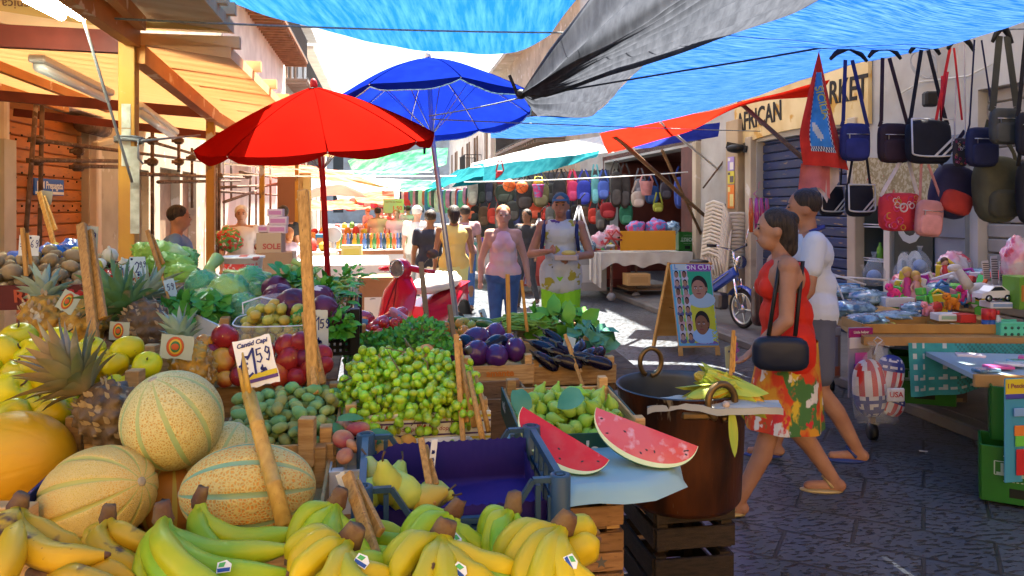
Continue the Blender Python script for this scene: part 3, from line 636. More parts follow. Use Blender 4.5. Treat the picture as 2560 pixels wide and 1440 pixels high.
# ------------------------------------------------------------------ crates, heaps, signs
def frame_at(u,v,Y,tilt=0,yaw=0):return T(at(u,v,Y))@RZ@rot('Z',yaw)@rot('X',tilt)
def crate(label,u,v,Y,w,d,h,tilt=0,wood=wood_pale,group=None,post=.035,skip='',yaw=0,bottom=None,front_mat=None,name='wooden_crate',th=.008,cat='crate'):
 M=frame_at(u,v,Y,tilt,yaw);t=thing(name,label,cat,M,group);ph=.028
 def bd(c,s,mt=None):m=MB();m.box(c,s,None,.0015);return obj('side_board',m,mt or wood,t)
 if 'f' not in skip:bd((w/2,0,-h/2),(w,th,h),front_mat)
 if 'b' not in skip:bd((w/2,d,-h/2),(w,th,h))
 if 'l' not in skip:bd((0,d/2,-h/2),(th,d-th*1.2,h*.97))
 if 'r' not in skip:bd((w,d/2,-h/2),(th,d-th*1.2,h*.97))
 for x in(0,1):
  for y in(0,1):
   px,py=x*w+(-1 if x else 1)*(ph/2+th/2+.001),y*d+(-1 if y else 1)*(ph/2+th/2+.001)
   m=MB();m.box((px,py,(post-h)/2),(ph,ph,h+post),None,.002);obj('corner_post',m,wood,t)
 m=MB();m.box((w/2,d/2,(bottom if bottom is not None else-h)+.004),(w-.012,d-.012,.006));obj('bottom_board',m,wood,t)
 return t,M
def deposit(n,r,w,d,z0,seed=1,pull=.8,pad=None,cx=.5,cy=.5,slope=0,rad=None):
 """drop n balls one after another into a w x d tray; each comes to rest where it lands lowest"""
 g=random.Random(seed);out=[];pad=r if pad is None else pad
 for i in range(n):
  rr=r*(1+(rad or.0)*(g.random()*2-1));best=None
  for _ in range(40):
   x,y=g.uniform(pad,w-pad),g.uniform(pad,d-pad);z=z0+rr+slope*y
   for(ax,ay,az,ar)in out:
    q=(ar+rr)**2*.93-(x-ax)**2-(y-ay)**2
    if q>0:z=max(z,az+math.sqrt(q))
   sc_=z+pull*(((x/w-cx)**2*w*w+(y/d-cy)**2*d*d))/max(w,d)
   if best is None or sc_<best[0]:best=(sc_,x,y,z,rr)
  out.append(best[1:])
 return out
def rnd_rot(g):return Quaternion((g.gauss(0,1),g.gauss(0,1),g.gauss(0,1),g.gauss(0,1))).normalized().to_matrix().to_4x4()
def heap(name,what,where,cat,group,meshes,M,spots,r0,seed=1,lay=True,kids=None,tiltmax=None):
 g=random.Random(seed);res=[]
 for(x,y,z,r)in spots:
  p=M@Vector((x,y,z));Q=rnd_rot(g)
  if lay:Q=rot('Z',g.uniform(0,360))@rot('X',90+g.uniform(-25,25))@rot('Z',g.uniform(0,360))
  if tiltmax is not None:Q=rot('Z',g.uniform(0,360))@rot('X',g.uniform(-tiltmax,tiltmax))@rot('Y',g.uniform(-tiltmax,tiltmax))
  o=link(bpy.data.objects.new(name,g.choice(meshes)));o.matrix_world=T(p)@Q@Matrix.Scale(r/r0,4);tag(o,None,cat,group);res.append(o)
  if kids:
   for(kn,km)in kids:k=link(bpy.data.objects.new(kn,km));k.parent=o
 rank_labels(res,what,where);return res
def rev(prof_fn,n=18,m=12,warp=None):
 return[prof_fn(i/m)for i in range(m+1)]
def fruit_mesh(name,R_,mats,squash=.9,dimple=.12,crease=0,n=18,stem=0,blossom=.5,lump=0,seed=0):
 m=MB();prof=[]
 for i in range(13):
  th=math.pi*i/12;s=math.sin(th);c=math.cos(th)
  prof.append((max(0,R_*s),-R_*squash*c*(1-dimple*(math.exp(-(s/.35)**2))*(1 if c<0 else blossom)*1.6)))
 def wp(p,a):
  k=1+(-crease*math.exp(-(((a+math.pi)%(2*math.pi)-math.pi)/.22)**2))+(lump*noise.noise(p/R_*1.5+V((seed,0,0)))if lump else 0)
  return Vector((p.x*k,p.y*k,p.z))
 m.lathe(prof,None,n,False,wp)
 if stem:m.mat(1).tube([(0,0,R_*squash*.72),(.002,0,R_*squash*.72+stem*.5),(.005,.002,R_*squash*.72+stem)],.0022,5)
 return m.mesh(name,mats)
def egg_mesh(name,rx,rz,mats,taper=.15,n=12,m_=8,seed=0,lump=.05):
 m=MB();vs=[]
 m.lathe([(max(0,rx*math.sin(math.pi*i/m_)*(1+taper*math.cos(math.pi*i/m_))),-rz*math.cos(math.pi*i/m_))for i in range(m_+1)],None,n,False,lambda p,a:p*(1+lump*noise.noise(p/rx+V((seed,seed,0)))))
 return m.mesh(name,mats)
stem_m=flat('fruit_stem',(.10,.06,.03),.8)
def price_sign(label,base,top,card,cw,ch,ang=0,digits=None,yaw=0,col=None,tilt=0,sw=.018,stick=True,extra=None,heading=None):
 t=thing('price_sign',label,'price sign')
 if stick:
  b,e=at(*base),at(*top);m=MB()
  d=(e-b)
  m.bar(b,e,sw,sw*.55,up=(0,-1,0),bev=.002);obj('stick',m,stick_m,t)
  m=MB();m.bar(b+V((sw*.9,.012,0))+d*.25,e+V((sw*.6,.012,-.02)),sw*.9,sw*.5,up=(0,-1,0),bev=.002);obj('stick',m,stick_m,t)
 C=T(at(*card))@rot('Z',yaw)@rot('X',90+tilt)@rot('Z',ang)
 k=card[2]/F;w,h=cw*k,ch*k;g=random.Random(len(label))
 pts=[]
 for i in range(9):pts.append((-w/2+w*i/8,-h/2+g.uniform(-.02,.03)*h))
 for i in range(7):pts.append((w/2+g.uniform(-.015,.02)*w,-h/2+h*(i+.5)/7))
 for i in range(9):pts.append((w/2-w*i/8,h/2+g.uniform(-.02,.02)*h))
 m=MB();m.poly([C@V((x,y,0))for x,y in pts],C.to_3x3()@V((0,0,-.0015)));obj('card',m,col or paper_m,t)
 if digits:
  m=MB();Cm=C@T((0,0,.0012));pen=max(.0016,h*.035)
  rows=digits
  for(s,x,y,hh)in rows:write_digits(m,s,x*w,y*h,hh*h,pen*(1.3 if hh>.4 else.8),Cm)
  obj('handwriting',m,ink_m,t)
 if heading:text(heading[0],heading[1]*h,ink_m,t,C@T((heading[2]*w,heading[3]*h,.0014))@rot('Z',heading[4]if len(heading)>4 else 0),.0004,.25,'handwriting',bold=.0004)
 if extra:extra(t,C,w,h)
 return t
 # ------------------------------------------------------------------ stall tables
m=MB()
def table(label,u,v,Y,w,d,hgt,tilt=0,mat_=wood_brown,cloth=None):
 M=frame_at(u,v,Y,tilt);t=thing('stall_table',label,'table',M);zt=(M@V((0,0,0))).z
 for i in range(5):
  m=MB();m.box((w/2,d*(i+.5)/5,-.015),(w,d/5*.97,.03));obj('plank',m,mat_,t)
 for x in(.04,w-.04):
  for y in(.04,d-.04):
   m=MB();q=M.inverted()@((M@V((x,y,0)))*1);z=(M@V((x,y,0))).z;m.bar((x,y,-.03),V((x,y,-z*.98)),.05);obj('leg',m,mat_,t)
 return M
 # tops lie just under the crates
table('dark plank trestle under the melon and apple crates',-700,1560,1.38,1.02,3.0,1,6.5)
table('low plank trestle under the aubergines and parsley',850,985,3.0,1.3,1.05,1,3)
# ------------------------------------------------------------------ melons
def net_mat(name,net,base,scl,groove=None):
 m=bpy.data.materials.new(name);m.use_nodes=True;nt=m.node_tree;N=nt.nodes;L=nt.links;b=N['Principled BSDF']
 tc=N.new('ShaderNodeTexCoord');nz=N.new('ShaderNodeTexNoise');nz.inputs['Scale'].default_value=40;L.new(tc.outputs['Object'],nz.inputs['Vector'])
 mx=N.new('ShaderNodeVectorMath');mx.operation='MULTIPLY_ADD';mx.inputs[1].default_value=(.008,)*3;L.new(nz.outputs['Color'],mx.inputs[0]);L.new(tc.outputs['Object'],mx.inputs[2])
 vo=N.new('ShaderNodeTexVoronoi');vo.feature='DISTANCE_TO_EDGE';vo.inputs['Scale'].default_value=scl;L.new(mx.outputs[0],vo.inputs['Vector'])
 mr=N.new('ShaderNodeMapRange');mr.inputs[1].default_value=.08;mr.inputs[2].default_value=.28;L.new(vo.outputs['Distance'],mr.inputs[0])
 n2=N.new('ShaderNodeTexNoise');n2.inputs['Scale'].default_value=7;L.new(tc.outputs['Object'],n2.inputs['Vector'])
 m2=N.new('ShaderNodeMix');m2.data_type='RGBA';m2.inputs[6].default_value=(*base,1);m2.inputs[7].default_value=(base[0]*1.15,base[1]*.8,base[2]*.6,1)
 r2=N.new('ShaderNodeMapRange');r2.inputs[1].default_value=.42;r2.inputs[2].default_value=.62;L.new(n2.outputs['Fac'],r2.inputs[0]);L.new(r2.outputs[0],m2.inputs[0])
 x=N.new('ShaderNodeMix');x.data_type='RGBA';x.inputs[6].default_value=(*net,1);L.new(m2.outputs[2],x.inputs[7]);L.new(mr.outputs[0],x.inputs[0]);L.new(x.outputs[2],b.inputs['Base Color'])
 bp=N.new('ShaderNodeBump');bp.invert=True;bp.inputs['Strength'].default_value=.5;bp.inputs['Distance'].default_value=.003;L.new(mr.outputs[0],bp.inputs['Height']);L.new(bp.outputs[0],b.inputs['Normal'])
 b.inputs['Roughness'].default_value=.6;return m
melon_net=net_mat('melon_net',(.62,.53,.20),(.46,.37,.08),190)
melon_net2=net_mat('melon_net_fine',(.68,.49,.14),(.60,.40,.05),300)
melon_net3=net_mat('melon_net_orange',(.62,.48,.14),(.60,.29,.03),160)
groove_m=pm('melon_groove',(.42,.42,.12),(.30,.44,.20),sc=5,rough=.5)
groove_y=pm('melon_groove_yellow',(.50,.38,.06),(.45,.42,.10),sc=5,rough=.5)
groove_g=pm('melon_groove_green',(.16,.36,.22),(.35,.40,.16),sc=4,rough=.5)
def melon(label,c,a,b,axis,net,gr,nrib=10,depth=.05,wid=.16,phase=0,stem=True):
 m=MB();n=nrib*12;k=30;vs=[]
 t=thing('melon',label,'melon',T(at(*c))@yz(axis)@rot('Z',phase))
 for i in range(k+1):
  th=math.pi*i/k
  for j in range(n):
   an=2*math.pi*j/n;q=(j%12)/12;q=min(q,1-q);s=math.sin(th)
   r=b*s*(1-depth*math.exp(-(q/.07)**2)*min(1,s*1.4));vs.append(V((r*math.cos(an),r*math.sin(an),-a*math.cos(th))))
 fs,ms=[],[]
 for i in range(k):
  for j in range(n):
   q=((j%12)+.5)/12;q=min(q,1-q)
   m.mat(1 if q<.07 and 1<i<k-1 else 0);m.f.append((i*n+j,i*n+(j+1)%n,(i+1)*n+(j+1)%n,(i+1)*n+j));m.m.append(m.mi);m.fs.append(True)
 m.v=[tuple(p)for p in vs]
 obj('rind',m,[net,gr or net],t)
 if stem:m=MB();m.lathe([(b*.10,-a*.99),(b*.07,-a*1.02),(0,-a*1.02)]if False else[(b*.12,a*.985),(b*.06,a*1.012),(0,a*1.008)],None,10);obj('stem_scar',m,pm('stem_scar',(.5,.42,.28),(.36,.28,.16),sc=30,rough=.8),t)
 return t
melon('round netted cantaloupe melon on top of the melon pile',(432,1050,1.55),.1,.0985,(-.25,-.30,.85),melon_net,groove_m,10,.035,phase=10)
melon('oval ribbed orange-tan melon at the lower left of the pile, stem scar facing right',(243,1240,1.46),.128,.092,(.82,-.36,.34),melon_net2,groove_y,10,.085,phase=8)
melon('oval melon with green grooves and orange netting beside the bamboo sign stick',(622,1226,1.46),.125,.088,(-.96,-.22,.02),melon_net3,groove_g,9,.05,phase=14)
melon('pale green netted melon peeking out behind the almonds corner',(558,1150,1.62),.08,.075,(.3,.3,.8),melon_net,groove_m,10,.03)
melon('bruised orange melon at the bottom between the two oval ones',(432,1235,1.60),.082,.080,(.1,-.2,.9),pm('melon_orange',(.50,.22,.04),(.40,.17,.03),sc=4,rough=.5,spots=[((.14,.05,.02),9,.66,.7)]),groove_y,8,.02,stem=False)
melon('smooth golden yellow melon in the blue sided box at far left',(25,1165,1.60),.135,.112,(.9,-.2,.2),pm('melon_yellow',(.66,.38,.008),(.60,.28,.006),sc=5,stretch=(1,1,.25),rough=.45,bump=.25,bsc=18),None,12,.012,stem=False)
t,M1=crate('wooden melon crate with the round cantaloupe on top',60,1395,1.34,.50,.36,.12,6,bottom=-.07)
t,M2=crate('navy sided fruit box holding the golden yellow melon at far left',-300,1330,1.38,.30,.42,.15,6,bottom=-.12)
navy_card=pm('navy_card',(.012,.02,.10),(.02,.03,.13),sc=8,rough=.6)
t2=thing('box_side_panel','dark navy printed cardboard panel between the yellow melon and oval melon','cardboard')
pA,pB=at(52,1255,1.38),at(212,1110,1.70)
m=MB();dn=V((0,0,-.12));m.poly([pA,pB,pB+dn,pA+dn],(-.006,0,0));obj('panel',m,navy_card,t2)
m=MB()
for k in range(9):q=pA.lerp(pB,.84+.14*noise.noise(V((k*3.1,0,0))))+dn*(.35+.3*noise.noise(V((k*1.7,5,0))))+V((.002,-.001,0));m.ball(q,.010,8,5)
obj('print',m,flat('print_cherry',(.25,.02,.02)),t2)
m=MB()
for k,tt in((0,.5),(1,.5)):
 for j in range(7):q=pA.lerp(pB,.44+j*.035)+dn*(.42+.13*k)+V((.0015,-.001,0));m.bar(q,q+(pB-pA).normalized()*.009,.002,.004)
obj('print_lines',m,flat('print_white',(.3,.33,.45)),t2)
for(u,v,Y,hh)in((240,1085,1.66,.06),(8,1260,1.33,.10),(60,1262,1.36,.08)):
 m=MB();m.box(at(u,v,Y)-V((0,0,hh/2)),(.034,.034,hh),None,.002);one('crate_post',{240:'pale wooden crate post above the oval melon and pineapple',8:'pale wooden crate post at the left edge, nearest one',60:'second pale crate post at the left edge, beside the navy panel'}[u],'crate post',m,wood_pale)
 # ------------------------------------------------------------------ apples
apple_m=pm('apple_yellow',(.64,.48,.004),(.46,.50,.008),sc=9,lo=.45,hi=.72,rough=.32,rand=.12,hue=.012,spots=[((.25,.16,.04),60,.72,.76)])
ap=[fruit_mesh('yellow_apple',.04,[apple_m,stem_m],.88,.22,0,20,.014,.6,.10,s)for s in range(3)]
APPLES=[(48,843,42),(8,885,54),(70,885,40),(88,918,42),(45,930,38),(150,853,40),(197,888,36),(228,873,34),(225,925,40),(318,877,41),(288,913,33),(368,912,36),(330,958,28),(32,980,52),(98,1010,36),(140,985,38),(133,1040,46),(32,1042,46),(285,962,26),(185,965,36),(265,892,20),(180,1010,34),(-40,930,44),(115,955,34)]
t,M3=crate('wooden apple crate behind the yellow melon',-180,1062,1.74,.44,.36,.10,8,bottom=-.11)
res=[]
g=random.Random(3)
for i,(u,v,r)in enumerate(APPLES):
 Y=1.98-(v-843)*.0014;s=r*Y/F/.04
 o=link(bpy.data.objects.new('yellow_apple',ap[i%3]));o.matrix_world=T(at(u,v,Y))@rot('Z',g.uniform(0,360))@rot('X',g.uniform(-60,60))@rot('Y',g.uniform(-50,50))@Matrix.Scale(s,4);tag(o,None,'apple','yellow green apples in the crate at left');res.append(o)
rank_labels(res,'yellow green apple','apple heap at left')
for(u,v,Y,lab)in((338,945,1.80,'pale crate post between the apples and the cantaloupe'),(192,1062,1.68,'tall pale crate post below the lying pineapple crown'),(378,880,2.05,'small crate post beside the tagged pineapple')):
 m=MB();m.box(at(u,v,Y)-V((0,0,.03)),(.034,.034,.10),None,.002);one('crate_post',lab,'crate post',m,wood_pale)
 # ------------------------------------------------------------------ pineapples
pine_m=pm('pineapple_gold',(.50,.27,.03),(.24,.12,.02),sc=22,rough=.6,bump=.5,bsc=60,spots=[((.50,.42,.25),30,.6,.66)])
pine_d=pm('pineapple_dark',(.09,.06,.035),(.16,.09,.03),sc=22,rough=.5,bump=.5,bsc=60,spots=[((.30,.22,.12),34,.62,.66)])
crown_m=pm('pineapple_leaf',(.17,.22,.09),(.36,.25,.12),sc=8,rough=.5,rand=.1,spots=[((.42,.36,.26),12,.58,.66)])
crown_g=pm('pineapple_leaf_green',(.07,.20,.07),(.14,.26,.12),sc=7,rough=.45,spots=[((.36,.28,.18),13,.62,.68)])
crown_t=pm('pineapple_leaf_blue',(.20,.36,.30),(.30,.36,.26),sc=8,rough=.45,spots=[((.36,.3,.2),12,.64,.68)])
def pineapple(label,c,axis,r,h,L,body,leafm,nl=34,seed=1,lw=.030,spread=1.0):
 g=random.Random(seed);t=thing('pineapple',label,'pineapple',T(at(*c))@yz(axis));m=MB();n,k=72,44;vs=[]
 for i in range(k+1):
  z=-1+2*i/k;rr=r*(max(0,1-abs(z)**2.6))**.5
  for j in range(n):
   a=2*math.pi*j/n;A=a*4+z*6.0;B=a*4-z*6.0
   e=abs(math.sin(A))*abs(math.sin(B));tip=max(0,e-.75)*1.2
   vs.append(V(((rr+r*(.13*e+.22*tip-.03))*math.cos(a),(rr+r*(.13*e+.22*tip-.03))*math.sin(a),z*h)))
 m.v=[tuple(p)for p in vs]
 for i in range(k):
  for j in range(n):m.f.append((i*n+j,i*n+(j+1)%n,(i+1)*n+(j+1)%n,(i+1)*n+j));m.m.append(0);m.fs.append(True)
 for q in range(70):
  a=g.uniform(0,6.28);z=g.uniform(-.85,.9);rr=r*(1-abs(z)**2.6)**.5*1.04
  p=V((rr*math.cos(a),rr*math.sin(a),z*h));m.mat(1).leaf(p,V((math.cos(a)*.6,math.sin(a)*.6,.8)),V((math.cos(a),math.sin(a),0)),r*.28,r*.16,.2,2)
 obj('body',m,[body,pm('pineapple_bract',(.45,.33,.16),(.3,.2,.1),sc=20,rough=.8)],t)
 m=MB()
 for q in range(nl):
  f=q/nl;a=q*2.4;el=(1-f)*1.15*spread;d=V((math.sin(el)*math.cos(a),math.sin(el)*math.sin(a),math.cos(el)))
  l=L*(.45+.55*f)*g.uniform(.85,1.1)
  m.leaf(V((.18*r*math.cos(a),.18*r*math.sin(a),h*(.93+.1*f))),d,V((0,0,1))if el>.25 else V((math.cos(a),math.sin(a),.2))*-1,l,lw*(1-.3*f),g.uniform(.05,.45),6,.55)
 obj('crown',m,leafm,t);return t
pineapple('golden pineapple standing upright at the back left with its crown leaning left',(112,800,2.45),(-.35,.55,.75),.070,.085,.13,pine_m,crown_t,30,1)
pineapple('brownish gold pineapple just left of the tall flat stick',(215,802,2.45),(.15,.8,.6),.066,.085,.12,pine_m,crown_t,26,2)
pineapple('dark pineapple with wide green leaves behind the apples',(372,812,2.30),(-.75,.15,.66),.062,.085,.17,pine_d,crown_g,38,3,.036,1.15)
pineapple('pineapple half hidden at the right of the wide leaved one',(310,800,2.55),(.55,.3,.8),.058,.08,.15,pine_d,crown_t,34,8,.032,1.1)
pineapple('small pineapple with a printed tag and bluish upright crown',(482,918,1.98),(-.42,.2,.85),.052,.07,.10,pine_m,crown_t,24,4,.028,.75)
pineapple('dark pineapple lying on its side with dry crown over the apples',(285,1045,1.66),(-.62,-.12,.74),.064,.085,.185,pine_d,crown_m,44,5,.036,.8)
def tagcard(t,C,w,h):
 m=MB();m.ball(C@V((-.05*w,.02*h,.001)),1,20,8,C.to_3x3().to_4x4()@Matrix.Diagonal((w*.27,h*.42,.0012,1)));obj('round_print',m,flat('print_red',(.50,.09,.02)),t)
 m=MB();m.ball(C@V((-.04*w,.02*h,.002)),1,20,8,C.to_3x3().to_4x4()@Matrix.Diagonal((w*.2,h*.32,.0012,1)));obj('round_print',m,flat('print_yellow',(.6,.38,.03)),t)
 m=MB();m.ball(C@V((-.04*w,.02*h,.003)),1,20,8,C.to_3x3().to_4x4()@Matrix.Diagonal((w*.15,h*.24,.0012,1)));obj('round_print',m,flat('print_green',(.05,.16,.05)),t)
 m=MB();m.ball(C@V((-.04*w,.02*h,.004)),1,20,8,C.to_3x3().to_4x4()@Matrix.Diagonal((w*.12,h*.14,.0012,1)));obj('round_print',m,MATS['print_red'],t)
tagm=pm('tag_card',(.42,.45,.32),(.36,.4,.3),sc=6,rough=.6)
def tagged(label,card,w,h,ang,yaw):
 t=price_sign(label,None,None,card,w,h,ang,None,yaw,tagm,0,stick=False,extra=tagcard);t.name='fruit_tag';t['category']='fruit tag'
tagged('printed cardboard fruit tag with red oval emblem on the small pineapple',(442,868,1.90),78,60,-6,8)
tagged('printed cardboard fruit tag low behind the tall stick',(298,828,2.1),46,46,-4,10)
tagged('upper fruit tag on the brownish pineapple left of the stick',(170,755,2.3),44,52,-30,5)
# ------------------------------------------------------------------ almonds
alm_m=[pm('almond_%d'%k,c,c2,sc=30,rough=.85,rand=.14,hue=.015,bump=.15,bsc=70,spots=[((.22,.14,.08),28,.69,.74)])for k,(c,c2)in enumerate([((.20,.32,.07),(.36,.40,.12)),((.13,.30,.10),(.24,.36,.11)),((.38,.34,.09),(.24,.29,.08))])]
al=[egg_mesh('green_almond',.0155,.0235,[alm_m[k%3]],.12+.1*(k%2),12,8,k,.12)for k in range(6)]
t,M4=crate('pale wooden crate of green almonds',535,1122,1.72,.265,.36,.075,5,bottom=-.05)
heap('green_almond','fuzzy green almond','almond crate','almond','green almonds in the pale crate',al,M4,deposit(210,.0160,.265,.36,-.045,4,.5,rad=.18),.0185,5)
m=MB();m.box(at(768,1065,1.74)-V((0,0,.035)),(.036,.03,.11),None,.002);one('crate_post','pale crate post standing in front of the almonds','crate post',m,wood_pale)
# ------------------------------------------------------------------ nectarines
nec_m=[pm('nectarine_%d'%k,c,c2,sc=11,lo=l,hi=h,rough=.3,rand=.06,spots=[((.55,.34,.08),90,.7,.74)])for k,(c,c2,l,h)in enumerate([((.30,.018,.02),(.55,.22,.03),.58,.75),((.17,.012,.03),(.34,.03,.02),.45,.7),((.62,.30,.03),(.40,.05,.02),.45,.62)])]
nec=[fruit_mesh('nectarine',.035,[nec_m[k],stem_m],.95,.16,.10,24)for k in range(3)]
t,M5=crate('wooden nectarine crate behind the almonds',500,968,2.12,.32,.26,.09,6,bottom=-.07)
NEC=[(563,842,34,0),(511,862,27,2),(556,902,33,2),(596,880,26,1),(716,864,30,1),(752,858,30,1),(722,899,35,0),(805,888,27,0),(786,922,34,0),(563,948,22,2),(600,940,26,1),(695,938,32,2),(640,935,28,2),(745,942,28,0),(808,912,26,0),(530,880,24,1),(660,880,28,0),(620,900,26,0),(655,915,30,2),(765,895,28,1)]
res=[]
for i,(u,v,r,k)in enumerate(NEC):
 Y=2.16-(v-842)*.0006;o=link(bpy.data.objects.new('nectarine',nec[k]));o.matrix_world=T(at(u,v,Y))@rot('Z',g.uniform(0,360))@rot('X',g.uniform(-70,70))@Matrix.Scale(r*Y/F/.035,4);tag(o,None,'nectarine','nectarines behind the almonds');res.append(o)
rank_labels(res,'nectarine','crate behind almonds')
# clamshell with yellow plums
plum=[egg_mesh('yellow_plum',.017,.021,[pm('plum_%d'%k,c,c2,sc=12,rough=.4,rand=.1)],.05,12,8,k,.03)for k,(c,c2)in enumerate([((.46,.40,.05),(.36,.38,.07)),((.50,.32,.05),(.42,.36,.06))])]
M6=frame_at(588,868,2.30,6)
heap('yellow_plum','small yellow plum','clear plastic tray','plum','yellow plums in the clear tray',plum,M6,deposit(44,.0185,.225,.13,.0,8,.6),.0185,6)
clear=pm('clear_plastic',(.9,.93,.94),rough=.06,alpha=.22,spec=.8)
t=thing('plastic_tray','clear plastic fruit tray with open lid around the yellow plums','tray',M6)
def trayf(u,v):
 a=u*2*math.pi;x,y=math.cos(a),math.sin(a);k=(abs(x)**4+abs(y)**4)**-.25
 return V((.113+x*k*(.112+.014*v),.068+y*k*(.07+.014*v),-.005+.07*v))
m=MB();m.grid(trayf,40,4);obj('tray',m,clear,t)
m=MB();m.tube([trayf(i/40,1)for i in range(41)],.0022,6);m.tube([V((.0,.14,.068)),V((-.004,.155,.10)),V((.05,.17,.115)),V((.16,.17,.09)),V((.235,.15,.068))],.003,6);obj('rim',m,pm('clear_rim',(.85,.9,.92),rough=.15,alpha=.6),t)
m=MB();m.grid(lambda a,b:V((-.01+.25*a,.145+.03*b,.066+.06*b*math.sin(math.pi*min(1,a*1.1))**.6)),16,5);obj('lid',m,clear,t)
# ------------------------------------------------------------------ bananas
ban_g=pm('banana_green',(.44,.46,.008),(.22,.40,.01),sc=6,lo=.4,hi=.62,rough=.42,rand=.1,hue=.012,spots=[((.20,.14,.03),55,.73,.76)])
ban_y=pm('banana_yellow',(.60,.42,.008),(.46,.42,.01),sc=5,lo=.45,hi=.66,rough=.42,rand=.08,spots=[((.12,.06,.02),34,.70,.74)])
ban_s=pm('banana_spotted',(.60,.37,.01),(.52,.29,.01),sc=6,rough=.45,rand=.06,spots=[((.10,.045,.02),16,.60,.66),((.08,.04,.02),50,.68,.72)])
ban_tip=pm('banana_stem',(.12,.055,.03),(.20,.12,.05),sc=30,rough=.75,bump=.4,bsc=60)
def banana_hand(label,stem,fingers,skin,w=.019,stem_d=(0,0,1),sticker=None):
 """stem: pixel+depth of the brown crown; fingers: ((mid),(end)) in pixels+depth"""
 S=at(*stem);t=thing('banana_bunch',label,'bananas',T(S));g=random.Random(int(stem[0]))
 k=stem[2]/F
 m=MB();sd=V(stem_d).normalized();n=10
 nf=min(len(fingers),6);rr=.009+.0014*nf;wx=V((g.uniform(-1,1),g.uniform(-1,1),.2)).normalized()
 m.tube([-sd*.012,-sd*.002,sd*.008,sd*.018,sd*(.024+.006*g.random())],[rr*.8,rr*1.15,rr*1.05,rr*.9,rr*.78],14,True,.62)
 m.v=[tuple(V(p)*(1+.16*noise.noise(V(p)*120+V((nf,0,0))))+wx*.002*noise.noise(V(p)*260))for p in m.v];obj('stem_crown',m,ban_tip,t)
 for(md,en)in fingers:
  A=at(*md)-S;B=at(*en)-S;st=A.normalized()*.012
  C1=2*A-.5*(st+B)
  pts=bez(st,C1,B,14);L=len(pts);rs=[]
  for i in range(L):
   f=i/(L-1)
   r=w*(.42+.58*min(1,max(0,(f-.10)/.22))**.8)if f<.32 else w*(1-.12*(f-.32))if f<.80 else w*(.94-.62*((f-.80)/.20)**1.6)
   rs.append(r)
  m=MB();vs=[];prev=None;nn=15
  for i,p in enumerate(pts):
   tg=(pts[min(i+1,L-1)]-pts[max(i-1,0)]).normalized()
   x=(C1-(st+B)/2)if prev is None else prev
   x=(x-tg*x.dot(tg)).normalized();prev=x;y=tg.cross(x)
   for j in range(nn):
    a=2*math.pi*j/nn;fr=1+.075*math.cos(5*a)+.012*math.sin(i*1.3)
    m.v.append(tuple(p+(x*math.cos(a)+y*math.sin(a))*rs[i]*fr))
  for i in range(L-1):
   m.mi=0
   for j in range(nn):m.f.append((i*nn+j,i*nn+(j+1)%nn,(i+1)*nn+(j+1)%nn,(i+1)*nn+j));m.m.append(0);m.fs.append(True)
  d=(pts[-1]-pts[-2]).normalized();m.mi=1;m.tube([pts[-1]-d*.003,pts[-1]+d*.004,pts[-1]+d*.008],[rs[-1],rs[-1]*.7,rs[-1]*.35],8)
  obj('banana',m,[skin,ban_tip],t)
 if sticker:
  p=at(*sticker[:3])-S;m=MB();M=T(p)@rot('X',62+(sticker[4]if len(sticker)>4 else 0))@rot('Z',sticker[3])
  q=[(-.011,-.007),(.009,-.008),(.011,.002),(.004,.0085),(-.009,.007)]
  m.poly([M@V((x,y,0))for x,y in q],M.to_3x3()@V((0,0,.0006)));m.mat(1).poly([M@V(p)for p in((-.009,-.006,.0008),(.008,-.007,.0008),(.009,-.002,.0008),(-.0095,-.001,.0008))],M.to_3x3()@V((0,0,.0003)));m.mat(2).poly([M@V(p)for p in((-.008,.0005,.0008),(.0,.0,.0008),(.003,.006,.0008),(-.006,.006,.0008))],M.to_3x3()@V((0,0,.0003)))
  obj('sticker',m,[flat('sticker_white',(.75,.78,.8)),flat('sticker_blue',(.02,.08,.35)),flat('sticker_green',(.08,.4,.12))],t)
 return t
b=banana_hand
b('ripe spotted yellow banana bunch at the bottom left corner',(42,1272,1.20),[((120,1345,1.16),(205,1370,1.17)),((90,1380,1.10),(262,1388,1.10)),((5,1330,1.12),(-60,1420,1.08)),((20,1400,1.06),(-40,1490,1.04))],ban_s,.021,(.4,0,.9))
b('overripe browning short bananas left of the bright green bunch',(268,1298,1.27),[((325,1345,1.22),(400,1372,1.24)),((255,1370,1.20),(370,1425,1.18)),((240,1350,1.26),(310,1440,1.2))],ban_s,.018,(.2,0,1))
b('spotted yellow bananas lying along the bottom edge left of centre',(120,1440,1.10),[((210,1420,1.10),(335,1448,1.10)),((200,1450,1.05),(310,1490,1.05))],ban_s,.018,(-1,0,.1))
b('large green-yellow banana bunch in front of the oval green grooved melon',(408,1298,1.25),[((500,1380,1.18),(722,1372,1.17)),((485,1410,1.13),(715,1432,1.13)),((390,1395,1.12),(470,1480,1.06)),((372,1390,1.16),(355,1480,1.10)),((430,1395,1.09),(590,1500,1.05))],ban_g,.0205,(-.1,.1,1),(560,1417,1.09,10))
b('pair of green bananas with a pale stump above the large green bunch',(497,1255,1.33),[((575,1345,1.27),(742,1328,1.27)),((500,1330,1.27),(560,1400,1.2))],ban_g,.019,(.3,0,1))
b('green banana bunch with stem leaning right beside the blue plastic crate',(842,1258,1.30),[((780,1330,1.24),(735,1420,1.2)),((760,1300,1.27),(740,1400,1.25)),((860,1340,1.25),(960,1420,1.23)),((820,1360,1.2),(800,1460,1.15))],ban_g,.019,(.35,0,.9))
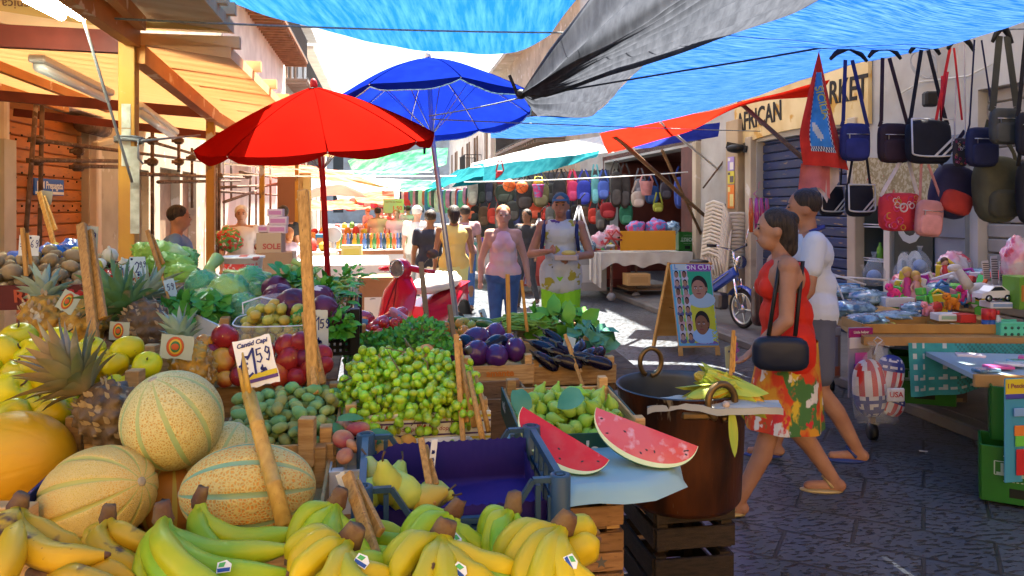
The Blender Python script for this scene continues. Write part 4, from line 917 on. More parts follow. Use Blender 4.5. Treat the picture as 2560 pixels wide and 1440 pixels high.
b('yellow-green banana bunch with thick brown crown below the split stick',(872,1352,1.15),[((800,1385,1.10),(730,1450,1.06)),((790,1360,1.13),(725,1430,1.11)),((840,1425,1.06),(800,1500,1.02)),((880,1420,1.08),(1000,1440,1.09)),((870,1440,1.05),(960,1490,1.04)),((770,1345,1.17),(720,1400,1.16))],ban_y,.0185,(.5,0,.8),(905,1402,1.065,-25))
b('green bananas lying flat behind the split stick',(830,1330,1.36),[((930,1350,1.32),(1040,1362,1.3)),((920,1385,1.26),(1050,1385,1.25)),((910,1320,1.36),(1010,1335,1.34))],ban_g,.018,(-1,0,.2))
b('upper banana bunch in front of the blue crate, stem pointing right',(1132,1282,1.30),[((1060,1320,1.26),(1020,1400,1.22)),((1050,1300,1.29),(1015,1370,1.27)),((1120,1340,1.26),(1180,1400,1.24)),((1170,1350,1.28),(1290,1400,1.28))],ban_g,.0185,(.5,.1,.8),(1140,1350,1.235,-50,10))
b('big yellow-green banana bunch at bottom centre with brown crown',(1104,1338,1.16),[((1030,1375,1.11),(985,1450,1.07)),((1010,1370,1.14),(975,1430,1.12)),((1075,1420,1.07),(1040,1500,1.03)),((1110,1430,1.06),(1120,1510,1.02)),((1150,1420,1.08),(1235,1450,1.07)),((1180,1400,1.11),(1300,1420,1.11))],ban_y,.0195,(.4,0,.85),(1150,1425,1.055,-35))
b('banana bunch with short stem left of the right end bunch',(1282,1272,1.32),[((1235,1320,1.28),(1225,1400,1.25)),((1250,1340,1.26),(1255,1420,1.22)),((1310,1340,1.29),(1340,1400,1.27)),((1225,1300,1.32),(1218,1370,1.3))],ban_g,.0185,(.1,.1,1))
b('yellow banana bunch at the right end of the banana row',(1405,1318,1.20),[((1320,1350,1.16),(1270,1440,1.13)),((1330,1385,1.12),(1300,1480,1.08)),((1365,1400,1.10),(1345,1500,1.06)),((1400,1410,1.10),(1430,1500,1.08)),((1290,1340,1.2),(1255,1420,1.18)),((1420,1420,1.1),(1500,1470,1.1))],ban_y,.020,(.5,0,.8),(1428,1405,1.085,-60))
b('two thick bananas pointing right at the wooden crates',(1385,1395,1.22),[((1430,1330,1.24),(1488,1330,1.25)),((1440,1380,1.19),(1492,1352,1.2))],ban_y,.024,(-1,0,0))
b('green banana finger pair at bottom between the two centre bunches',(1020,1440,1.14),[((900,1410,1.12),(800,1470,1.10)),((1180,1440,1.1),(1330,1500,1.08))],ban_g,.018,(0,0,1))
t,_=crate('shallow wooden crate under the bananas along the bottom',40,1650,1.02,.80,.30,.08,0,post=0)
# ------------------------------------------------------------------ grapes, peaches and their crate
grape_m=pm('grape_green',(.40,.56,.02),(.24,.46,.02),sc=40,rough=.3,rand=.25,hue=.02,sss=.35,spec=.5,spots=[((.42,.40,.10),70,.68,.74)])
gtwig=flat('grape_twig',(.14,.12,.04),.7)
gr_mesh=[]
for k in range(3):
 m=MB();m.ball((0,0,0),(.0115,.0115,.0115*(1.0+.22*k)),12,8);gr_mesh.append(m.mesh('berry',grape_m))
t,M7=crate('white and yellow printed grape crate with corner posts',858,1050,1.90,.37,.42,.11,5,bottom=-.09,front_mat=white_card)
# printed strip on the crate front
m=MB();m.box((.185,-.006,-.030),(.372,.004,.075));m.mat(1).box((.185,-.0085,-.002),(.372,.002,.006));m.mat(1).box((.185,-.0085,-.058),(.372,.002,.006));m.mat(2).box((.185,-.0085,-.014),(.372,.002,.004));m.mat(2).box((.185,-.0085,-.046),(.372,.002,.004))
for i in range(24):m.mat(0).ball((.008+i*.0155,-.006,.0075),(.008,.002,.004),8,4)
st=obj('printed_strip',m,[pm('strip_white',(.72,.70,.62),rough=.7),flat('strip_yellow',(.55,.42,.03)),flat('strip_purple',(.08,.04,.16))],t)
fr=Matrix(((1,0,0,0),(0,0,-1,0),(0,1,0,0),(0,0,0,1)))
for x in(.06,.155,.25):text('La doppia',.016,flat('print_crimson',(.35,.03,.03)),st,T((x,-.0088,-.030))@fr,.0003,.2)
for x in(.105,.200):text('"A"',.03,MATS['print_crimson'],st,T((x,-.0088,-.030))@fr,.0003,.15,bold=.0005)
for x in(.045,.137,.228,.315):m=MB();m.ball((x,-.009,-.032),(.006,.001,.009),8,5);obj('printed_fruit',m,flat('print_lime',(.3,.36,.05)),st)
BUN=[(905,985,80),(950,1030,64),(985,925,84),(1000,975,84),(1060,936,80),(1085,990,80),(1125,960,74),(930,945,74),(1060,1025,58),(1130,1015,50)]
GL_=['bunch of green grapes at the left side of the printed crate','bunch of grapes hanging over the printed strip, left','bunch of grapes on top of the heap below the peach','long bunch of grapes in the heap centre','bunch of grapes with bare brown twig at the top right','full bunch of grapes right of the heap centre','bunch of grapes at the right beside the sticks','bunch of grapes at upper left of the heap','small bunch of grapes above the printed A emblem','small bunch of round grapes by the right corner post']
g=random.Random(12);allb=[]
for(u,v,n),lab in zip(BUN,GL_):
 Y=1.98+(1000-v)*.0021;c=at(u,v,Y);t=thing('grape_bunch',lab,'grapes',T(c),'green grapes in the printed crate')
 m=MB();m.tube([(0,.03,.035),(.004,.015,.02),(-.005,0,0),(.01,.005,-.03)],.0024,5)
 pts=[]
 for i in range(n):
  for _ in range(60):
   p=V((g.gauss(0,.042),g.gauss(0,.026),g.gauss(0,.032)))
   q=c+p
   if p.length<.085 and all((q-o).length>.0158 for o in allb):break
  else:continue
  allb.append(q);pts.append(p)
 for p in pts[:16]:m.tube([p*.2,p*.8],.0012,4)
 obj('twig',m,gtwig,t)
 for p in pts:
  o=link(bpy.data.objects.new('berry',g.choice(gr_mesh)));o.parent=t;o.matrix_local=T(p)@rnd_rot(g)@Matrix.Scale(g.uniform(.72,1.08),4)
m=MB()
for pts in([(1010,880,2.0),(965,870,2.05),(985,905,2.0),(1000,930,1.98)],[(1055,895,1.98),(1068,905,1.95),(1070,925,1.95)],[(855,955,2.0),(880,945,1.98),(905,962,1.96)],[(1020,870,2.1),(1010,845,2.15),(1035,880,2.05)]):m.tube([at(*p)for p in pts],.0022,6)
one('vine_twig','bare brown vine twigs poking out of the grape heap','twig',m,gtwig)
peach_m=pm('peach',(.62,.42,.09),(.58,.18,.06),sc=9,lo=.48,hi=.68,rough=.7,rand=.08)
pch=fruit_mesh('peach',.033,[peach_m,stem_m],.95,.16,.08,20)
def place(name,mesh,r0,lst,cat,group,what,where,lay=70):
 res=[]
 for(u,v,r,Y)in lst:
  o=link(bpy.data.objects.new(name,mesh if not isinstance(mesh,list)else g.choice(mesh)));o.matrix_world=T(at(u,v,Y))@rot('Z',g.uniform(0,360))@rot('X',g.uniform(-lay,lay))@rot('Y',g.uniform(-lay,lay))@Matrix.Scale(r*Y/F/r0,4);tag(o,None,cat,group);res.append(o)
 rank_labels(res,what,where);return res
place('peach',pch,.033,[(965,890,22,2.22),(1066,882,22,2.22),(1108,900,20,2.2),(1122,932,24,2.12),(1085,915,22,2.16),(932,915,18,2.18),(930,900,16,2.24),(1010,895,18,2.25),(1140,965,18,2.05)],'peach','peaches behind the grapes','yellow peach','behind the grape heap')
# flat peaches and apricots
t,M8=crate('white cardboard tray with flat peaches left of the apricots',822,1178,1.70,.10,.17,.10,3,white_card,name='cardboard_tray',cat='tray',bottom=-.06,post=-.005)
m=MB();m.box((.07,-.006,-.05),(.03,.003,.03));obj('print',m,flat('print_red2',(.4,.02,.02)),t)
flatp=fruit_mesh('flat_peach',.034,[pm('flat_peach',(.56,.26,.11),(.34,.05,.05),sc=9,lo=.42,hi=.6,rough=.65,rand=.1),stem_m],.6,.22,0,20)
place('flat_peach',flatp,.034,[(858,1098,28,1.75),(895,1072,30,1.80),(872,1068,22,1.86),(920,1100,24,1.76),(862,1140,22,1.70),(882,1115,22,1.74),(848,1066,20,1.86)],'flat peach','flat peaches by the grape crate','flattened red blushed peach','tray below grapes')
m=MB()
for(u,v,Y,d)in((845,1048,1.82,(.8,0,.2)),(905,1078,1.8,(.9,0,-.4)),(830,1060,1.82,(.5,-.3,-.3)),(920,1084,1.79,(1,.2,.1))):m.leaf(at(u,v,Y),d,(0,-.5,1),.06,.028,.3,5)
one('peach_leaf','loose green peach leaves above the flat peaches','leaf',m,pm('leaf_peach',(.05,.16,.06),(.08,.22,.07),sc=12,rough=.5))
apr=fruit_mesh('apricot',.024,[pm('apricot',(.66,.36,.05),(.62,.26,.04),sc=10,rough=.6,rand=.1),stem_m],.95,.15,.12,18)
place('apricot',apr,.024,[(915,1122,27,1.80),(985,1118,27,1.84),(1020,1106,22,1.88),(1010,1128,21,1.80),(955,1130,22,1.80),(1030,1132,20,1.80),(975,1140,20,1.79),(1100,1136,22,1.80),(940,1112,20,1.86)],'apricot','apricots behind the blue crate','orange apricot','behind blue crate')
t,M9=crate('low white apricot tray behind the blue crate',900,1142,1.775,.27,.10,.06,3,white_card,name='cardboard_tray',cat='tray',bottom=-.05,post=-.004)
m=MB();m.box(at(1215,1128,1.82),(.085,.07,.035),None,.002);one('carton','small brown open carton by the sticks','carton',m,pm('carton_brown',(.34,.2,.1),rough=.8))
# ------------------------------------------------------------------ blue plastic crate with pears
bluecr=pm('crate_slate',(.035,.075,.115),(.03,.06,.09),sc=6,rough=.4)
t=thing('plastic_crate','dark blue grey plastic crate with purple lining and a few pears','crate',frame_at(905,1232,1.44,2))
w,d,h=.385,.30,.115
for(x,y)in((0,0),(1,0),(0,1),(1,1)):
 m=MB();c=V((x*w,y*d,0));m.lathe([(.021,-h),(.021,.012),(.017,.014),(.012,.014),(.012,-.02)],T(c),14,False);obj('corner_post',m,bluecr,t)
for y in(0,d):
 m=MB();z0=-.035
 for s in(0,1):
  x0=s*w;q=-1 if s else 1
  m.bar((x0+q*.015,y,.004),(x0+q*.055,y,.004),.012,.010);m.bar((x0+q*.055,y,.004),(x0+q*.10,y,-.066),.012,.010)
  m.bar((x0+q*.02,y,-.03),(x0+q*.02,y,-h),.010);m.bar((x0+q*.045,y,-.005),(x0+q*.045,y,-h),.010)
 m.bar((.10,y,-.066),(w-.10,y,-.066),.012,.012);m.bar((.0,y,-.085),(w,y,-.085),.012,.010);m.bar((0,y,-h),(w,y,-h),.014,.014)
 k=.10
 while k<w-.08:m.bar((k,y,-.066),(k,y,-h),.009,.009);k+=.026
 obj('end_wall',m,bluecr,t)
for x in(0,w):
 m=MB();m.bar((x,0,.004),(x,d,.004),.014,.016);m.bar((x,0,-.055),(x,d,-.055),.012,.010);m.bar((x,0,-h),(x,d,-h),.014,.014)
 k=.03
 while k<d:m.bar((x,k,.004),(x,k,-h),.010,.012);k+=.052
 obj('side_wall',m,bluecr,t)
m=MB();m.box((w/2,d/2,-h),(w,d,.006));obj('bottom',m,bluecr,t)
purple=pm('purple_lining',(.012,.008,.11),(.035,.014,.14),sc=5,rough=.8)
def lining(u,v):
 x=.016+(w-.032)*u;rip=.004*abs(math.sin(u*62))
 if v<.3:k=v/.3;return V((x,.016,-.042-rip*(1-k)-.062*k))
 if v<.7:k=(v-.3)/.4;return V((x,.016+(d-.03)*k,-.104+.006*math.sin(u*9)))
 k=(v-.7)/.3;return V((x,d-.014-.008*math.sin(k*3),-.104+.098*k*(1-.25*max(0,1-u*7))-rip*k))
m=MB();m.grid(lining,90,30)
m.grid(lambda u,v:V((w-.018-.006*v,.02+(d-.04)*u,-.1+.075*v*(1-.4*(1-u))+.004*math.sin(u*40)*v)),30,6)
obj('lining',m,purple,t)
def pear_mesh():
 m=MB();m.lathe([(0,-.034),(.016,-.0335),(.028,-.024),(.0335,-.006),(.031,.012),(.022,.030),(.0145,.044),(.011,.053),(.005,.0565),(0,.056)],None,20,False);m.mat(1).tube([(0,0,.054),(.002,0,.066),(.008,.002,.078)],[.0026,.002,.0028],6)
 return m.mesh('pear',[pm('pear',(.40,.48,.06),(.54,.42,.05),sc=8,lo=.4,hi=.62,rough=.4,rand=.1,hue=.02,spots=[((.28,.2,.06),60,.7,.74)]),stem_m])
pm_=pear_mesh()
for(u,v,Y,ax_,lab,s)in((968,1215,1.50,(-.12,-.25,.95),'yellow pear standing upright with a bent stem in the blue crate',1),(1010,1232,1.51,(-.5,.5,.5),'yellow-green pear lying beside the upright pear',1.05),(935,1205,1.56,(-.3,.6,.5),'green pear behind the upright pear at left',1.05),(915,1238,1.49,(.5,.3,.3),'green pear in the front left corner of the blue crate',.95),(1060,1248,1.52,(.8,.3,.2),'pale green pear lying low behind the sign stick',.9),(1085,1235,1.58,(.7,-.5,.15),'round green pear right of the sign stick with its stem to the right',.9),(985,1210,1.62,(.2,.6,.6),'green pear at the back of the blue crate group',.95)):
 one('pear',lab,'pear',pm_,None,T(at(u,v,Y))@yz(ax_)@Matrix.Scale(s,4),'pears in the blue plastic crate')
 # ------------------------------------------------------------------ figs in the dark green box
green_box=pm('box_green',(.012,.075,.045),(.01,.06,.035),sc=5,rough=.5)
t,M10=crate('dark green printed fig box with pale wooden posts',1310,1092,1.93,.325,.42,.085,3,bottom=-.065,name='fruit_box',yaw=-2)
for(c,s)in(((.1625,-.0065,-.036),(.335,.004,.082)),((-.0065,.21,-.036),(.004,.425,.082)),((.3315,.21,-.036),(.004,.425,.07))):m=MB();m.box(c,s);obj('printed_side',m,green_box,t)
lw_=flat('print_cream',(.6,.62,.5))
text("sat's",.062,lw_,t,T((.14,-.0092,-.04))@fr,.0004,bold=.001)
lf2=Matrix(((0,0,-1,0),(-1,0,0,0),(0,1,0,0),(0,0,0,1)))
text("sat's",.04,lw_,t,T((-.0088,.35,-.032))@lf2,.0004,bold=.0006)
m=MB()
for i in range(8):m.box((.305,-.009,-.005-i*.008),(.022,.001,.004))
obj('print_lines',m,flat('print_pale_green',(.25,.4,.25)),t)
def fig_mesh(k):
 m=MB();m.lathe([(0,-.020),(.006,-.0205),(.014,-.017),(.0195,-.007),(.0195,.003),(.0145,.013),(.0078,.021),(.0042,.027),(.0038,.034),(0,.035)],None,14,False,lambda p,a:V((p.x+.12*k*max(0,p.z)**1.0*.8,p.y,p.z))*(1+.03*math.sin(a*7)))
 return m.mesh('fig',pm('fig_green',(.24,.44,.03),(.34,.46,.06),sc=10,rough=.45,rand=.16,hue=.02,spots=[((.44,.48,.14),60,.68,.74)]))
heap('fig','green fig','green box','fig','green figs in the green box',[fig_mesh(k)for k in range(3)],M10,deposit(118,.0190,.325,.42,-.058,11,.9,cx=.45,rad=.12),.0195,3,tiltmax=75)
for i,(u,v,Y,L,dr,lab)in enumerate(((1292,975,2.1,.085,(.3,-.6,-.6),'blue green fig leaf folded over the box edge'),(1455,985,1.95,.07,(-1,-.3,-.3),'dark fig leaf lying on top of the figs'))):
 m=MB();m.leaf(at(u,v,Y),dr,(.2,-.6,.8),L,.06,.3,8,.2);one('fig_leaf',lab,'leaf',m,pm('fig_leaf',(.04,.20,.12),(.10,.28,.16),sc=10,rough=.5))
 # ------------------------------------------------------------------ watermelon slices on the pale sheet
sheet_m=pm('pale_sheet',(.24,.40,.42),(.30,.44,.44),sc=3,rough=.45)
sp=[(1345,1140,1.80),(1392,1190,1.68),(1425,1200,1.66),(1500,1180,1.68),(1560,1174,1.68),(1640,1160,1.70),(1720,1130,1.78),(1660,1085,2.0),(1600,1055,2.2),(1270,1040,2.15),(1262,1070,1.98)]
m=MB();zt=at(1420,1198,1.66).z-.025
P=[]
for(u,v,Y)in sp:p=at(u,v,Y);p.z=zt+(0 if v>1110 else.0);P.append(p)
cc=sum(P,V((0,0,0)))/len(P)
def shf(u,v):
 k=u*len(P);i=int(k)%len(P);f=k-int(k);e=P[i].lerp(P[(i+1)%len(P)],f);p=cc.lerp(e,v)
 return V((p.x,p.y,zt-.035*max(0,v-.86)/.14*(1 if p.y<cc.y else.2)+.004*noise.noise(p*9)))
m.grid(shf,66,12);one('table_sheet','pale turquoise plastic sheet under the watermelon slices','sheet',m,sheet_m)
flesh=pm('watermelon_flesh',(.52,.012,.010),(.50,.06,.05),sc=14,lo=.48,hi=.7,rough=.35,coat=.25,bump=.15,bsc=30,spots=[((.65,.35,.36),22,.66,.76)])
rind_p=pm('watermelon_pale',(.62,.72,.42),(.55,.66,.35),sc=9,rough=.35,coat=.4);rind_g=pm('watermelon_skin',(.03,.12,.03),(.08,.22,.06),sc=8,stretch=(6,1,1),rough=.3)
flesh2=pm('watermelon_flesh_pale',(.55,.085,.085),(.54,.025,.02),sc=12,lo=.45,hi=.68,rough=.22,coat=.7,bump=.12,bsc=30,spots=[((.62,.4,.46),22,.62,.74)])
def wslice(label,a,b_,sagp,Y0,Y1,fl,wrap=True):
 A,B=at(a[0],a[1],Y0),at(b_[0],b_[1],Y1);X=(B-A);L=X.length;X.normalize()
 nd=at(sagp[0],sagp[1],(Y0+Y1)/2-.035)-(A+B)/2;nd=nd-X*nd.dot(X);H=nd.length;nd.normalize();Nn=X.cross(nd)
 if Nn.y<0:Nn=-Nn
 t=thing('watermelon_slice',label,'watermelon',T((A+B)/2));M=basis((0,0,0),X,nd,Nn)
 def arc(s,r,ph):
  x=-math.cos(math.pi*s);y=math.sin(math.pi*s)**.9
  yy=y*H*r;return M@V((x*L/2*(.93+.07*r),yy*math.cos(ph),yy*math.sin(ph)))
 PH=R(58);rs=[0,.25,.5,.75,.86,.93,.985,1]
 m=MB()
 for ph in(0,PH):
  for i in range(len(rs)-1):
   m.mat(0 if rs[i+1]<=.86 else(1 if rs[i+1]<=.985 else 2));m.grid(lambda u,v:arc(u,rs[i]+(rs[i+1]-rs[i])*v,ph),30,1)
 m.mat(2).grid(lambda u,v:arc(u,1,PH*v),30,8)
 obj('flesh',m,[fl,rind_p,rind_g],t)
 g=random.Random(int(a[0]));m=MB()
 for _ in range(9):
  p=arc(g.uniform(.15,.85),g.uniform(.35,.72),0)+(M.to_3x3()@V((0,0,.0004)));m.ball(p,1,8,5,(M@rot('Z',g.uniform(-60,60))).to_3x3().to_4x4()@Matrix.Diagonal((.0042,.0022,.0012,1)))
 obj('seeds',m,flat('seed_dark',(.05,.03,.03),.35),t)
 return t
wslice('deep red watermelon slice in cling film, left one',(1306,1016),(1524,1150),(1358,1152),1.84,1.76,flesh)
wslice('paler pink watermelon slice in cling film, right one',(1490,1018),(1746,1116),(1572,1150),1.86,1.80,flesh2)
# supports under the sheet: cardboard box and stacked wooden crates
t=thing('cardboard_box','dark printed cardboard box with handle hole under the sheet','box',frame_at(1330,1208,1.78))
m=MB();m.box((.125,.2,-.028),(.25,.4,.055),None,.002);obj('body',m,pm('card_dark',(.035,.028,.018),rough=.6),t)
m=MB();m.box((.14,-.002,-.022),(.06,.004,.018),None,.006);obj('handle_hole',m,flat('handle_hole',(.05,.01,.01)),t)
m=MB();m.ball((.225,-.001,-.02),(.011,.002,.011),14,6);obj('red_seal',m,flat('seal_red',(.5,.05,.02)),t)
m=MB();m.box((.13,-.0015,-.050),(.25,.003,.003));m.box((.247,-.0015,-.022),(.003,.003,.05));obj('gold_line',m,flat('gold_line',(.4,.25,.03)),t)
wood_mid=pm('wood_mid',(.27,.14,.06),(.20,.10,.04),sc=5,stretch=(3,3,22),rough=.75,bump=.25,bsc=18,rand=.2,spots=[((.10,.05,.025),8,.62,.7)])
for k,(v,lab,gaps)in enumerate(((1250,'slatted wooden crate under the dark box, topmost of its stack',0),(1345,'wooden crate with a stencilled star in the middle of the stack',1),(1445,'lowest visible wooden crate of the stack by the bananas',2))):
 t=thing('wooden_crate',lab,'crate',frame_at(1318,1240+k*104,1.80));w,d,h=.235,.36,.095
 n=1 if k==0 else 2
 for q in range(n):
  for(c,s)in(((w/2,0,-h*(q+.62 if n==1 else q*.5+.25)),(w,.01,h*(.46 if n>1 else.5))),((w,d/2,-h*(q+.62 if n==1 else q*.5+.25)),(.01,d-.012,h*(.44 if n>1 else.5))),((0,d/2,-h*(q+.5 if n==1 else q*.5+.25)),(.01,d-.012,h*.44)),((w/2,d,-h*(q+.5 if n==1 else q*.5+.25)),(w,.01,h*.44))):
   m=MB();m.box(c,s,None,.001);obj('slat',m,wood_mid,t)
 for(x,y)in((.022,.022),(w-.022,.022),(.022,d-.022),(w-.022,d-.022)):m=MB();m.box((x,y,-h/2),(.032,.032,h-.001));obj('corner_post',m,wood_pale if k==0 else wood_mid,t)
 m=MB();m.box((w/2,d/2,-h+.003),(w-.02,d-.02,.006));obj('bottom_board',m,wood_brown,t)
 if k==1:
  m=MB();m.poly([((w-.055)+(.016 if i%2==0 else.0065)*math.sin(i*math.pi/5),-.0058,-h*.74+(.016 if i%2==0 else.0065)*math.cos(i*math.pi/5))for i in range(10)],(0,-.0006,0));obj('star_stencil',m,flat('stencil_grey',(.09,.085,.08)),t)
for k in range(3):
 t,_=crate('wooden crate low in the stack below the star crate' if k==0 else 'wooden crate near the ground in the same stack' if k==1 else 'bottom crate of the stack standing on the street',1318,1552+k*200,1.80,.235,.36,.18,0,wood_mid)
 # ------------------------------------------------------------------ copper pot on dark crates
t=thing('cooking_pot','big old copper cooking pot with ring handles at the stall corner','pot',T(at(1702,962,2.50)+V((0,0,0))))
copper=pm('copper_old',(.12,.036,.011),(.025,.014,.010),sc=4,stretch=(3,3,.7),rough=.42,metal=.55,bump=.1,spots=[((.30,.26,.18),7,.66,.72)])
tin=pm('pot_inside',(.09,.10,.105),(.05,.055,.06),sc=4,rough=.45,metal=.5)
rr=.205
m=MB();m.lathe([(0,-.37),(rr*.86,-.37),(rr*.93,-.35),(rr*.97,-.2),(rr,-.02),(rr*1.03,-.004),(rr*1.035,.0)],None,48,False);obj('body',m,copper,t)
m=MB();m.lathe([(rr*1.034,.0005),(rr*1.02,.004),(rr*.985,.0),(rr*.955,-.02),(rr*.93,-.2),(rr*.85,-.34),(0,-.345)],None,48,False);obj('inside',m,tin,t)
def ring(c,e,r,tr):
 m=MB();m.tube([V(c)+V((e[0]*math.cos(a)*r,e[1]*math.cos(a)*r,math.sin(a)*r*1.15))for a in[R(-75+330*i/24-12)for i in range(25)]],tr,10);return m
brass=pm('old_brass',(.22,.13,.05),(.12,.075,.03),sc=12,rough=.4,metal=.7)
for nm,(u,v,Y)in(('a',(1627,905,2.68)),('b',(1804,1005,2.30))):
 c=at(u,v,Y)-t.location;obj('ring_handle',ring(c,(.95,.3),.042 if nm=='a' else.047,.0085 if nm=='a' else.0105),brass,t)
m=MB();m.box(at(1740,1040,2.295)-t.location,(.085,.012,.022),rot('Z',0),.006);obj('handle_plate',m,brass,t)
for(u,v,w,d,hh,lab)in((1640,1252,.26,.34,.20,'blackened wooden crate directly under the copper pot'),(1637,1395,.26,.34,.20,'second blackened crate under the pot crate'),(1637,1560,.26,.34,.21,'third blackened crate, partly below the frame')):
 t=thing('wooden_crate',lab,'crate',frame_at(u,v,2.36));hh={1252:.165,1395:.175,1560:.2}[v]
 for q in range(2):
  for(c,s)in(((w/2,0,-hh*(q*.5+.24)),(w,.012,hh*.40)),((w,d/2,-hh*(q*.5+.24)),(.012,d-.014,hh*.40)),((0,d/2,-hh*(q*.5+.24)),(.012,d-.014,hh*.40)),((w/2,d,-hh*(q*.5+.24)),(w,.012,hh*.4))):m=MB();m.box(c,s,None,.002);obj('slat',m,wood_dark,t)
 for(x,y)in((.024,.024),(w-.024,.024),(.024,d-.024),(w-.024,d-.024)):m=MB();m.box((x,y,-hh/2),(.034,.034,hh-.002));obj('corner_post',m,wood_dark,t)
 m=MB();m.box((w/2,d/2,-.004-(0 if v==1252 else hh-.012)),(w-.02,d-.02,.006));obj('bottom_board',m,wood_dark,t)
 # corn cobs and paper across the pot
corn_m=pm('corn',(.62,.38,.03),(.55,.3,.02),sc=60,rough=.4,bump=.4,bsc=120)
husk_m=pm('corn_husk',(.42,.44,.05),(.28,.38,.05),sc=6,stretch=(8,8,1),rough=.6,rand=.1)
def cob(label,c,ax_,L,r,husks,seed):
 g=random.Random(seed);t=thing('corn_cob',label,'corn',T(at(*c))@yz(ax_));m=MB()
 m.lathe([(0,-L/2),(r*.8,-L*.46),(r,-L*.2),(r*.9,L*.2),(r*.5,L*.44),(0,L/2)],None,20,False,lambda p,a:p*(1+.03*math.sin(a*14)));obj('kernels',m,corn_m,t)
 m=MB()
 for k in range(husks):
  a=k*6.28/husks+g.uniform(-.2,.2);d=V((math.cos(a)*.25,math.sin(a)*.25,1));m.leaf(V((math.cos(a)*r*.55,math.sin(a)*r*.55,-L*.62)),d,V((math.cos(a),math.sin(a),0)),L*g.uniform(.8,1.15),r*2.3,g.uniform(-.05,.35),7,-.5)
 obj('husk',m,husk_m,t)
cob('corn cob in pale husk pointing left across the pot rim',(1762,990,2.33),(-.92,-.1,-.35),.17,.022,6,1)
cob('corn cob in yellow green husk pointing right over the pot edge',(1848,985,2.36),(.8,-.15,-.45),.19,.034,9,2)
cob('corn cob behind the front ring handle with green husk',(1800,962,2.42),(-.7,.3,.25),.17,.03,8,3)
m=MB();m.ball(at(1815,1012,2.28),.012,10,8);one('garlic_bulb','small pale round garlic bulb inside the front ring handle','garlic',m,pm('garlic',(.5,.38,.28),rough=.7))
m=MB();m.leaf(at(1828,1025,2.29),(.05,-.1,-1),(0,-1,0),.14,.028,.0,8,.4);m.leaf(at(1790,990,2.36),(.45,-.1,1),(0,-1,.1),.085,.022,.1,6,.4);m.leaf(at(1805,940,2.4),(1,0,.1),(0,0,1),.06,.02,.3,6,.4);one('husk_leaf','long loose yellow husk leaf hanging down the copper pot','husk',m,husk_m)
pp=[at(1618,1020,2.34),at(1700,1008,2.30),at(1790,1018,2.27),at(1880,1020,2.27),at(1958,1022,2.30)]
m=MB();pc=curve(pp);m.grid(lambda u,v:pc(u)+V((.01*v,.07*v,.003*math.sin(u*9+v*3)+.010*v+.006*noise.noise(V((u*9,v*3,0))))),40,6);m.grid(lambda u,v:pc(u)+V((0,-.002,-.020*v+.003*math.sin(u*9)+.006*noise.noise(V((u*9,0,0))))),40,3)
one('wrapping_paper','crumpled pale wrapping paper laid across the pot rim','paper',m,pm('paper_wrap',(.42,.42,.38),(.34,.35,.32),sc=6,rough=.8))
# ------------------------------------------------------------------ back left: potatoes, tomatoes, onions, lettuce
pot_m=pm('potato',(.34,.25,.13),(.26,.19,.10),sc=14,rough=.85,rand=.16,bump=.1,bsc=60,spots=[((.18,.12,.06),30,.68,.72)])
pots=[egg_mesh('potato',.028,.036,pot_m,.06,14,10,k,.22)for k in range(4)]
t,M11=crate('dark red printed carton full of potatoes at the back left',-150,716,2.95,.53,.40,.10,9,pm('carton_red',(.13,.02,.015),(.09,.015,.01),sc=5,rough=.6),name='potato_box',post=-.004,bottom=-.06)
heap('potato','pale brown potato','back left box','potato','potatoes in the dark red box',pots,M11,deposit(74,.0275,.53,.40,-.05,21,.55,slope=.16,rad=.28),.030,3)
frm=Matrix(((1,0,0,0),(0,0,-1,0),(0,1,0,0),(0,0,0,1)))
text('RUSO',.07,flat('letter_orange',(.45,.08,.03)),t,T((.35,-.0075,-.045))@frm,.0006,0,bold=.002)
m=MB()
for(x,z)in((.47,-.03),(.49,-.045),(.475,-.06),(.505,-.035)):m.ball((x,-.004,z),(.013,.003,.013),10,6)
obj('printed_cherry',m,flat('print_cherry2',(.35,.02,.02)),t)
bag_blue=pm('bag_blue',(.55,.62,.70),(.03,.12,.42),sc=9,lo=.45,hi=.52,rough=.15,coat=.6,bump=.3,bsc=14)
def lump(label,c,r,mat_,name,cat,seed,amp=.3,M=None,group=None,fr=2.0,n=28,m_=18):
 m=MB();m.ball((0,0,0),1,n,m_)
 m.v=[tuple(V((p[0]*r[0],p[1]*r[1],p[2]*r[2]))*(1+amp*noise.noise(V(p)*fr+V((seed,seed*2,0)))+amp*.4*noise.noise(V(p)*fr*3+V((seed,0,0)))))for p in m.v]
 return one(name,label,cat,m,mat_,T(at(*c))@(M or Matrix()),group)
for c,r,lab in(((60,655,3.30),(.10,.06,.05),'blue and white plastic produce bag behind the left potatoes'),((128,650,3.3),(.075,.06,.07),'crinkled blue plastic bag behind the potato price card'),((180,640,3.35),(.07,.06,.075),'blue and white plastic bag with lemons beside the tall stick')):lump(lab,c,r,bag_blue,'plastic_bag','bag',c[0])
place('lemon',egg_mesh('lemon',.026,.032,pm('lemon',(.62,.5,.04),rough=.4),.0,12,8,1,.05),.03,[(138,616,11,3.35),(190,628,14,3.30),(182,622,12,3.4)],'lemon','lemons among the plastic bags','lemon','among the blue plastic bags')
tom_m=pm('tomato',(.50,.025,.015),(.42,.02,.01),sc=6,rough=.18,rand=.1,coat=.3)
tom_g=pm('tomato_green',(.46,.17,.03),(.24,.32,.06),sc=9,lo=.42,hi=.6,rough=.25,rand=.1)
tomt=fruit_mesh('tomato',.028,[tom_m,flat('tomato_stem',(.05,.14,.03))],.85,.16,0,18,.01)
tomg=fruit_mesh('unripe_tomato',.028,[tom_g,flat('tomato_stem',(.05,.14,.03))],.85,.16,0,18,.01)
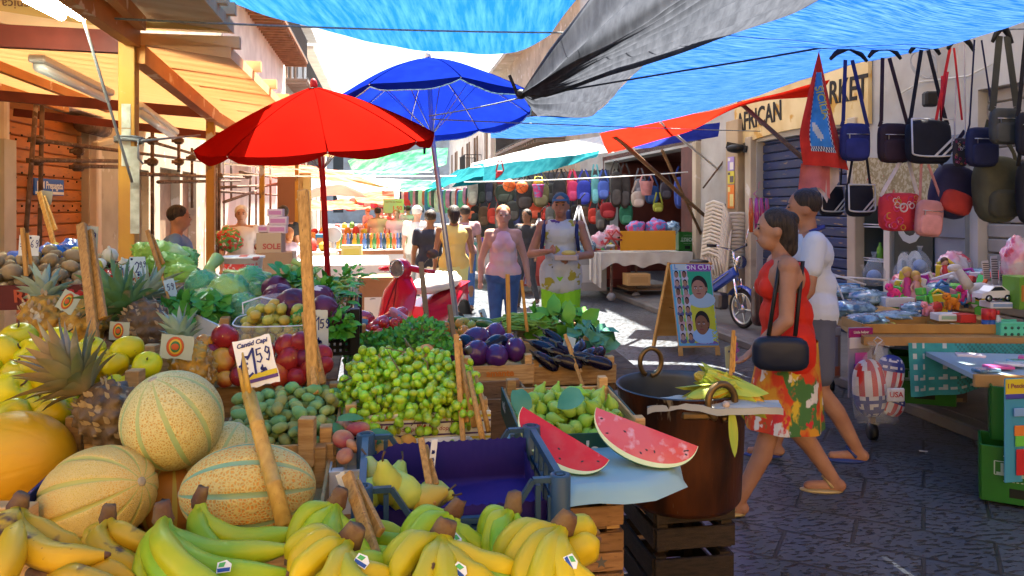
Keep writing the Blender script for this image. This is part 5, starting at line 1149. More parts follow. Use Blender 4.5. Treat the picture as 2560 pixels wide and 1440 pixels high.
t,M12=crate('white edged crate of small red tomatoes in the back row',222,706,2.95,.21,.26,.07,8,white_card,post=.01,bottom=-.05)
cher=fruit_mesh('small_tomato',.014,[tom_m,MATS['tomato_stem']],.95,.1,0,14,.006)
heap('small_tomato','small red tomato','back row crate','tomato','small tomatoes in the back row crate',[cher],M12,deposit(60,.014,.21,.26,-.035,31,.5,slope=.1),.014,5)
m=MB();g=random.Random(5)
for k in range(26):p=M12@V((g.uniform(.02,.2),g.uniform(.02,.24),.012));m.tube([p,p+V((g.uniform(-.03,.03),g.uniform(-.02,.02),g.uniform(0,.02))),p+V((g.uniform(-.06,.06),0,.004))],.0016,4)
one('tomato_vine','thin green tomato vine stalks over the small red tomatoes','stalk',m,flat('vine_green',(.06,.14,.03)))
on_m=pm('white_onion',(.62,.62,.52),(.5,.54,.4),sc=7,stretch=(6,6,.6),rough=.35)
for(u,v,Y,r,lab)in((275,638,3.3,.034,'large white onion at the back behind the small tomatoes'),(312,662,3.25,.028,'white onion behind the blue price card'),(250,660,3.2,.026,'white onion half hidden left of the large one'),(238,665,3.05,.03,'pale yellow pepper right of the tall flat stick')):
 m=MB();m.lathe([(0,-r),(r*.7,-r*.75),(r,-.1*r),(r*.75,r*.6),(r*.25,r*.95),(r*.12,r*1.3),(0,r*1.35)],None,18,False);one('onion' if 'onion' in lab else 'yellow_pepper',lab,'onion' if 'onion' in lab else 'pepper',m,on_m if 'onion' in lab else pm('pepper_yellow',(.6,.52,.05),rough=.25),T(at(u,v,Y))@rot('X',25)@rot('Y',u%50-20))
 # romaine lettuce
let_m=pm('lettuce',(.30,.50,.07),(.15,.36,.04),sc=7,rough=.45,rand=.1,spots=[((.5,.6,.25),9,.62,.75)])
def lettuce(label,c,ax_,L,r,seed,mat_=None,n=20,name='lettuce',cat='lettuce'):
 g=random.Random(seed);t=T(at(*c))@yz(ax_);m=MB()
 for k in range(n):
  a=k*2.4+g.uniform(-.3,.3);f=k/n;rr=r*(.25+.75*f)
  def fn(u,v,a=a,rr=rr,f=f,s=seed+k):
   w=(u-.5)*2;z=-L/2+L*v*(1.05-.12*f);w_=rr*(.35+.95*math.sin(math.pi*min(1,.18+.75*v)))*.9
   an=a+w*1.05;q=rr*(.30+.9*math.sin(math.pi*min(.93,.10+.8*v)))
   ru=.012*math.sin(v*22+s)*abs(w)**1.5+.014*noise.noise(V((u*5,v*7,s)))
   return V(((q+ru)*math.cos(an),(q+ru)*math.sin(an),z+ru*.8))
  m.grid(fn,8,12)
 m.ball((0,0,-L/2),(r*.35,r*.35,r*.25),10,6)
 return one(name,label,cat,m,mat_ or let_m,t)
lettuce('long romaine lettuce lying on top of the lettuce pile',(415,640,3.15),(-.95,.1,.25),.20,.050,1)
lettuce('romaine lettuce under the top one, its butt end to the right',(425,665,3.05),(-.95,-.1,.1),.19,.045,2)
lettuce('pale romaine lettuce at the right end of the pile',(465,650,3.2),(-.4,.7,.3),.16,.042,3)
lettuce('lowest romaine lettuce above the slatted crate',(445,690,3.0),(-.95,.2,-.1),.18,.042,4)
lettuce('romaine lettuce behind the slanted thin stick at left',(372,640,3.2),(-.8,.3,.4),.16,.042,6)
t,_=crate('small pale wooden crate under the romaine lettuces',420,738,2.85,.12,.25,.07,6,post=.03)
t,_=crate('brown paper edged box behind the pineapple crowns',358,735,2.75,.10,.2,.06,6,pm('carton_brown2',(.32,.2,.12),rough=.8),name='cardboard_tray',cat='tray',post=-.002)
# film wrapped lettuces
film_m=pm('film',(.9,.95,.95),rough=.05,alpha=.09,bump=1,bsc=30,spec=1)
wl_m=pm('iceberg',(.045,.30,.07),(.26,.44,.04),sc=6,lo=.42,hi=.58,rough=.45,rand=.15,bump=.9,bsc=16,spots=[((.48,.62,.34),12,.62,.68)])
for k,(u,v,r,Y,lab)in enumerate(((505,718,44,2.75,'film wrapped lettuce at the left of the wrapped heads'),(572,735,52,2.68,'biggest film wrapped lettuce in the middle of the heads'),(625,705,42,2.9,'film wrapped lettuce at the back of the wrapped heads'),(520,765,46,2.6,'film wrapped lettuce at the front left above the spinach'),(605,775,44,2.6,'film wrapped lettuce at the front beside the radicchio'),(648,738,36,2.75,'film wrapped lettuce at the right with crinkled wrap ends'))):
 r_=r*Y/F;t=thing('wrapped_lettuce',lab,'lettuce',T(at(u,v,Y)))
 m=MB();m.ball((0,0,0),1,56,40);m.v=[tuple(V(p)*r_*.90*(1+.10*noise.noise(V(p)*2.5+V((k*7,0,0)))+.24*abs(noise.noise(V(p)*4+V((k,0,0))))))for p in m.v];obj('head',m,wl_m,t)
 m=MB();m.ball((0,0,0),1,30,20);m.v=[tuple(V(p)*r_*1.04*(1+.10*noise.noise(V(p)*2.5+V((k*7,0,0)))+.06*noise.noise(V(p)*9+V((k,3,0)))))for p in m.v]
 m.grid(lambda a,b:V((r_*(.7+.5*b),r_*(a-.5)*(1.3-.6*b),r_*(.2-.4*b)+.008*math.sin(a*17+b*5))),12,4);obj('film_wrap',m,film_m,t)
 # leaf heaps
herb_m=pm('herb_green',(.045,.23,.015),(.10,.36,.03),sc=12,rough=.45,rand=.0,spots=[((.14,.36,.08),20,.6,.7)])
spin_m=pm('spinach_green',(.035,.21,.03),(.08,.32,.05),sc=9,rough=.38)
def leaves(name,label,cat,c,ext,n,size,mat_,seed,out=.8,stalk=None,up=.6,M=None,wfac=.7):
 g=random.Random(seed);m=MB();C=at(*c)
 for k in range(n):
  while True:
   q=V((g.uniform(-1,1),g.uniform(-1,1),g.uniform(-.5,1)))
   if q.length<1:break
  q=q.normalized()*(q.length**.45);p=V((q.x*ext[0],q.y*ext[1],q.z*ext[2]))
  d=(q*out+V((g.uniform(-1,1),g.uniform(-1,1),g.uniform(-.4,1)*up))).normalized();s=size*g.uniform(.6,1.25)
  m.leaf(p,d,q+V((0,-.4,.5)),s,s*wfac,g.uniform(-.2,.6),3,.3)
  if stalk and k%3==0:m.mat(1).tube([p,p*.5+V((0,0,-.01)),p*.2],stalk,4);m.mat(0)
 if M:m.v=[tuple(M@V(p))for p in m.v]
 return one(name,label,cat,m,[mat_,flat('stalk_green',(.16,.32,.06))],T(C))
leaves('spinach','loose dark spinach leaves in the white tray before the wrapped lettuces','spinach',(490,775,2.5),(.10,.10,.035),170,.045,spin_m,3)
m=MB();pA,pB=at(420,752,2.55),at(570,822,2.35);dn=V((.01,0,-.14));m.poly([pA,pB,pB+dn,pA+dn],(-.004,-.006,0));one('tray_side','plain white cardboard tray side below the spinach leaves','tray',m,pm('card_cool',(.60,.66,.64),rough=.8))
t,_=crate('wooden crate of wrapped lettuces with pale posts',545,828,2.42,.13,.34,.09,8,post=.04)
rad_m=pm('radicchio',(.10,.018,.05),(.055,.012,.03),sc=6,stretch=(3,3,1),lo=.4,hi=.6,rough=.4,rand=.1,spots=[((.62,.52,.45),7,.63,.66)])
for k,(u,v,r,Y,lab)in enumerate(((697,752,42,2.55,'radicchio with white veins at the left of the radicchio crate'),(735,768,46,2.45,'largest round purple radicchio in front of the celery'),(800,748,34,2.6,'radicchio right of the big plank stick, back one'),(808,775,36,2.5,'radicchio right of the plank stick, front one'),(832,795,26,2.5,'small radicchio beside the black plastic crate'),(690,725,34,2.7,'radicchio at the back of its crate'))):
 r_=r*Y/F;m=MB();m.ball((0,0,0),1,36,24);m.v=[tuple(V(p)*r_*(1+.05*abs(math.sin(math.atan2(p[1],p[0])*4+p[2]*2))+.08*noise.noise(V(p)*3+V((k*5,0,0)))))for p in m.v];one('radicchio',lab,'radicchio',m,rad_m,T(at(u,v,Y))@rot('X',40+k*23)@rot('Y',k*31))
leaves('herb_bunch','leafy green herb bunch beside the clear tray and price card','herbs',(845,815,2.5),(.045,.05,.045),130,.03,herb_m,9)
leaves('herb_bunch','small herb bunch at the foot of the plank stick','herbs',(752,805,2.35),(.03,.03,.03),60,.025,spin_m,10)
# celery, chard and leek bundles behind
stalk_m=pm('celery',(.42,.52,.16),(.25,.42,.07),sc=8,stretch=(1,1,.3),rough=.4)
def bundle(name,label,cat,p0,p1,n,r,leafm,leafn,size,seed,stm=None,spread=.03,leafext=.06):
 g=random.Random(seed);A,B=at(*p0),at(*p1);m=MB()
 for k in range(n):
  a=A+V((g.gauss(0,spread*.5),g.gauss(0,spread*.5),g.gauss(0,spread*.35)));b_=B+V((g.gauss(0,spread),g.gauss(0,spread),g.gauss(0,spread)))
  m.mat(1).tube([a,(a+b_)/2+V((0,0,.015)),b_],[r,r*.85,r*.5],6)
 m.mat(0)
 for k in range(leafn):
  q=V((g.gauss(0,1),g.gauss(0,1),g.gauss(0,.7)));p=B+q*leafext*.6;m.leaf(p,q+(B-A).normalized()*.8+V((0,0,.3)),V((0,-.3,1)),size*g.uniform(.6,1.2),size*.6,g.uniform(0,.5),3,.3)
 return one(name,label,cat,m,[leafm,stm or stalk_m])
bundle('celery','celery bundle with white stalks lying to the right','celery',(880,728,2.85),(800,745,2.75),14,.007,herb_m,60,.03,1,leafext=.07)
bundle('celery','celery bunch with leafy top at the right back of the greens','celery',(840,712,3.0),(880,695,3.0),12,.006,herb_m,80,.03,2,leafext=.05)
bundle('chard_bunch','dark leafy chard bunch behind the radicchio','chard',(760,735,2.85),(710,715,2.8),10,.006,spin_m,70,.05,3,leafext=.075)
bundle('chard_bunch','long leaved green bunch right of the plank stick','chard',(780,700,2.95),(815,740,2.7),14,.005,herb_m,60,.05,4,leafext=.06)
bundle('leek','leek bundle slanting up behind the plank stick','leek',(735,665,2.95),(770,705,2.95),6,.012,spin_m,12,.05,5,leafext=.03)
bundle('root_bundle','pale rooted onion bundle tied beside the celery','spring onions',(885,725,2.78),(880,765,2.75),26,.003,pm('root_brown',(.3,.2,.12),rough=.8),6,.02,6,pm('root_pale',(.42,.32,.2),rough=.8),spread=.02)
leaves('celery','broad celery leaves over the chard at the back','celery',(770,725,2.9),(.13,.08,.05),120,.05,spin_m,14)
zuc_m=pm('zucchini_pale',(.30,.42,.10),(.38,.48,.18),sc=9,stretch=(1,1,.2),rough=.35)
for k,(a,b_,r,lab)in enumerate((((600,688,3.1),(682,694,3.1),.022,'long pale green zucchini under the thin yellow post'),((635,700,3.0),(680,722,2.9),.020,'pale zucchini beside the film wrapped heads'),((560,680,3.15),(620,700,3.05),.019,'pale zucchini left of the long one'))):
 A,B=at(*a),at(*b_);m=MB();m.tube([A,A.lerp(B,.12),A.lerp(B,.5)+V((0,0,.006)),A.lerp(B,.9),B],[r*.4,r*.85,r,r*.9,r*.3],12);one('zucchini',lab,'zucchini',m,zuc_m)
m=MB();m.tube([at(545,645,3.1),at(525,668,3.05),at(520,690,3.0)],[.028,.02,.03],12)
for k in range(9):m.tube([at(523,675,3.04),at(500+k*8,695+(k%3)*6,3.0)],[.008,.005],6)
one('cauliflower_stalk','thick cut green vegetable stalk standing left of the plastic tub','stalk',m,stalk_m)
# black plastic crate
def black_crate(label,u,v,Y,w,d,h):
 t=thing('plastic_crate',label,'crate',frame_at(u,v,Y,3))
 for(y)in(0,d):
  m=MB();m.bar((0,y,-h),(w,y,-h),.012)
  for k in range(4):m.bar((0,y,-h+h*.62*(k+1)/4),(w,y,-h+h*.62*(k+1)/4),.009,.012)
  for k in range(7):m.bar((w*k/6,y,-h),(w*k/6,y,-h*.38),.012,.009)
  m.bar((0,y,0),(w*.22,y,-.0),.014);m.bar((w*.22,y,0),(w*.4,y,-h*.38),.012);m.bar((w,y,0),(w*.78,y,0),.014);m.bar((w*.78,y,0),(w*.6,y,-h*.38),.012);obj('end_wall',m,black_m,t)
 for x in(0,w):
  m=MB()
  for k in range(5):m.bar((x,0,-h+h*k/4),(x,d,-h+h*k/4),.012)
  for k in range(6):m.bar((x,d*k/5,-h),(x,d*k/5,0),.014);
  obj('side_wall',m,black_m,t)
 for(x,y)in((0,0),(w,0),(0,d),(w,d)):m=MB();m.bar((x,y,-h),(x,y,.012),.03);obj('corner_post',m,black_m,t)
black_crate('black plastic crate right of the radicchio and herbs',800,782,2.55,.115,.30,.14)
# ------------------------------------------------------------------ middle: parsley, wrapped slices, tomatoes, aubergines
t,M13=crate('pale wooden parsley crate behind the grapes',885,888,2.75,.30,.40,.08,3)
for(c,e,n,lab,sd)in(((930,868,2.8),(.09,.10,.045),300,'curly parsley heap at the left of the parsley crate',1),((1055,840,2.85),(.10,.12,.065),420,'tall curly parsley heap at the right of the parsley crate',2),((985,855,2.85),(.08,.12,.045),260,'parsley between the two larger heaps',3),((885,888,2.7),(.03,.03,.06),90,'parsley sprigs hanging over the crate corner',4),((1120,870,2.8),(.04,.05,.03),90,'thin parsley sprigs beside the green tomatoes',5)):leaves('parsley',lab,'parsley',c,e,n,.020,herb_m,sd,1.0,.0012,1.0)
wr_m=pm('wrapped_red',(.48,.03,.05),(.55,.18,.20),sc=7,lo=.45,hi=.65,rough=.12,coat=.9,spots=[((.75,.6,.62),12,.66,.74)])
for k,(u,v,Y,s,a,lab)in enumerate(((905,800,3.4,(.05,.03,.075),-12,'cling wrapped red melon wedge at the far left of the wedges'),(945,812,3.35,(.05,.03,.055),30,'cling wrapped red wedge behind the tomatoes at left'),(925,838,3.2,(.085,.03,.028),-25,'cling wrapped red wedge lying flat with a blue label'),(985,790,3.5,(.06,.03,.05),25,'cling wrapped red wedge with glossy highlight in the middle'),(1015,800,3.45,(.085,.03,.032),-38,'long cling wrapped wedge with label stripe leaning right'),(1010,830,3.4,(.05,.03,.03),-30,'small cling wrapped wedge behind the parsley'))):
 t=thing('wrapped_wedge',lab,'watermelon',T(at(u,v,Y))@RZ@rot('Y',-a));m=MB();m.ball((0,0,0),1,20,12);m.v=[tuple(V((s[0]*p[0],s[1]*p[1],s[2]*p[2]))*(1.1+.12*noise.noise(V(p)*2.5+V((k*4,0,0))))if p[2]<.35 else V((s[0]*p[0]*1.05,s[1]*p[1],s[2]*(.35+.35*(p[2]-.35)))))for p in m.v];obj('flesh',m,wr_m,t)
 m=MB();m.box((0,-s[1]*1.12,0),(s[0]*1.1,.004,s[2]*.3),None,.002);obj('label_strip',m,flat('label_blue',(.12,.3,.45)),t)
place('tomato',tomt,.028,[(958,811,14,3.3),(986,810,15,3.3),(1000,801,12,3.4),(950,834,14,3.2),(972,836,14,3.2),(992,836,14,3.2),(1003,822,12,3.3),(938,822,12,3.25),(970,822,13,3.3)],'tomato','red tomatoes before the wrapped wedges','glossy red tomato','before wrapped wedges')
place('unripe_tomato',tomg,.028,[(1100,840,13,3.35),(1115,818,15,3.4),(1118,842,14,3.3),(1140,850,14,3.3),(1105,856,13,3.2),(1118,870,12,3.1),(1128,890,11,3.0),(1150,810,14,3.5),(1158,828,16,3.4),(1178,815,14,3.5),(1160,805,15,3.6),(1135,835,13,3.4),(1120,858,13,3.2)],'tomato','orange green tomatoes beside the aubergines','orange and green tomato','left of aubergines')
aub_m=pm('aubergine',(.055,.012,.075),(.085,.018,.13),sc=4,rough=.2,coat=.25,rand=.2)
aub_d=pm('aubergine_dark',(.006,.005,.014),(.012,.006,.02),sc=4,rough=.22,coat=.15)
cal_m=pm('calyx',(.06,.05,.045),(.10,.10,.06),sc=12,rough=.6)
def aubergine(label,c,ax_,r,L,body,long_=False,seed=0):
 t=thing('aubergine',label,'aubergine',T(at(*c))@yz(ax_));m=MB()
 if long_:prof=[(0,-L),(r*.5,-L*.96),(r*.85,-L*.75),(r,-L*.3),(r*.85,L*.2),(r*.6,L*.6),(r*.45,L*.8),(0,L*.82)]
 else:prof=[(0,-L),(r*.45,-L*.97),(r*.82,-L*.72),(r,-L*.25),(r*.96,L*.2),(r*.72,L*.6),(r*.4,L*.82),(0,L*.86)]
 f=curve([V((a,0,b_))for a,b_ in prof]);pr=[(max(0,f(i/18).x),f(i/18).z)for i in range(19)]
 bend=(lambda p,a:V((p.x+(.25*p.z*p.z/L if long_ else 0),p.y,p.z))*(1+.03*math.cos(3*a+seed)))
 m.lathe(pr,None,22,False,bend);obj('body',m,body,t)
 m=MB();top=L*.80;k0=.45 if long_ else.42
 m.lathe([(r*k0*1.05,top-L*.06),(r*k0*.8,top+L*.05),(r*.16,top+L*.14),(r*.12,top+L*.45),(r*.15,top+L*.5),(0,top+L*.5)],None,12,False,bend)
 for k in range(5):a=k*1.257;m.leaf(bend(V((r*k0*.9*math.cos(a),r*k0*.9*math.sin(a),top)),a),(math.cos(a)*.8,math.sin(a)*.8,-.75),(math.cos(a),math.sin(a),.6),r*.75,r*.4,.3,3,.1)
 obj('calyx',m,cal_m,t);return t
t,M14=crate('printed wooden crate of round aubergines',1105,918,2.85,.35,.36,.075,3,bottom=-.06)
text('amante',.036,flat('print_orange',(.55,.16,.02)),t,T((.22,-.0065,-.030))@frm,.0004,0,bold=.0012)
for k,(u,v,Y,ax_,r,L,lab,bd)in enumerate(((1188,850,3.05,(-.9,-.35,-.05),.050,.062,'round aubergine on top of the heap with its calyx to the left',aub_m),(1238,835,3.15,(.3,.7,.5),.046,.055,'round purple aubergine at the top right of the heap',aub_m),(1232,862,2.98,(-.75,-.6,-.1),.036,.062,'long dark blue aubergine lying across the round ones',aub_d),(1190,882,2.92,(-.5,-.7,.3),.050,.058,'round aubergine at the front centre of the crate',aub_m),(1242,888,2.92,(.2,.7,.6),.046,.05,'blue-violet round aubergine at the front right',aub_m),(1140,888,2.92,(-.2,.5,.7),.038,.05,'purple aubergine with pale calyx stripes at the front left',aub_m),(1288,872,2.95,(.05,.1,1),.042,.05,'upright round aubergine with stem up at the right post',aub_m),(1268,858,3.05,(.4,.7,.3),.04,.05,'violet aubergine between the long one and the right post',aub_m),(1165,862,3.0,(-.6,.4,.4),.04,.05,'dark aubergine at the left under the top one',aub_d))):aubergine(lab,(u,v,Y),ax_,r,L,bd,k==2,k)
t,M15=crate('pale wooden crate of long dark aubergines',1328,918,2.98,.345,.40,.075,3,bottom=-.06,post=.03)
for k,(u,v,Y,ax_,lab)in enumerate(((1358,868,3.1,(-.85,.3,.35),'long dark aubergine at the upper left of its crate'),(1378,862,3.2,(-.8,.4,.5),'long aubergine behind the upper left one'),(1400,885,3.05,(-.85,-.1,.35),'long aubergine in the crate centre pointing left'),(1418,878,3.05,(-.6,.5,.5),'long aubergine under the split sign stick'),(1452,868,3.1,(.3,.8,.3),'glossy dark aubergine right of the sign stick'),(1475,885,3.02,(.5,.7,.2),'curved glossy aubergine near the right wall of the crate'),(1455,895,2.98,(-.9,-.1,.2),'long aubergine lying across the middle front'),(1490,905,2.96,(-.95,-.05,.25),'long aubergine at the front right with its stem to the left'),(1360,900,2.98,(-.7,-.2,.5),'long aubergine at the front left post'),(1415,905,2.96,(-.9,-.2,.3),'front aubergine with long crooked stem below the stick'),(1385,845,3.3,(-.7,.4,.6),'long aubergine under the green beans'),(1500,880,3.1,(.4,.8,.1),'aubergine tucked in the back right corner'))):aubergine(lab,(u,v,Y),ax_,.026,.062,aub_d,True,k)
t,_=crate('wooden crate of green beans behind the long aubergines',1268,850,3.42,.44,.34,.08,3,post=.03)
bean_m=pm('bean_green',(.12,.28,.03),(.20,.36,.06),sc=10,rough=.4)
m=MB();g=random.Random(8)
for k in range(130):
 x,y=g.uniform(0,.2),g.uniform(0,.26);z=.03*g.random()+.03*math.sin(math.pi*x/.2)
 p=frame_at(1275,838,3.45)@V((x-.02,y,z));d=V((g.uniform(.6,1),g.uniform(-.5,.3),g.uniform(-.1,.25))).normalized();m.tube([p-d*.05,p+V((0,0,.012)),p+d*.08+V((0,0,-.006))],.0032,5)
one('green_beans','heap of thin green beans behind the aubergine crates','beans',m,bean_m)
leaves('chard_bunch','big leafy green bunch on the beans, its leaves to the right','chard',(1400,820,3.6),(.14,.10,.07),90,.085,pm('chard_green',(.07,.27,.02),(.14,.38,.04),sc=8,rough=.45),23,.7)
leaves('chard_bunch','bluish green leafy bunch over the right end of the aubergines','chard',(1472,858,3.35),(.08,.10,.06),60,.075,pm('kale_blue',(.05,.20,.12),(.09,.28,.18),sc=8,rough=.5),24,.7)
cuc=pm('cucumber',(.02,.09,.025),(.04,.14,.04),sc=8,rough=.3)
for(a,b_,lab)in(((1075,812,3.8),(1150,820,3.7),'dark cucumber left of the orange green tomatoes'),((1120,800,3.9),(1180,806,3.8),'cucumber behind the tomatoes at left'),((1160,800,3.95),(1260,812,3.8),'long cucumber behind the round aubergines'),((1190,808,3.85),(1250,820,3.7),'cucumber just above the top aubergine')):
 A,B=at(*a),at(*b_);m=MB();m.tube([A,A.lerp(B,.1),A.lerp(B,.5)+V((0,0,.008)),A.lerp(B,.92),B],[.006,.018,.02,.017,.006],10);one('cucumber',lab,'cucumber',m,cuc)
 # stacked boxes under the middle crates
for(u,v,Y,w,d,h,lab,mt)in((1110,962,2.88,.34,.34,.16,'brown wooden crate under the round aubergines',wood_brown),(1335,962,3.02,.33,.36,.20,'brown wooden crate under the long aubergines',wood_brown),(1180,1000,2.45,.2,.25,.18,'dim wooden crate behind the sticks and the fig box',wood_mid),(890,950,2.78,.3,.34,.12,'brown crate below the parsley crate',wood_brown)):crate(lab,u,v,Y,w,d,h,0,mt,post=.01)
# ------------------------------------------------------------------ price signs and sticks
def bands(t,C,w,h):
 m=MB();m.box(C@V((0,0,0)),(1,1,1));m.v=[];m.f=[];m.m=[];m.fs=[]
 for(y,hh,k)in((-.27,.05,0),(-.36,.035,1)):q=[C@V((x*w,(y+s*hh)*h+x*.0*h,.0012))for x,s in((-.5,-1),(.5,-1),(.5,1),(-.5,1))];m.mat(k).poly(q,C.to_3x3()@V((0,0,.0004)))
 obj('printed_bands',m,[flat('band_yellow',(.62,.48,.03)),flat('band_purple',(.10,.05,.2))],t)
tt=price_sign('big white price card reading 1,59 on a thick split bamboo cane',(712,1310,1.30),(612,880,1.52),(640,905,1.56),92,122,14,[('1',-.24,-.22,.50),('59',.02,-.02,.28),('c',-.44,-.26,.42),('k',.10,-.22,.13)],5,pm('card_white',(.78,.78,.74),rough=.8),-6,.022,False,bands,('Cantid Capi',.13,.0,.39,R(4)))
m=MB();A,B=at(714,1318,1.33),at(622,985,1.50);m.tube([A,A.lerp(B,.28),A.lerp(B,.29),A.lerp(B,.30),A.lerp(B,.74),A.lerp(B,.75),A.lerp(B,.76),B],[.0155,.0145,.0165,.0145,.0135,.015,.0135,.0135],12);B2=at(600,885,1.535)
for(p,q,w_)in((at(622,985,1.495),at(606,882,1.525),.015),(at(612,985,1.53),at(585,862,1.59),.012)):m.tube([p,p.lerp(q,.6),q],[w_*.75,w_*.6,w_*.22],8,True,.5)
obj('stick',m,pm('bamboo',(.58,.34,.06),(.46,.25,.04),sc=4,stretch=(20,20,3),rough=.35,spots=[((.25,.13,.03),9,.66,.72)]),tt)
S=price_sign
S('price card reading 6,69 on a flat pale stick in the potatoes',(66,690,2.98),(56,570,2.98),(72,614,2.99),50,52,-3,[('69',.08,-.08,.36),('c',-.40,-.3,.6),('k',-.05,-.4,.2),('~',-.4,.32,.14),('~',.05,.32,.12)],0,None,0,.017)
S('tall flat wooden stick with a torn price card among the pineapples',(240,885,2.02),(203,560,2.20),(228,605,2.22),30,78,-3,[('5',-.25,.0,.26),('9',.1,.1,.2),('k',-.25,-.4,.14)],10,pm('card_old',(.42,.47,.40),(.36,.36,.28),sc=6,rough=.9),0,.026)
S('leaning stick with a faded tag against the orange shutter',(135,610,3.6),(98,480,3.7),(115,494,3.72),30,34,-8,[('k',-.3,-.1,.3)],0,MATS['card_old'],0,.022)
S('bluish price card reading 2,99 in the small tomatoes',(330,720,2.85),(328,660,2.9),(345,668,2.88),40,52,4,[('2',-.2,-.25,.5),('99',.1,-.02,.28),('k',-.05,-.42,.16),('~',-.4,.34,.14)],0,pm('card_blue',(.42,.58,.64),rough=.8),0,.010)
S('price card reading 1,60 left of the bluish card',(295,712,2.85),(294,664,2.9),(314,680,2.93),34,36,6,[('1',-.35,-.25,.55),('60',-.05,-.05,.4),('~',-.4,.3,.16)],0,MATS['card_blue'],0,.012)
S('slanted price card with handwriting beside the pineapple leaves',(425,760,2.5),(405,690,2.55),(427,725,2.52),26,54,14,[('59',-.3,.0,.3),('k',-.35,-.35,.16)],0,MATS['card_blue'],0,.009)
S('plain split stick leaning among the romaine lettuces',(405,690,2.95),(368,575,3.0),(372,585,3.02),4,4,0,None,0,stick_m,0,.017)
S('price card reading 1,59 behind the big plank stick',(790,985,1.95),(760,780,2.1),(800,822,2.25),40,92,2,[('1',-.3,-.02,.34),('59',.0,.02,.24),('k',-.2,-.4,.16),('~',-.35,.3,.1)],0,pm('card_dim',(.52,.54,.46),rough=.8),0,.016)
m=MB();m.bar(at(785,995,1.98),at(757,475,2.12),.031,.014,up=(0,-1,0),bev=.003);one('plank_stick','tallest flat plank stick standing in the nectarine crate','stick',m,stick_m)
m=MB();m.bar(at(808,960,2.05),at(775,800,2.15),.017,.008,up=(0,-1,0),bev=.002);one('stick','short flat pointed stick crossing the plank stick base','stick',m,stick_m)
m=MB();m.bar(at(1068,808,3.05),at(1052,655,3.15),.02,.012,bev=.002);one('stick','dark flat stick standing in front of the red scooter','stick',m,pm('stick_dim',(.22,.15,.08),(.15,.1,.05),sc=6,rough=.7))
m=MB();m.bar(at(1136,860,2.85),at(1124,762,2.9),.018,.012,bev=.002);one('stick','stick standing in the orange green tomatoes','stick',m,MATS['stick_dim'])
m=MB();m.bar(at(1273,850,3.3),at(1269,685,3.3),.019,.012,bev=.002);one('stick','upright slotted stick among the beans','stick',m,stick_m)
m=MB();m.bar(at(1318,830,3.4),at(1304,700,3.4),.014,.01,bev=.002);one('stick','thinner leaning stick right of the slotted stick','stick',m,stick_m)
S('sticks with a side-on price card among the grapes and peaches',(1160,1140,1.86),(1140,835,2.0),(1166,985,1.96),26,74,-6,[('9',-.3,.0,.3),('8',.1,.0,.25),('k',-.3,-.35,.14)],25,MATS['card_white'],0,.014)
for(a,b_,lab,w_)in(((1186,1068,1.88),(1152,890,1.98),'bamboo stick slanting left of the right grape post',.013),((1212,1125,1.80),(1172,930,1.94),'rounded bamboo stick in front of the brown carton',.014),((1222,1080,1.88),(1190,940,1.97),'pointed bamboo stick at the right of the stick cluster',.012)):
 m=MB();m.tube([at(*a),at(*b_)],[w_*.6,w_*.42],8);one('stick',lab,'stick',m,stick_m)
S('split cane with edge-on card standing in the long aubergines',(1458,968,2.9),(1412,835,3.0),(1424,855,3.02),34,26,-20,[('~',-.3,.0,.3)],30,MATS['card_blue'],0,.014)
S('small crumpled bluish price card behind the round aubergines',(1215,805,3.9),(1200,782,3.9),(1207,785,3.92),16,24,20,[('~',-.3,.0,.3)],0,MATS['card_blue'],0,.006)
S('tall split sticks with an edge-on white card in the pears',(1082,1262,1.50),(1052,1095,1.62),(1082,1145,1.60),18,90,-8,[('~',-.3,.1,.14),('8',-.3,-.2,.2)],40,MATS['card_white'],0,.014)
S('broken plank sticks standing in the bananas beside the blue crate',(940,1400,1.22),(868,1185,1.36),(860,1215,1.40),22,70,18,None,30,white_card,0,.021)
S('leaning stick with a torn purple edged card in the corn pot',(1824,970,2.36),(1834,825,2.40),(1826,892,2.42),34,56,4,[('~',-.2,.2,.12)],30,pm('card_olive',(.32,.33,.22),rough=.8),0,.012)
m=MB();m.poly([at(*q)for q in((1836,852,2.41),(1846,858,2.41),(1843,868,2.41),(1850,876,2.41),(1840,884,2.41),(1846,900,2.41),(1836,905,2.41))],(0,.004,0));one('paper_scrap','torn purple paper scrap on the corn stick','paper',m,flat('scrap_purple',(.12,.03,.2)))
# ------------------------------------------------------------------ right: bags on hangers
def rbox(m,w,h,d,k=4.0,n=28,bulge=.25,taper=0):
 """soft rounded bag body, w x h x d, top edge at z=0"""
 def fn(u,v):
  a=u*2*math.pi;c,s=math.cos(a),math.sin(a);q=(abs(c)**k+abs(s)**k)**(-1/k);b_=(v-.5)*math.pi;cb=max(0.0,math.cos(b_))**.45;sb=math.copysign(abs(math.sin(b_))**.7,math.sin(b_))
  return V((c*q*w/2*(1-taper*s)*cb,sb*d/2,-h/2+s*q*h/2*cb))
 return m.grid(fn,n,10)
def strap(t,pts,w,mt,name='strap',th=.004):
 m=MB();P=[V(p)for p in pts]
 for a,b_ in zip(P,P[1:]):m.bar(a,b_,w,th,up=(0,-1,0))
 return obj(name,m,mt,t)
fabM={}
def fab(c,r=.75):
 k=tuple(c)+(r,)
 if k not in fabM:fabM[k]=pm('fabric_%d'%len(fabM),c,tuple(x*.72 for x in c),sc=9,rough=r,bump=.15,bsc=60)
 return fabM[k]
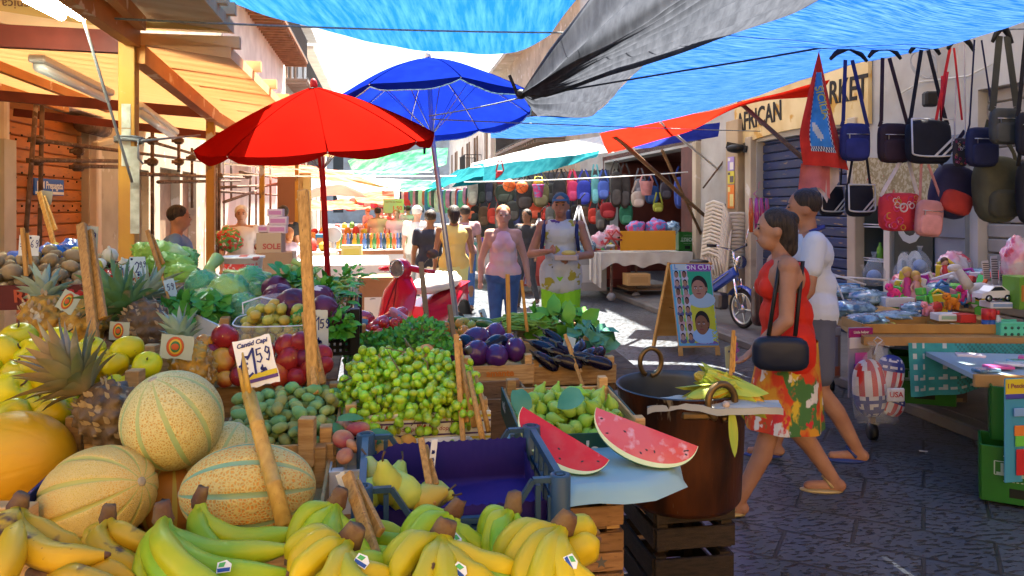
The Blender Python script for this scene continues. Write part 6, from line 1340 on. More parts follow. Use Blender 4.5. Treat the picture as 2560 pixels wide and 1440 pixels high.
def bag(label,u,v,wp,hp,Y,c,kind='shoulder',top=None,c2=(.6,.6,.58),yaw=8,sc=None,cat='bag',swid=.03,tilt=0):
 k=Y/F;w,h=wp*k,hp*k;d=w*(.32 if kind!='backpack' else.5);p=at(u,v,Y);t=thing({'backpack':'backpack','messenger':'messenger_bag','handbag':'handbag'}.get(kind,'shoulder_bag'),label,cat,T(p)@rot('Z',yaw)@rot('Y',tilt))
 A=fab(c);B=fab(c2)
 m=MB();rbox(m,w,h,d,5 if kind!='backpack' else 3,taper=-.06 if kind=='backpack' else 0);obj('body',m,A,t)
 if kind=='messenger':
  for(dz,ww,hh,yy)in((.0,.98,.86,-.56),):
   m=MB();n=26;P=[]
   for i in range(n+1):
    a=math.pi*i/n;P.append(V((-math.cos(a)*w*.5*ww*(1 if True else 1)*min(1,1),-d*.58,-h*(hh-.16)-h*.14*abs(math.sin(a))**.35)))
   P=[V((-w*.49,-d*.5,0))]+P+[V((w*.49,-d*.5,0))]
   m.tube(P+[P[0]],.0065,6);obj('piping',m,B,t)
   m=MB()
   for q in(0,1):m.bar((w*(.02+.17*q),-d*.57,-h*.84),(w*.47,-d*.57,-h*(.40+.17*q)),h*.045,.004,up=(0,-1,0))
   obj('stripes',m,B,t)
 elif kind=='backpack':
  m=MB();m.v=[];rbox(m,w*.74,h*.42,d*.5,3.5);m.v=[tuple(V(q)+V((0,-d*.42,-h*.5)))for q in m.v];obj('front_pocket',m,B,t)
  m=MB();m.tube([V((w*.42*math.cos(a),-d*.33,-h*.36+h*.28*math.sin(a)))for a in[math.pi*i/10 for i in range(11)]],.004,5);obj('zip',m,black_m,t)
 elif kind=='shoulder':
  m=MB();rbox(m,w*.82,h*.55,d*.4,5);m.v=[tuple(V(q)+V((0,-d*.42,-h*.4)))for q in m.v];obj('front_pocket',m,fab(tuple(x*1.25 for x in c)),t)
  m=MB();m.tube([(-w*.38,-d*.56,-h*.3),(w*.38,-d*.56,-h*.3)],.003,5);m.bar((-w*.3,-d*.62,-h*.3),(-w*.3,-d*.62,-h*.42),.006);obj('zip',m,steel_m,t)
 elif kind=='handbag':
  m=MB();g=random.Random(4)
  for q in range(26):
   x,z=g.uniform(-.42,.42)*w,-h*g.uniform(.12,.9);r_=g.uniform(.02,.09)*w
   y_=-d*.5*max(.35,1-1.9*(abs(x)/w)**2.2-1.2*(abs(z/h+.5))**3)-.002
   m.mat(g.randrange(3)).tube([V((x+r_*math.cos(a),y_,z+r_*math.sin(a)))for a in[i*.5236 for i in range(13)]],r_*.22,5)
  obj('print',m,[fab((.7,.62,.6)),fab((.6,.05,.16)),fab((.6,.3,.05))],t)
 if top:
  e=at(*top);inv=t.matrix_world.inverted();E=inv@e
  for s in(-1,1):strap(t,[V((s*w*.46,0,-h*.1)),V((s*w*.40,0,h*.05)),E+V((s*.028,0,0))],swid,A if kind not in('handbag',)else fab((.62,.58,.6)))
 return t
def hanger(label,u,v,Y,wp=95,hook=40,yaw=15):
 k=Y/F;w=wp*k;t=thing('coat_hanger',label,'hanger',T(at(u,v,Y))@rot('Z',yaw))
 m=MB();m.tube([(-w/2,0,-.10),(-w*.36,0,-.055),(-.02,0,0),(.02,0,0),(w*.36,0,-.055),(w/2,0,-.10)],[.014,.02,.03,.03,.02,.014],8,True,.6);obj('shoulders',m,black_m,t)
 m=MB();m.tube([(0,0,0),(0,0,hook*k*.6),(.012,0,hook*k*.85),(0,0,hook*k),(-.012,0,hook*k*.92)],.0025,6);obj('hook',m,steel_m,t)
for(u,v,Y,w,lab)in((2122,118,5.8,108,'black hanger above the navy shoulder bag'),(2212,112,5.75,96,'black hanger beside the navy bag hanger, over the dark bag'),(2312,100,5.6,92,'black hanger carrying the big striped messenger bag'),(2402,90,5.5,80,'black hanger above the patterned pouch'),(2506,70,5.2,62,'black hanger with wide grey strap near the right edge')):hanger(lab,u,v,Y,w)
nv,bk=(.018,.024,.13),(.013,.014,.019)
bag('navy blue shoulder bag with two zips hanging right of the flag',2137,308,78,95,5.8,nv,'shoulder',(2122,150,5.8))
bag('black red shoulder bag with many zips behind the striped messenger',2235,308,86,100,5.75,(.03,.016,.025),'shoulder',(2215,145,5.75))
bag('large black messenger bag with white piping and two white stripes, uppermost',2320,300,118,110,5.6,(.010,.012,.022),'messenger',(2312,125,5.62))
bag('small black pouch with colourful print on a cord strap',2400,345,38,72,5.55,(.05,.04,.045),'handbag',(2402,110,5.5),swid=.008)
bag('flat dark navy bag with stitched flap right of the printed pouch',2455,318,86,100,5.4,(.014,.018,.06),'shoulder',(2445,100,5.45),swid=.012)
bag('grey olive messenger bag with metal buckle near the right edge',2512,270,82,92,5.2,(.055,.06,.055),'shoulder',(2508,90,5.2),swid=.05)
bag('black bag cut by the right edge of the hanging row',2572,280,70,110,5.1,(.012,.013,.02),'shoulder',(2575,80,5.1))
bag('small black messenger with white piping, left of the lower pair',2078,465,64,76,6.1,(.010,.012,.022),'messenger',(2100,330,6.0),swid=.014)
bag('black messenger with white stripes, right one of the lower pair',2148,462,72,80,5.9,(.010,.012,.022),'messenger',(2150,330,5.9),swid=.02)
bag('bright red floral handbag with white strap under the messengers',2250,482,112,96,5.7,(.56,.035,.05),'handbag',(2262,400,5.75),swid=.028)
bag('salmon pink satchel with patchwork flap beside the floral handbag',2326,500,72,92,5.6,(.55,.24,.22),'shoulder',(2312,410,5.6),swid=.02,tilt=5)
bag('black and red backpack tilted under the large messenger',2400,415,112,135,5.7,(.02,.018,.06),'backpack',(2420,330,5.7),(.42,.04,.03),tilt=18)
bag('olive green backpack with cords at the lower right of the row',2492,390,118,168,5.5,(.075,.075,.045),'backpack',(2480,300,5.5),(.06,.06,.04))
bag('black backpack at the right edge below the cut bag',2570,400,60,160,5.3,(.012,.013,.018),'backpack',(2570,300,5.3),(.02,.02,.03))
m=MB();m.tube([at(2356,190,5.5),at(2352,300,5.5),at(2368,180,5.5)],.012,6);m.bar(at(2375,120,5.5),at(2340,300,5.5),.02,.004);m.bar(at(2385,120,5.5),at(2405,300,5.5),.014,.004);one('lanyard','red straps hanging from the hanger above the printed pouch','strap',m,fab((.5,.02,.03)))
# ------------------------------------------------------------------ souvenir flag
t=thing('souvenir_scarf','red and blue souvenir scarf lettered SICILIA hanging from a hook','scarf',T(at(2047,128,5.9)))
TOP=V((0,0,0));k=5.9/F
Lf=curve([(0,0,0),(-28*k,-.01,-100*k),(-55*k,-.03,-208*k),(-45*k,-.02,-285*k)]);Rf=curve([(0,0,0),(25*k,.0,-110*k),(52*k,-.02,-215*k),(75*k,-.03,-285*k)])
def scarf(u,v):
 p=Lf(v).lerp(Rf(v),u);return p+V((0,-.03*math.sin(u*9+v*2)*min(1,v*2)-.05*math.sin(math.pi*u)*v,-.04*u*v*v*(1 if u>.5 else.5)))
m=MB();nu,nvv=44,50
vs=[scarf(i/nu,j/nvv)for j in range(nvv+1)for i in range(nu+1)];m.v=[tuple(p)for p in vs]
for j in range(nvv):
 for i in range(nu):
  u,v=(i+.5)/nu,(j+.5)/nvv
  inner=.24<u<.72 and.2<v<.86;edge=inner and not(.28<u<.68 and.2<v<.82)
  isl=((u-.44)/.11)**2+((v-.70-(u-.44)*.55)/.055)**2<1+.5*noise.noise(V((u*20,v*20,0)))
  c=2 if(inner and edge and(i+j)%2)else 3 if(inner and edge)else 2 if(inner and isl)else 1 if inner else 0
  m.f.append((j*(nu+1)+i,j*(nu+1)+i+1,(j+1)*(nu+1)+i+1,(j+1)*(nu+1)+i));m.m.append(c);m.fs.append(True)
red_c=fab((.58,.03,.015));obj('cloth',m,[red_c,fab((.045,.25,.62)),fab((.6,.62,.55)),fab((.03,.03,.12))],t)
q=scarf(.56,.45);text('SICILIA',.085,fab((.45,.42,.08)),t,T(q+V((0,-.035,0)))@rot('X',88)@rot('Z',-76),.001,0,bold=.001)
m=MB();m.grid(lambda u,v:V((-42*k+u*75*k-v*10*k*(1-u),.02+.02*math.sin(u*8),-280*k-v*(90-60*u*(1-u)*2)*k)),16,8);obj('fold',m,fab((.55,.16,.16)),t)
m=MB();m.grid(lambda u,v:V((-5*k+u*60*k,.05+.02*math.sin(u*11),-270*k-v*(110*(1-abs(u-.5)))*k)),14,8);obj('fold',m,fab((.6,.5,.48)),t)
m=MB();m.tube([(0,0,0),(0,0,.12),(.01,0,.14)],.0025,5);obj('hook',m,steel_m,t)
# packets of folding umbrellas
t=thing('umbrella_packets','clear packets of orange pink and red folded umbrellas on a hook','packets',T(at(1897,485,7.3)))
k=7.3/F
for i,c in enumerate(((.7,.12,.02),(.55,.04,.2),(.5,.03,.1),(.4,.03,.08))):m=MB();m.tube([((-20+i*13)*k,-.01*(i%2),-10*k),((-21+i*14)*k,-.02,-50*k),((-20+i*14)*k,0,-95*k)],[.014,.026,.022],8);obj('packet',m,pm('packet_%d'%i,c,rough=.15,coat=.8),t)
m=MB();m.tube([(0,0,-12*k),(-.05,0,-.0),(0,0,.05),(.05,0,0),(0,0,-12*k)],.008,6);m.tube([(0,0,.05),(0,0,.10),(.015,0,.12)],.003,5);obj('hook',m,pm('packet_pinkish',(.6,.2,.3),rough=.2),t)
# ------------------------------------------------------------------ fridge, black panel, wall things
t=thing('drinks_fridge','tall drinks fridge with pale frame and wire shelves in the shop front','fridge',RZ.copy())
q0,q1=wb(2236,AR),wb(2140,AR);zt_,zb=2.1,.15
m=MB();m.box((AR+.5,(q0+q1)/2,1.12),(.04,q1-q0,2.0));m.box((AR+.25,q1-.02,1.12),(.5,.04,2.0));m.box((AR+.25,q0+.02,1.12),(.5,.04,2.0));obj('cabinet',m,flat('fridge_inside',(.12,.14,.13)),t)
m=MB();m.box((AR-.03,q1-.04,1.12),(.06,.08,2.0));m.box((AR-.03,q0+.05,1.12),(.06,.1,2.0));m.box((AR-.03,(q0+q1)/2,.2),(.06,q1-q0,.15));m.box((AR-.03,(q0+q1)/2,2.1),(.06,q1-q0,.12));obj('door_frame',m,flat('fridge_frame',(.6,.55,.45)),t)
for z in(.65,1.03,1.42):m=MB();m.box((AR+.2,(q0+q1)/2,z),(.36,q1-q0-.15,.012));m.box((AR+.02,(q0+q1)/2,z+.03),(.012,q1-q0-.15,.012));obj('shelf',m,flat('shelf_white',(.6,.6,.58)),t)
for i,(c,b_)in enumerate((((.16,.4,.05),.4),((.55,.55,.55),.58),((.05,.08,.3),.64),((.2,.42,.06),.78))):
 m=MB();m.lathe([(.035,0),(.037,.1),(.03,.14),(.014,.17),(.014,.2)],T((AR+.12,q1+(q0-q1)*b_,1.04)),12);one('drink_bottle',['green bottle at the left of the fridge shelf','white bottle in the middle of the fridge shelf','blue bottle beside the white one in the fridge','light green bottle at the right of the fridge shelf'][i],'bottle',m,pm('bottle_%d'%i,c,rough=.25),RZ.copy())
t=thing('lettered_panel','black panel with big pale sideways letters in the shop front','panel',RZ.copy())
q2,q3=wb(2336,AR-.05),wb(2240,AR-.05);m=MB();m.box((AR-.04,(q2+q3)/2,1.25),(.06,q3-q2,2.2));obj('panel',m,pm('panel_black',(.010,.018,.018),rough=.35),t)
for(s,z)in(('B',1.05),('O',1.47),('C',1.86)):text(s,.52,pm('letter_pale',(.42,.45,.42),rough=.5),t,T((AR-.075,(q2+q3)/2+.02,z))@sgm@rot('Z',90),.004,0,bold=.012)
t=thing('metal_panel','pale blue grey metal door panels right of the black lettered panel','panel',RZ.copy())
q4=wb(2425,AR);m=MB();m.box((AR-.02,(q2+q4)/2-.0,1.2),(.06,(q2-q4)*.98,2.3));obj('panel',m,pm('panel_blue_grey',(.17,.20,.24),(.13,.16,.2),sc=3,rough=.5),t)
m=MB()
for z in(.75,1.35,1.95):m.box((AR-.055,(q2+q4)/2,z),(.012,(q2-q4)*.96,.012))
obj('seam',m,flat('seam_dark',(.08,.08,.08)),t)
m=MB();p=[atwall(u,v,5.2)for u,v in((2132,395),(2345,392))]
def clothf(u,v):q=p[0].lerp(p[1],u);return q+V((0,.03*math.sin(u*25),-.5*v-.03*math.sin(u*8)*v))
chk=pm('cloth_check',(.44,.36,.2),(.28,.21,.09),sc=26,lo=.45,hi=.52,rough=.85,spots=[((.5,.08,.06),9,.68,.7)])
m.grid(clothf,40,8);one('checked_cloth','beige checked tablecloth hanging behind the messenger bags','cloth',m,chk)
m=MB();m.tube([atwall(2310+40*math.cos(a)*(.8+.05*(a%2)),160+36*math.sin(a*1.03),5.42)for a in[i*.4 for i in range(48)]],.006,5);one('wire_coil','loose coil of grey cable on the white wall','cable',m,flat('cable_grey',(.3,.3,.3)))
m=MB();m.box(atwall(2325,248,5.35),(.13,.1,.15),rot('Z',0),.02);m.v=m.v;one('flood_lamp','small black flood lamp on the white wall above the bags','lamp',m,black_m)
m=MB();m.tube([atwall(2250,235,5.45),atwall(2300,205,5.45),atwall(2420,190,5.45),atwall(2480,160,5.45)],.01,6);one('wall_cable','pale cable sagging along the white wall','cable',m,flat('cable_white',(.5,.5,.46)))
# ------------------------------------------------------------------ toy table
Pt=[at(2160,842,5.25),at(2045,768,7.0),at(2330,740,7.9),at(2640,842,5.2)];ztab=Pt[0].z
for p_ in Pt:p_.z=ztab
t=thing('toy_table','wooden board table heaped with toys in front of the shop','table',T((0,0,0)))
m=MB();m.poly([q-V((0,0,.06))for q in Pt],(0,0,.06));obj('top',m,pm('board_ochre',(.45,.27,.10),(.36,.2,.07),sc=5,rough=.6),t)
for(u,Y)in((2180,5.4),(2075,6.8),(2540,5.4),(2340,7.6)):p_=at(u,HZ,Y);m=MB();m.bar((p_.x,p_.y,.12),(p_.x,p_.y,ztab-.06),.035);m.mat(1).lathe([(0,-.02),(.06,-.02),(.06,.02),(0,.02)],T((p_.x,p_.y,.06))@rot('Y',90),14);obj('caster_leg',m,[rust_m,black_m],t)
m=MB()
def towel(u,v):
 A,B=Pt[0].lerp(Pt[3],.22),Pt[0].lerp(Pt[3],.85);q=A.lerp(B,u)+V((0,-.03,-.035))
 return q+V((0,-.02*math.sin(u*17+1)*v-.02*v,-(.36+.02*math.sin(u*5)-.10*u)*v))
nu,nvv=60,20;m.v=[tuple(towel(i/nu,j/nvv))for j in range(nvv+1)for i in range(nu+1)]
for j in range(nvv):
 for i in range(nu):
  c=1 if((i in(2,3)or i in(7,)or i in(17,18))and j%4 in(0,1)and i<24)or(j in(13,17)and i>4 and i%5<3)else 2 if i>22 and(i*7+j*3)%5<2 else 0
  m.f.append((j*(nu+1)+i,j*(nu+1)+i+1,(j+1)*(nu+1)+i+1,(j+1)*(nu+1)+i));m.m.append(c);m.fs.append(True)
one('plaid_towel','turquoise and white plaid cloth hanging over the toy table edge','cloth',m,[fab((.05,.33,.33)),fab((.52,.6,.58)),fab((.05,.20,.19))])
# wooden tray with compartments
t=thing('wooden_tray','shallow wooden tray with compartments at the front of the toy table','tray',T(Pt[0]+V((.05,.12,.005)))@rot('Z',-1));w,d,h=.95,.36,.065
for(c,s)in(((w/2,0,h/2),(w,.014,h)),((w/2,d,h/2),(w,.014,h)),((0,d/2,h/2),(.014,d-.016,h)),((w,d/2,h/2),(.014,d-.016,h)),((w/2,d/2,h*.3),(w-.02,.008,h*.55)),((w*.33,d/2,h*.3),(.008,d-.02,h*.55)),((w*.66,d/2,h*.3),(.008,d-.02,h*.55)),((w/2,d/2,.006),(w-.02,d-.02,.006))):m=MB();m.box(c,s,None,.001);obj('board',m,pm('tray_wood',(.40,.22,.06),(.3,.16,.045),sc=5,rough=.5),t)
g=random.Random(15)
for k_ in range(14):p_=t.matrix_world@V((.38+g.uniform(0,.5),g.uniform(.05,.3),.018));m=MB();m.box((0,0,0),(.07,.045,.006),None,.001);o=one('card_packet','','packet',m,pm('card_%d'%(k_%5),[(.1,.2,.45),(.5,.45,.05),(.1,.35,.15),(.5,.5,.5),(.45,.05,.05)][k_%5],rough=.3),T(p_)@rot('Z',g.uniform(0,180))@rot('X',g.uniform(-8,8)),'card packets in the wooden tray');o['label']=f"small {['blue', 'yellow', 'green', 'white', 'red'][k_ % 5]} card packet in the wooden tray compartments, {ORD[k_ // 5]} of its colour"
def plush(label,u,v,Y,s,c,spots=None,yaw=0,cat='toy'):
 t=thing('plush_dog',label,cat,T(at(u,v,Y))@rot('Z',yaw));A=pm('plush_%d'%int(c[0]*999+c[1]*99),c,tuple(x*.8 for x in c),sc=30,rough=.9,bump=.5,bsc=80,spots=[((.02,.015,.015),42,.66,.68)]if spots else())
 m=MB();m.ball((0,0,.55*s),(.42*s,.26*s,.26*s),14,10);m.ball((-.42*s,-.05*s,.88*s),(.26*s,.25*s,.24*s),14,10);m.ball((-.6*s,-.12*s,.80*s),(.14*s,.13*s,.11*s),10,8);m.tube([(.36*s,0,.6*s),(.5*s,0,.85*s),(.48*s,0,1.0*s)],.06*s,7)
 for(x,y)in((-.28,-.15),(-.28,.15),(.28,-.15),(.28,.15)):m.tube([(x*s,y*s,.5*s),(x*s,y*s,.2*s),((x-.06)*s,y*s,.03*s)],[.13*s,.10*s,.12*s],8)
 for y in(-.2,.2):m.ball((-.36*s,y*s,1.0*s),(.07*s,.06*s,.13*s),8,6)
 obj('body',m,A,t)
 m=MB()
 for y in(-.16,.04):m.ball((-.60*s,y*s-.1*s,.92*s),.035*s,6,5)
 m.ball((-.73*s,-.14*s,.82*s),.04*s,6,5);obj('eyes',m,black_m,t)
Yt=5.9
plush('hot pink spotted plush dog standing on a white box',2236,752,6.3,.13,(.75,.05,.25),True,10)
plush('pale pink fluffy plush lying at the table middle',2320,790,5.75,.10,(.70,.26,.32),False,20)
plush('orange spotted plush dog right of the pink plush',2380,775,5.8,.12,(.62,.20,.02),True,8)
plush('bright pink plush animal behind the orange dog',2420,755,6.1,.12,(.72,.05,.28),False,-30)
def toybox(label,u,v,Y,s,c,c2=None,yaw=0,name='toy_box',cat='box'):
 t=thing(name,label,cat,T(at(u,v,Y))@rot('Z',yaw));m=MB();m.box((0,0,s[2]/2),s,None,.003);obj('body',m,pm('tb_%d'%int(u+v),c,rough=.4),t)
 if c2:m=MB();m.box((0,-s[1]/2-.0015,s[2]*.5),(s[0]*.8,.003,s[2]*.5));obj('printed_band',m,pm('tc_%d'%int(u+v),c2,rough=.5),t)
toybox('white carton under the pink spotted dog',2240,765,6.28,(.24,.14,.075),(.55,.6,.68),(.5,.54,.6))
toybox('white printed carton at the front of the toys',2370,800,5.55,(.20,.12,.05),(.62,.62,.62),(.25,.4,.3))
toybox('flat white box under the white toy car',2498,768,5.75,(.22,.14,.045),(.6,.6,.65),(.2,.3,.5))
toybox('blue picture box at the left end of the toys',2110,745,6.9,(.26,.1,.13),(.05,.2,.4),(.2,.42,.5),10)
toybox('green patterned toy box at the right edge',2550,770,5.7,(.14,.2,.24),(.12,.28,.03),(.4,.16,.03))
toybox('red toy box behind the white printed carton',2410,805,5.5,(.12,.1,.06),(.5,.04,.03),None,6)
toybox('green and yellow pack lying at the front left of the toys',2190,812,5.7,(.26,.06,.02),(.4,.5,.05),(.5,.52,.4),-14)
def toycar(label,u,v,Y,L,c,c2,yaw):
 t=thing('toy_car',label,'toy car',T(at(u,v,Y))@rot('Z',yaw));m=MB();P=[(-.5,.10),(-.5,.24),(-.28,.30),(-.12,.44),(.14,.45),(.32,.32),(.48,.26),(.5,.12)]
 m.poly([V((x*L,-.2*L,z*L))for x,z in P],(0,.4*L,0));obj('body',m,pm('car_%d'%int(u),c,rough=.2,coat=.8),t)
 m=MB();m.poly([V((x*L,-.205*L,z*L))for x,z in[(-.24,.31),(-.1,.42),(.12,.43),(.26,.32)]],(0,.41*L,0));obj('window',m,pm('toycar_glass',(.02,.025,.04),rough=.1),t)
 for x in(-.3,.3):
  for y in(-.2,.2):m=MB();m.lathe([(0,-.03*L),(.10*L,-.03*L),(.10*L,.03*L),(0,.03*L)],T((x*L,y*L,.10*L))@rot('X',90),14);m.mat(1).lathe([(0,-.034*L),(.06*L,-.034*L),(.06*L,.034*L),(0,.034*L)],T((x*L,y*L,.10*L))@rot('X',90),10);obj('wheel',m,[black_m,steel_m],t)
toycar('white and black toy sports car on the flat box',2482,752,5.75,.26,(.65,.66,.7),None,8)
toycar('orange red toy car behind the white one',2540,738,6.1,.22,(.6,.1,.02),None,12)
def doll(label,u,v,Y,s,c,hair):
 t=thing('doll',label,'doll',T(at(u,v,Y)));m=MB();m.lathe([(.3*s,0),(.26*s,.2*s),(.12*s,.5*s),(.13*s,.7*s),(.05*s,.78*s)],None,14);obj('dress',m,fab(c,.5),t)
 m=MB();m.ball((0,0,.92*s),(.14*s,.14*s,.17*s),12,9);m.tube([(0,0,.7*s),(0,0,.85*s)],.045*s,8);
 for q in(-1,1):m.tube([(q*.12*s,0,.66*s),(q*.22*s,-.06*s,.5*s),(q*.2*s,-.12*s,.36*s)],.035*s,6)
 obj('figure',m,fab((.6,.36,.25),.5),t)
 m=MB();m.ball((0,.03*s,.97*s),(.17*s,.16*s,.17*s),12,9);m.tube([(.1*s,.05*s,.95*s),(.16*s,.03*s,.75*s),(.12*s,-.02*s,.5*s)],[.08*s,.07*s,.03*s],8);obj('hair',m,fab(hair,.5),t)
doll('doll with blond hair in a pink dress near the spotted dog',2268,748,6.35,.24,(.6,.06,.25),(.6,.42,.12))
doll('second blond doll with pale dress beside the first doll',2290,752,6.3,.22,(.6,.3,.3),(.55,.36,.1))
doll('small red dressed doll at the back of the toys',2362,705,6.9,.2,(.5,.04,.05),(.1,.05,.03))
m=MB();m.ball((0,0,.1),(.1,.045,.055),12,8);m.tube([(-.09,0,.12),(-.14,0,.2),(-.18,0,.26)],[.045,.038,.03],8);m.ball((-.2,0,.27),(.06,.028,.032),10,7);m.tube([(.09,0,.12),(.15,0,.1),(.16,0,.03)],.02,6)
for(x,y)in((-.07,-.03),(-.07,.03),(.07,-.03),(.07,.03)):m.tube([(x,y,.08),(x,y,0)],.013,6)
one('toy_horse','white toy horse rearing behind the white sports car','toy',m,fab((.62,.62,.68),.4),T(at(2450,755,6.0)))
g=random.Random(22);cols=[((.3,.02,.25),'purple'),((.1,.5,.08),'green'),((.6,.05,.05),'red'),((.6,.45,.03),'yellow'),((.06,.2,.5),'blue'),((.65,.25,.35),'pink'),((.55,.56,.6),'white')]
shapes=['toy_gun','toy_robot','toy_phone','toy_boat','toy_truck']
where=['behind the spotted dog','near the dolls','at the table middle','left of the horse','behind the orange dog','at the back of the table','beside the toy cars','behind the pale pink plush']
seen=set();n_=0
while n_<40:
 (c,cn),sh,wh=g.choice(cols),g.choice(shapes),n_%8
 if(cn,sh,wh)in seen:continue
 seen.add((cn,sh,wh));bu,bv=[(2270,735),(2295,728),(2335,745),(2430,735),(2400,738),(2380,700),(2505,728),(2330,762)][wh];u,v=bu+g.uniform(-32,32),bv+g.uniform(-14,16);Y=6.1+(770-v)*.012;s=g.uniform(.22,.36);n_+=1
 t=thing(sh,f"{cn} {sh.replace('_', ' ')} {wh and where[wh] or where[0]}",'toy',T(at(u,v,Y))@rot('Z',g.uniform(-60,60))@rot('Y',g.uniform(-25,25)));A=pm('toy_'+cn,c,rough=.25,coat=.5);B=pm('toy_trim',(.12,.12,.13),rough=.3)
 m=MB()
 if sh=='toy_gun':m.tube([(-.8*s,0,0),(.2*s,0,0),(.5*s,0,.02*s)],[.07*s,.14*s,.16*s],8);m.bar((.3*s,0,0),(.45*s,0,-.45*s),.14*s,.2*s,bev=.004)
 elif sh=='toy_robot':m.box((0,0,0),(.4*s,.25*s,.5*s),None,.006);m.box((0,0,.38*s),(.26*s,.22*s,.22*s),None,.005);m.bar((-.28*s,0,.2*s),(-.34*s,-.1*s,-.25*s),.1*s);m.bar((.28*s,0,.2*s),(.34*s,-.1*s,-.25*s),.1*s)
 elif sh=='toy_phone':m.box((0,0,0),(.45*s,.14*s,.8*s),None,.008);m.tube([(-.2*s,0,.4*s),(0,0,.55*s),(.2*s,0,.4*s)],.05*s,6)
 elif sh=='toy_boat':m.lathe([(0,-.1*s),(.22*s,-.06*s),(.3*s,.12*s)],Matrix.Diagonal((1.9,1,1,1)),16);m.box((0,0,.2*s),(.3*s,.25*s,.2*s),None,.004)
 else:m.box((0,0,.1*s),(.9*s,.35*s,.3*s),None,.006);m.box((-.3*s,0,.34*s),(.28*s,.33*s,.22*s),None,.005)
 obj('body',m,A,t);m=MB()
 if sh=='toy_truck':
  for x in(-.3,.3):m.lathe([(0,-.2*s),(.13*s,-.2*s),(.13*s,.2*s),(0,.2*s)],T((x*s,0,-.06*s))@rot('X',90),10)
 else:m.box((0,-.14*s,.05*s),(.2*s,.04*s,.16*s),None,.003)
 obj('trim',m,B,t)
 # film packs
cel=pm('cellophane_blue',(.22,.38,.52),(.06,.14,.24),sc=14,lo=.42,hi=.58,rough=.12,coat=.8,bump=.6,bsc=24,spots=[((.7,.75,.8),22,.64,.68)])
celp=pm('cellophane_pink',(.60,.24,.32),(.55,.5,.55),sc=7,lo=.42,hi=.6,rough=.15,coat=.8,bump=.6,bsc=18,spots=[((.5,.06,.1),6,.62,.66)])
for i,(u,v,Y,r,mt,lab)in enumerate(((2080,780,6.3,(.16,.16,.05),cel,'shiny blue film packs at the left corner of the toy table'),(2130,770,6.2,(.18,.15,.06),cel,'shiny blue film packs left of the green pack'),(2165,800,5.75,(.16,.12,.05),cel,'crumpled blue film pack at the front edge'),(2120,730,6.8,(.2,.12,.06),cel,'dark blue film packs behind the front ones'),(2175,745,6.4,(.16,.12,.07),cel,'blue grey film pack beside the white carton'),(2240,790,5.8,(.2,.1,.04),cel,'glittering small film packs below the pink dog'),(2290,770,5.9,(.12,.1,.05),cel,'blue film pack left of the pale pink plush'),(2350,720,6.5,(.14,.1,.05),cel,'blue film pack among the small toys'),(2260,705,7.0,(.12,.08,.08),celp,'pink doll pack in clear film at the back'),(2385,672,7.1,(.15,.1,.16),celp,'big pink film bag with plush toys at the back'),(2330,700,7.1,(.2,.1,.06),celp,'flat pink film pack left of the big bag'),(2545,660,6.2,(.13,.1,.22),celp,'tall pink and white film bag at the right edge'),(2455,690,6.9,(.2,.1,.07),cel,'blue plastic pack behind the horse'))):lump(lab,(u,v,Y),r,mt,'film_pack','packet',i+3,.25,None,None,2.4)
for i,(u,v,Y,h,lab)in enumerate(((2185,640,7.2,75,'pointed clear bag with a blue ball at the left'),(2262,640,7.1,70,'clear bag with pale toys left of the black panel'),(2300,625,7.1,60,'pointed clear bag with blue toy under the panel'))):
 k=Y/F;t=thing('clear_bag',lab,'bag',T(at(u,v,Y)));m=MB();m.lathe([(0,-h*k),(.09,-h*k*.95),(.10,-h*k*.5),(.05,-h*k*.15),(.012,0),(.03,.04)],None,14,False,lambda p,a:p*(1+.1*noise.noise(p*14)));obj('film',m,pm('clear_film',(.4,.48,.56),rough=.08,alpha=.25,bump=.6,bsc=20),t);m=MB();m.ball((0,0,-h*k*.68),.065,12,8);obj('toy',m,fab((.16,.26,.5),.4),t)
for i,(x,lab)in enumerate(((0,'striped white hand fan leaning left'),(1,'striped white and black hand fan in the middle'),(2,'striped hand fan with red edge at the right'))):
 m=MB();A=at(2470+i*18,720,6.4);B=at(2462+i*22,640+abs(1-i)*12,6.4);m.bar(A,B,.055,.008,up=(0,-1,0));
 for q in range(9):C=A.lerp(B,.3+q*.075);m.mat(1).box(C+V((0,-.006,0)),(.05,.003,.008))
 one('hand_fan',lab,'fan',m,[fab((.6,.6,.62)),fab((.1,.1,.12))])
m=MB();m.bar(at(2465,700,6.2),at(2440,745,6.1),.025,.02);one('orange_tube','orange striped plastic tube toy right of the horse','toy',m,fab((.62,.13,.02)))
for(u,v,c,lab)in((2465,800,(.45,.03,.03),'red topped blue can on the tray edge, left'),(2478,800,(.45,.03,.03),'red topped blue can on the tray edge, right')):m=MB();m.lathe([(.028,0),(.028,.075)],T(at(u,v+25,5.38)),12);m.mat(1).lathe([(.03,.075),(.03,.15),(0,.15)],T(at(u,v+25,5.38)),12);one('spray_can',lab,'can',m,[pm('can_blue',(.03,.09,.3),rough=.3),pm('can_red',c,rough=.3)])
m=MB();m.lathe([(.022,0),(.022,.07),(.012,.09),(.012,.105)],T(at(2494,822,5.38)),12);m.mat(1).lathe([(.014,.1),(.014,.13),(0,.13)],T(at(2494,822,5.38)),10);one('small_bottle','small white bottle with red cap right of the cans','bottle',m,[pm('bottle_clear',(.5,.55,.6),rough=.2),MATS['can_red']])
t=thing('plastic_basket','mint green perforated plastic basket at the right end of the table','basket',T(at(2545,850,5.3)));m=MB();m.box((0,0,.06),(.24,.008,.11));m.box((-.12,.1,.06),(.008,.2,.11));m.box((0,.2,.06),(.24,.008,.11));m.box((0,-.004,.12),(.26,.018,.012));obj('body',m,pm('basket_mint',(.10,.55,.38),rough=.35),t);m=MB()
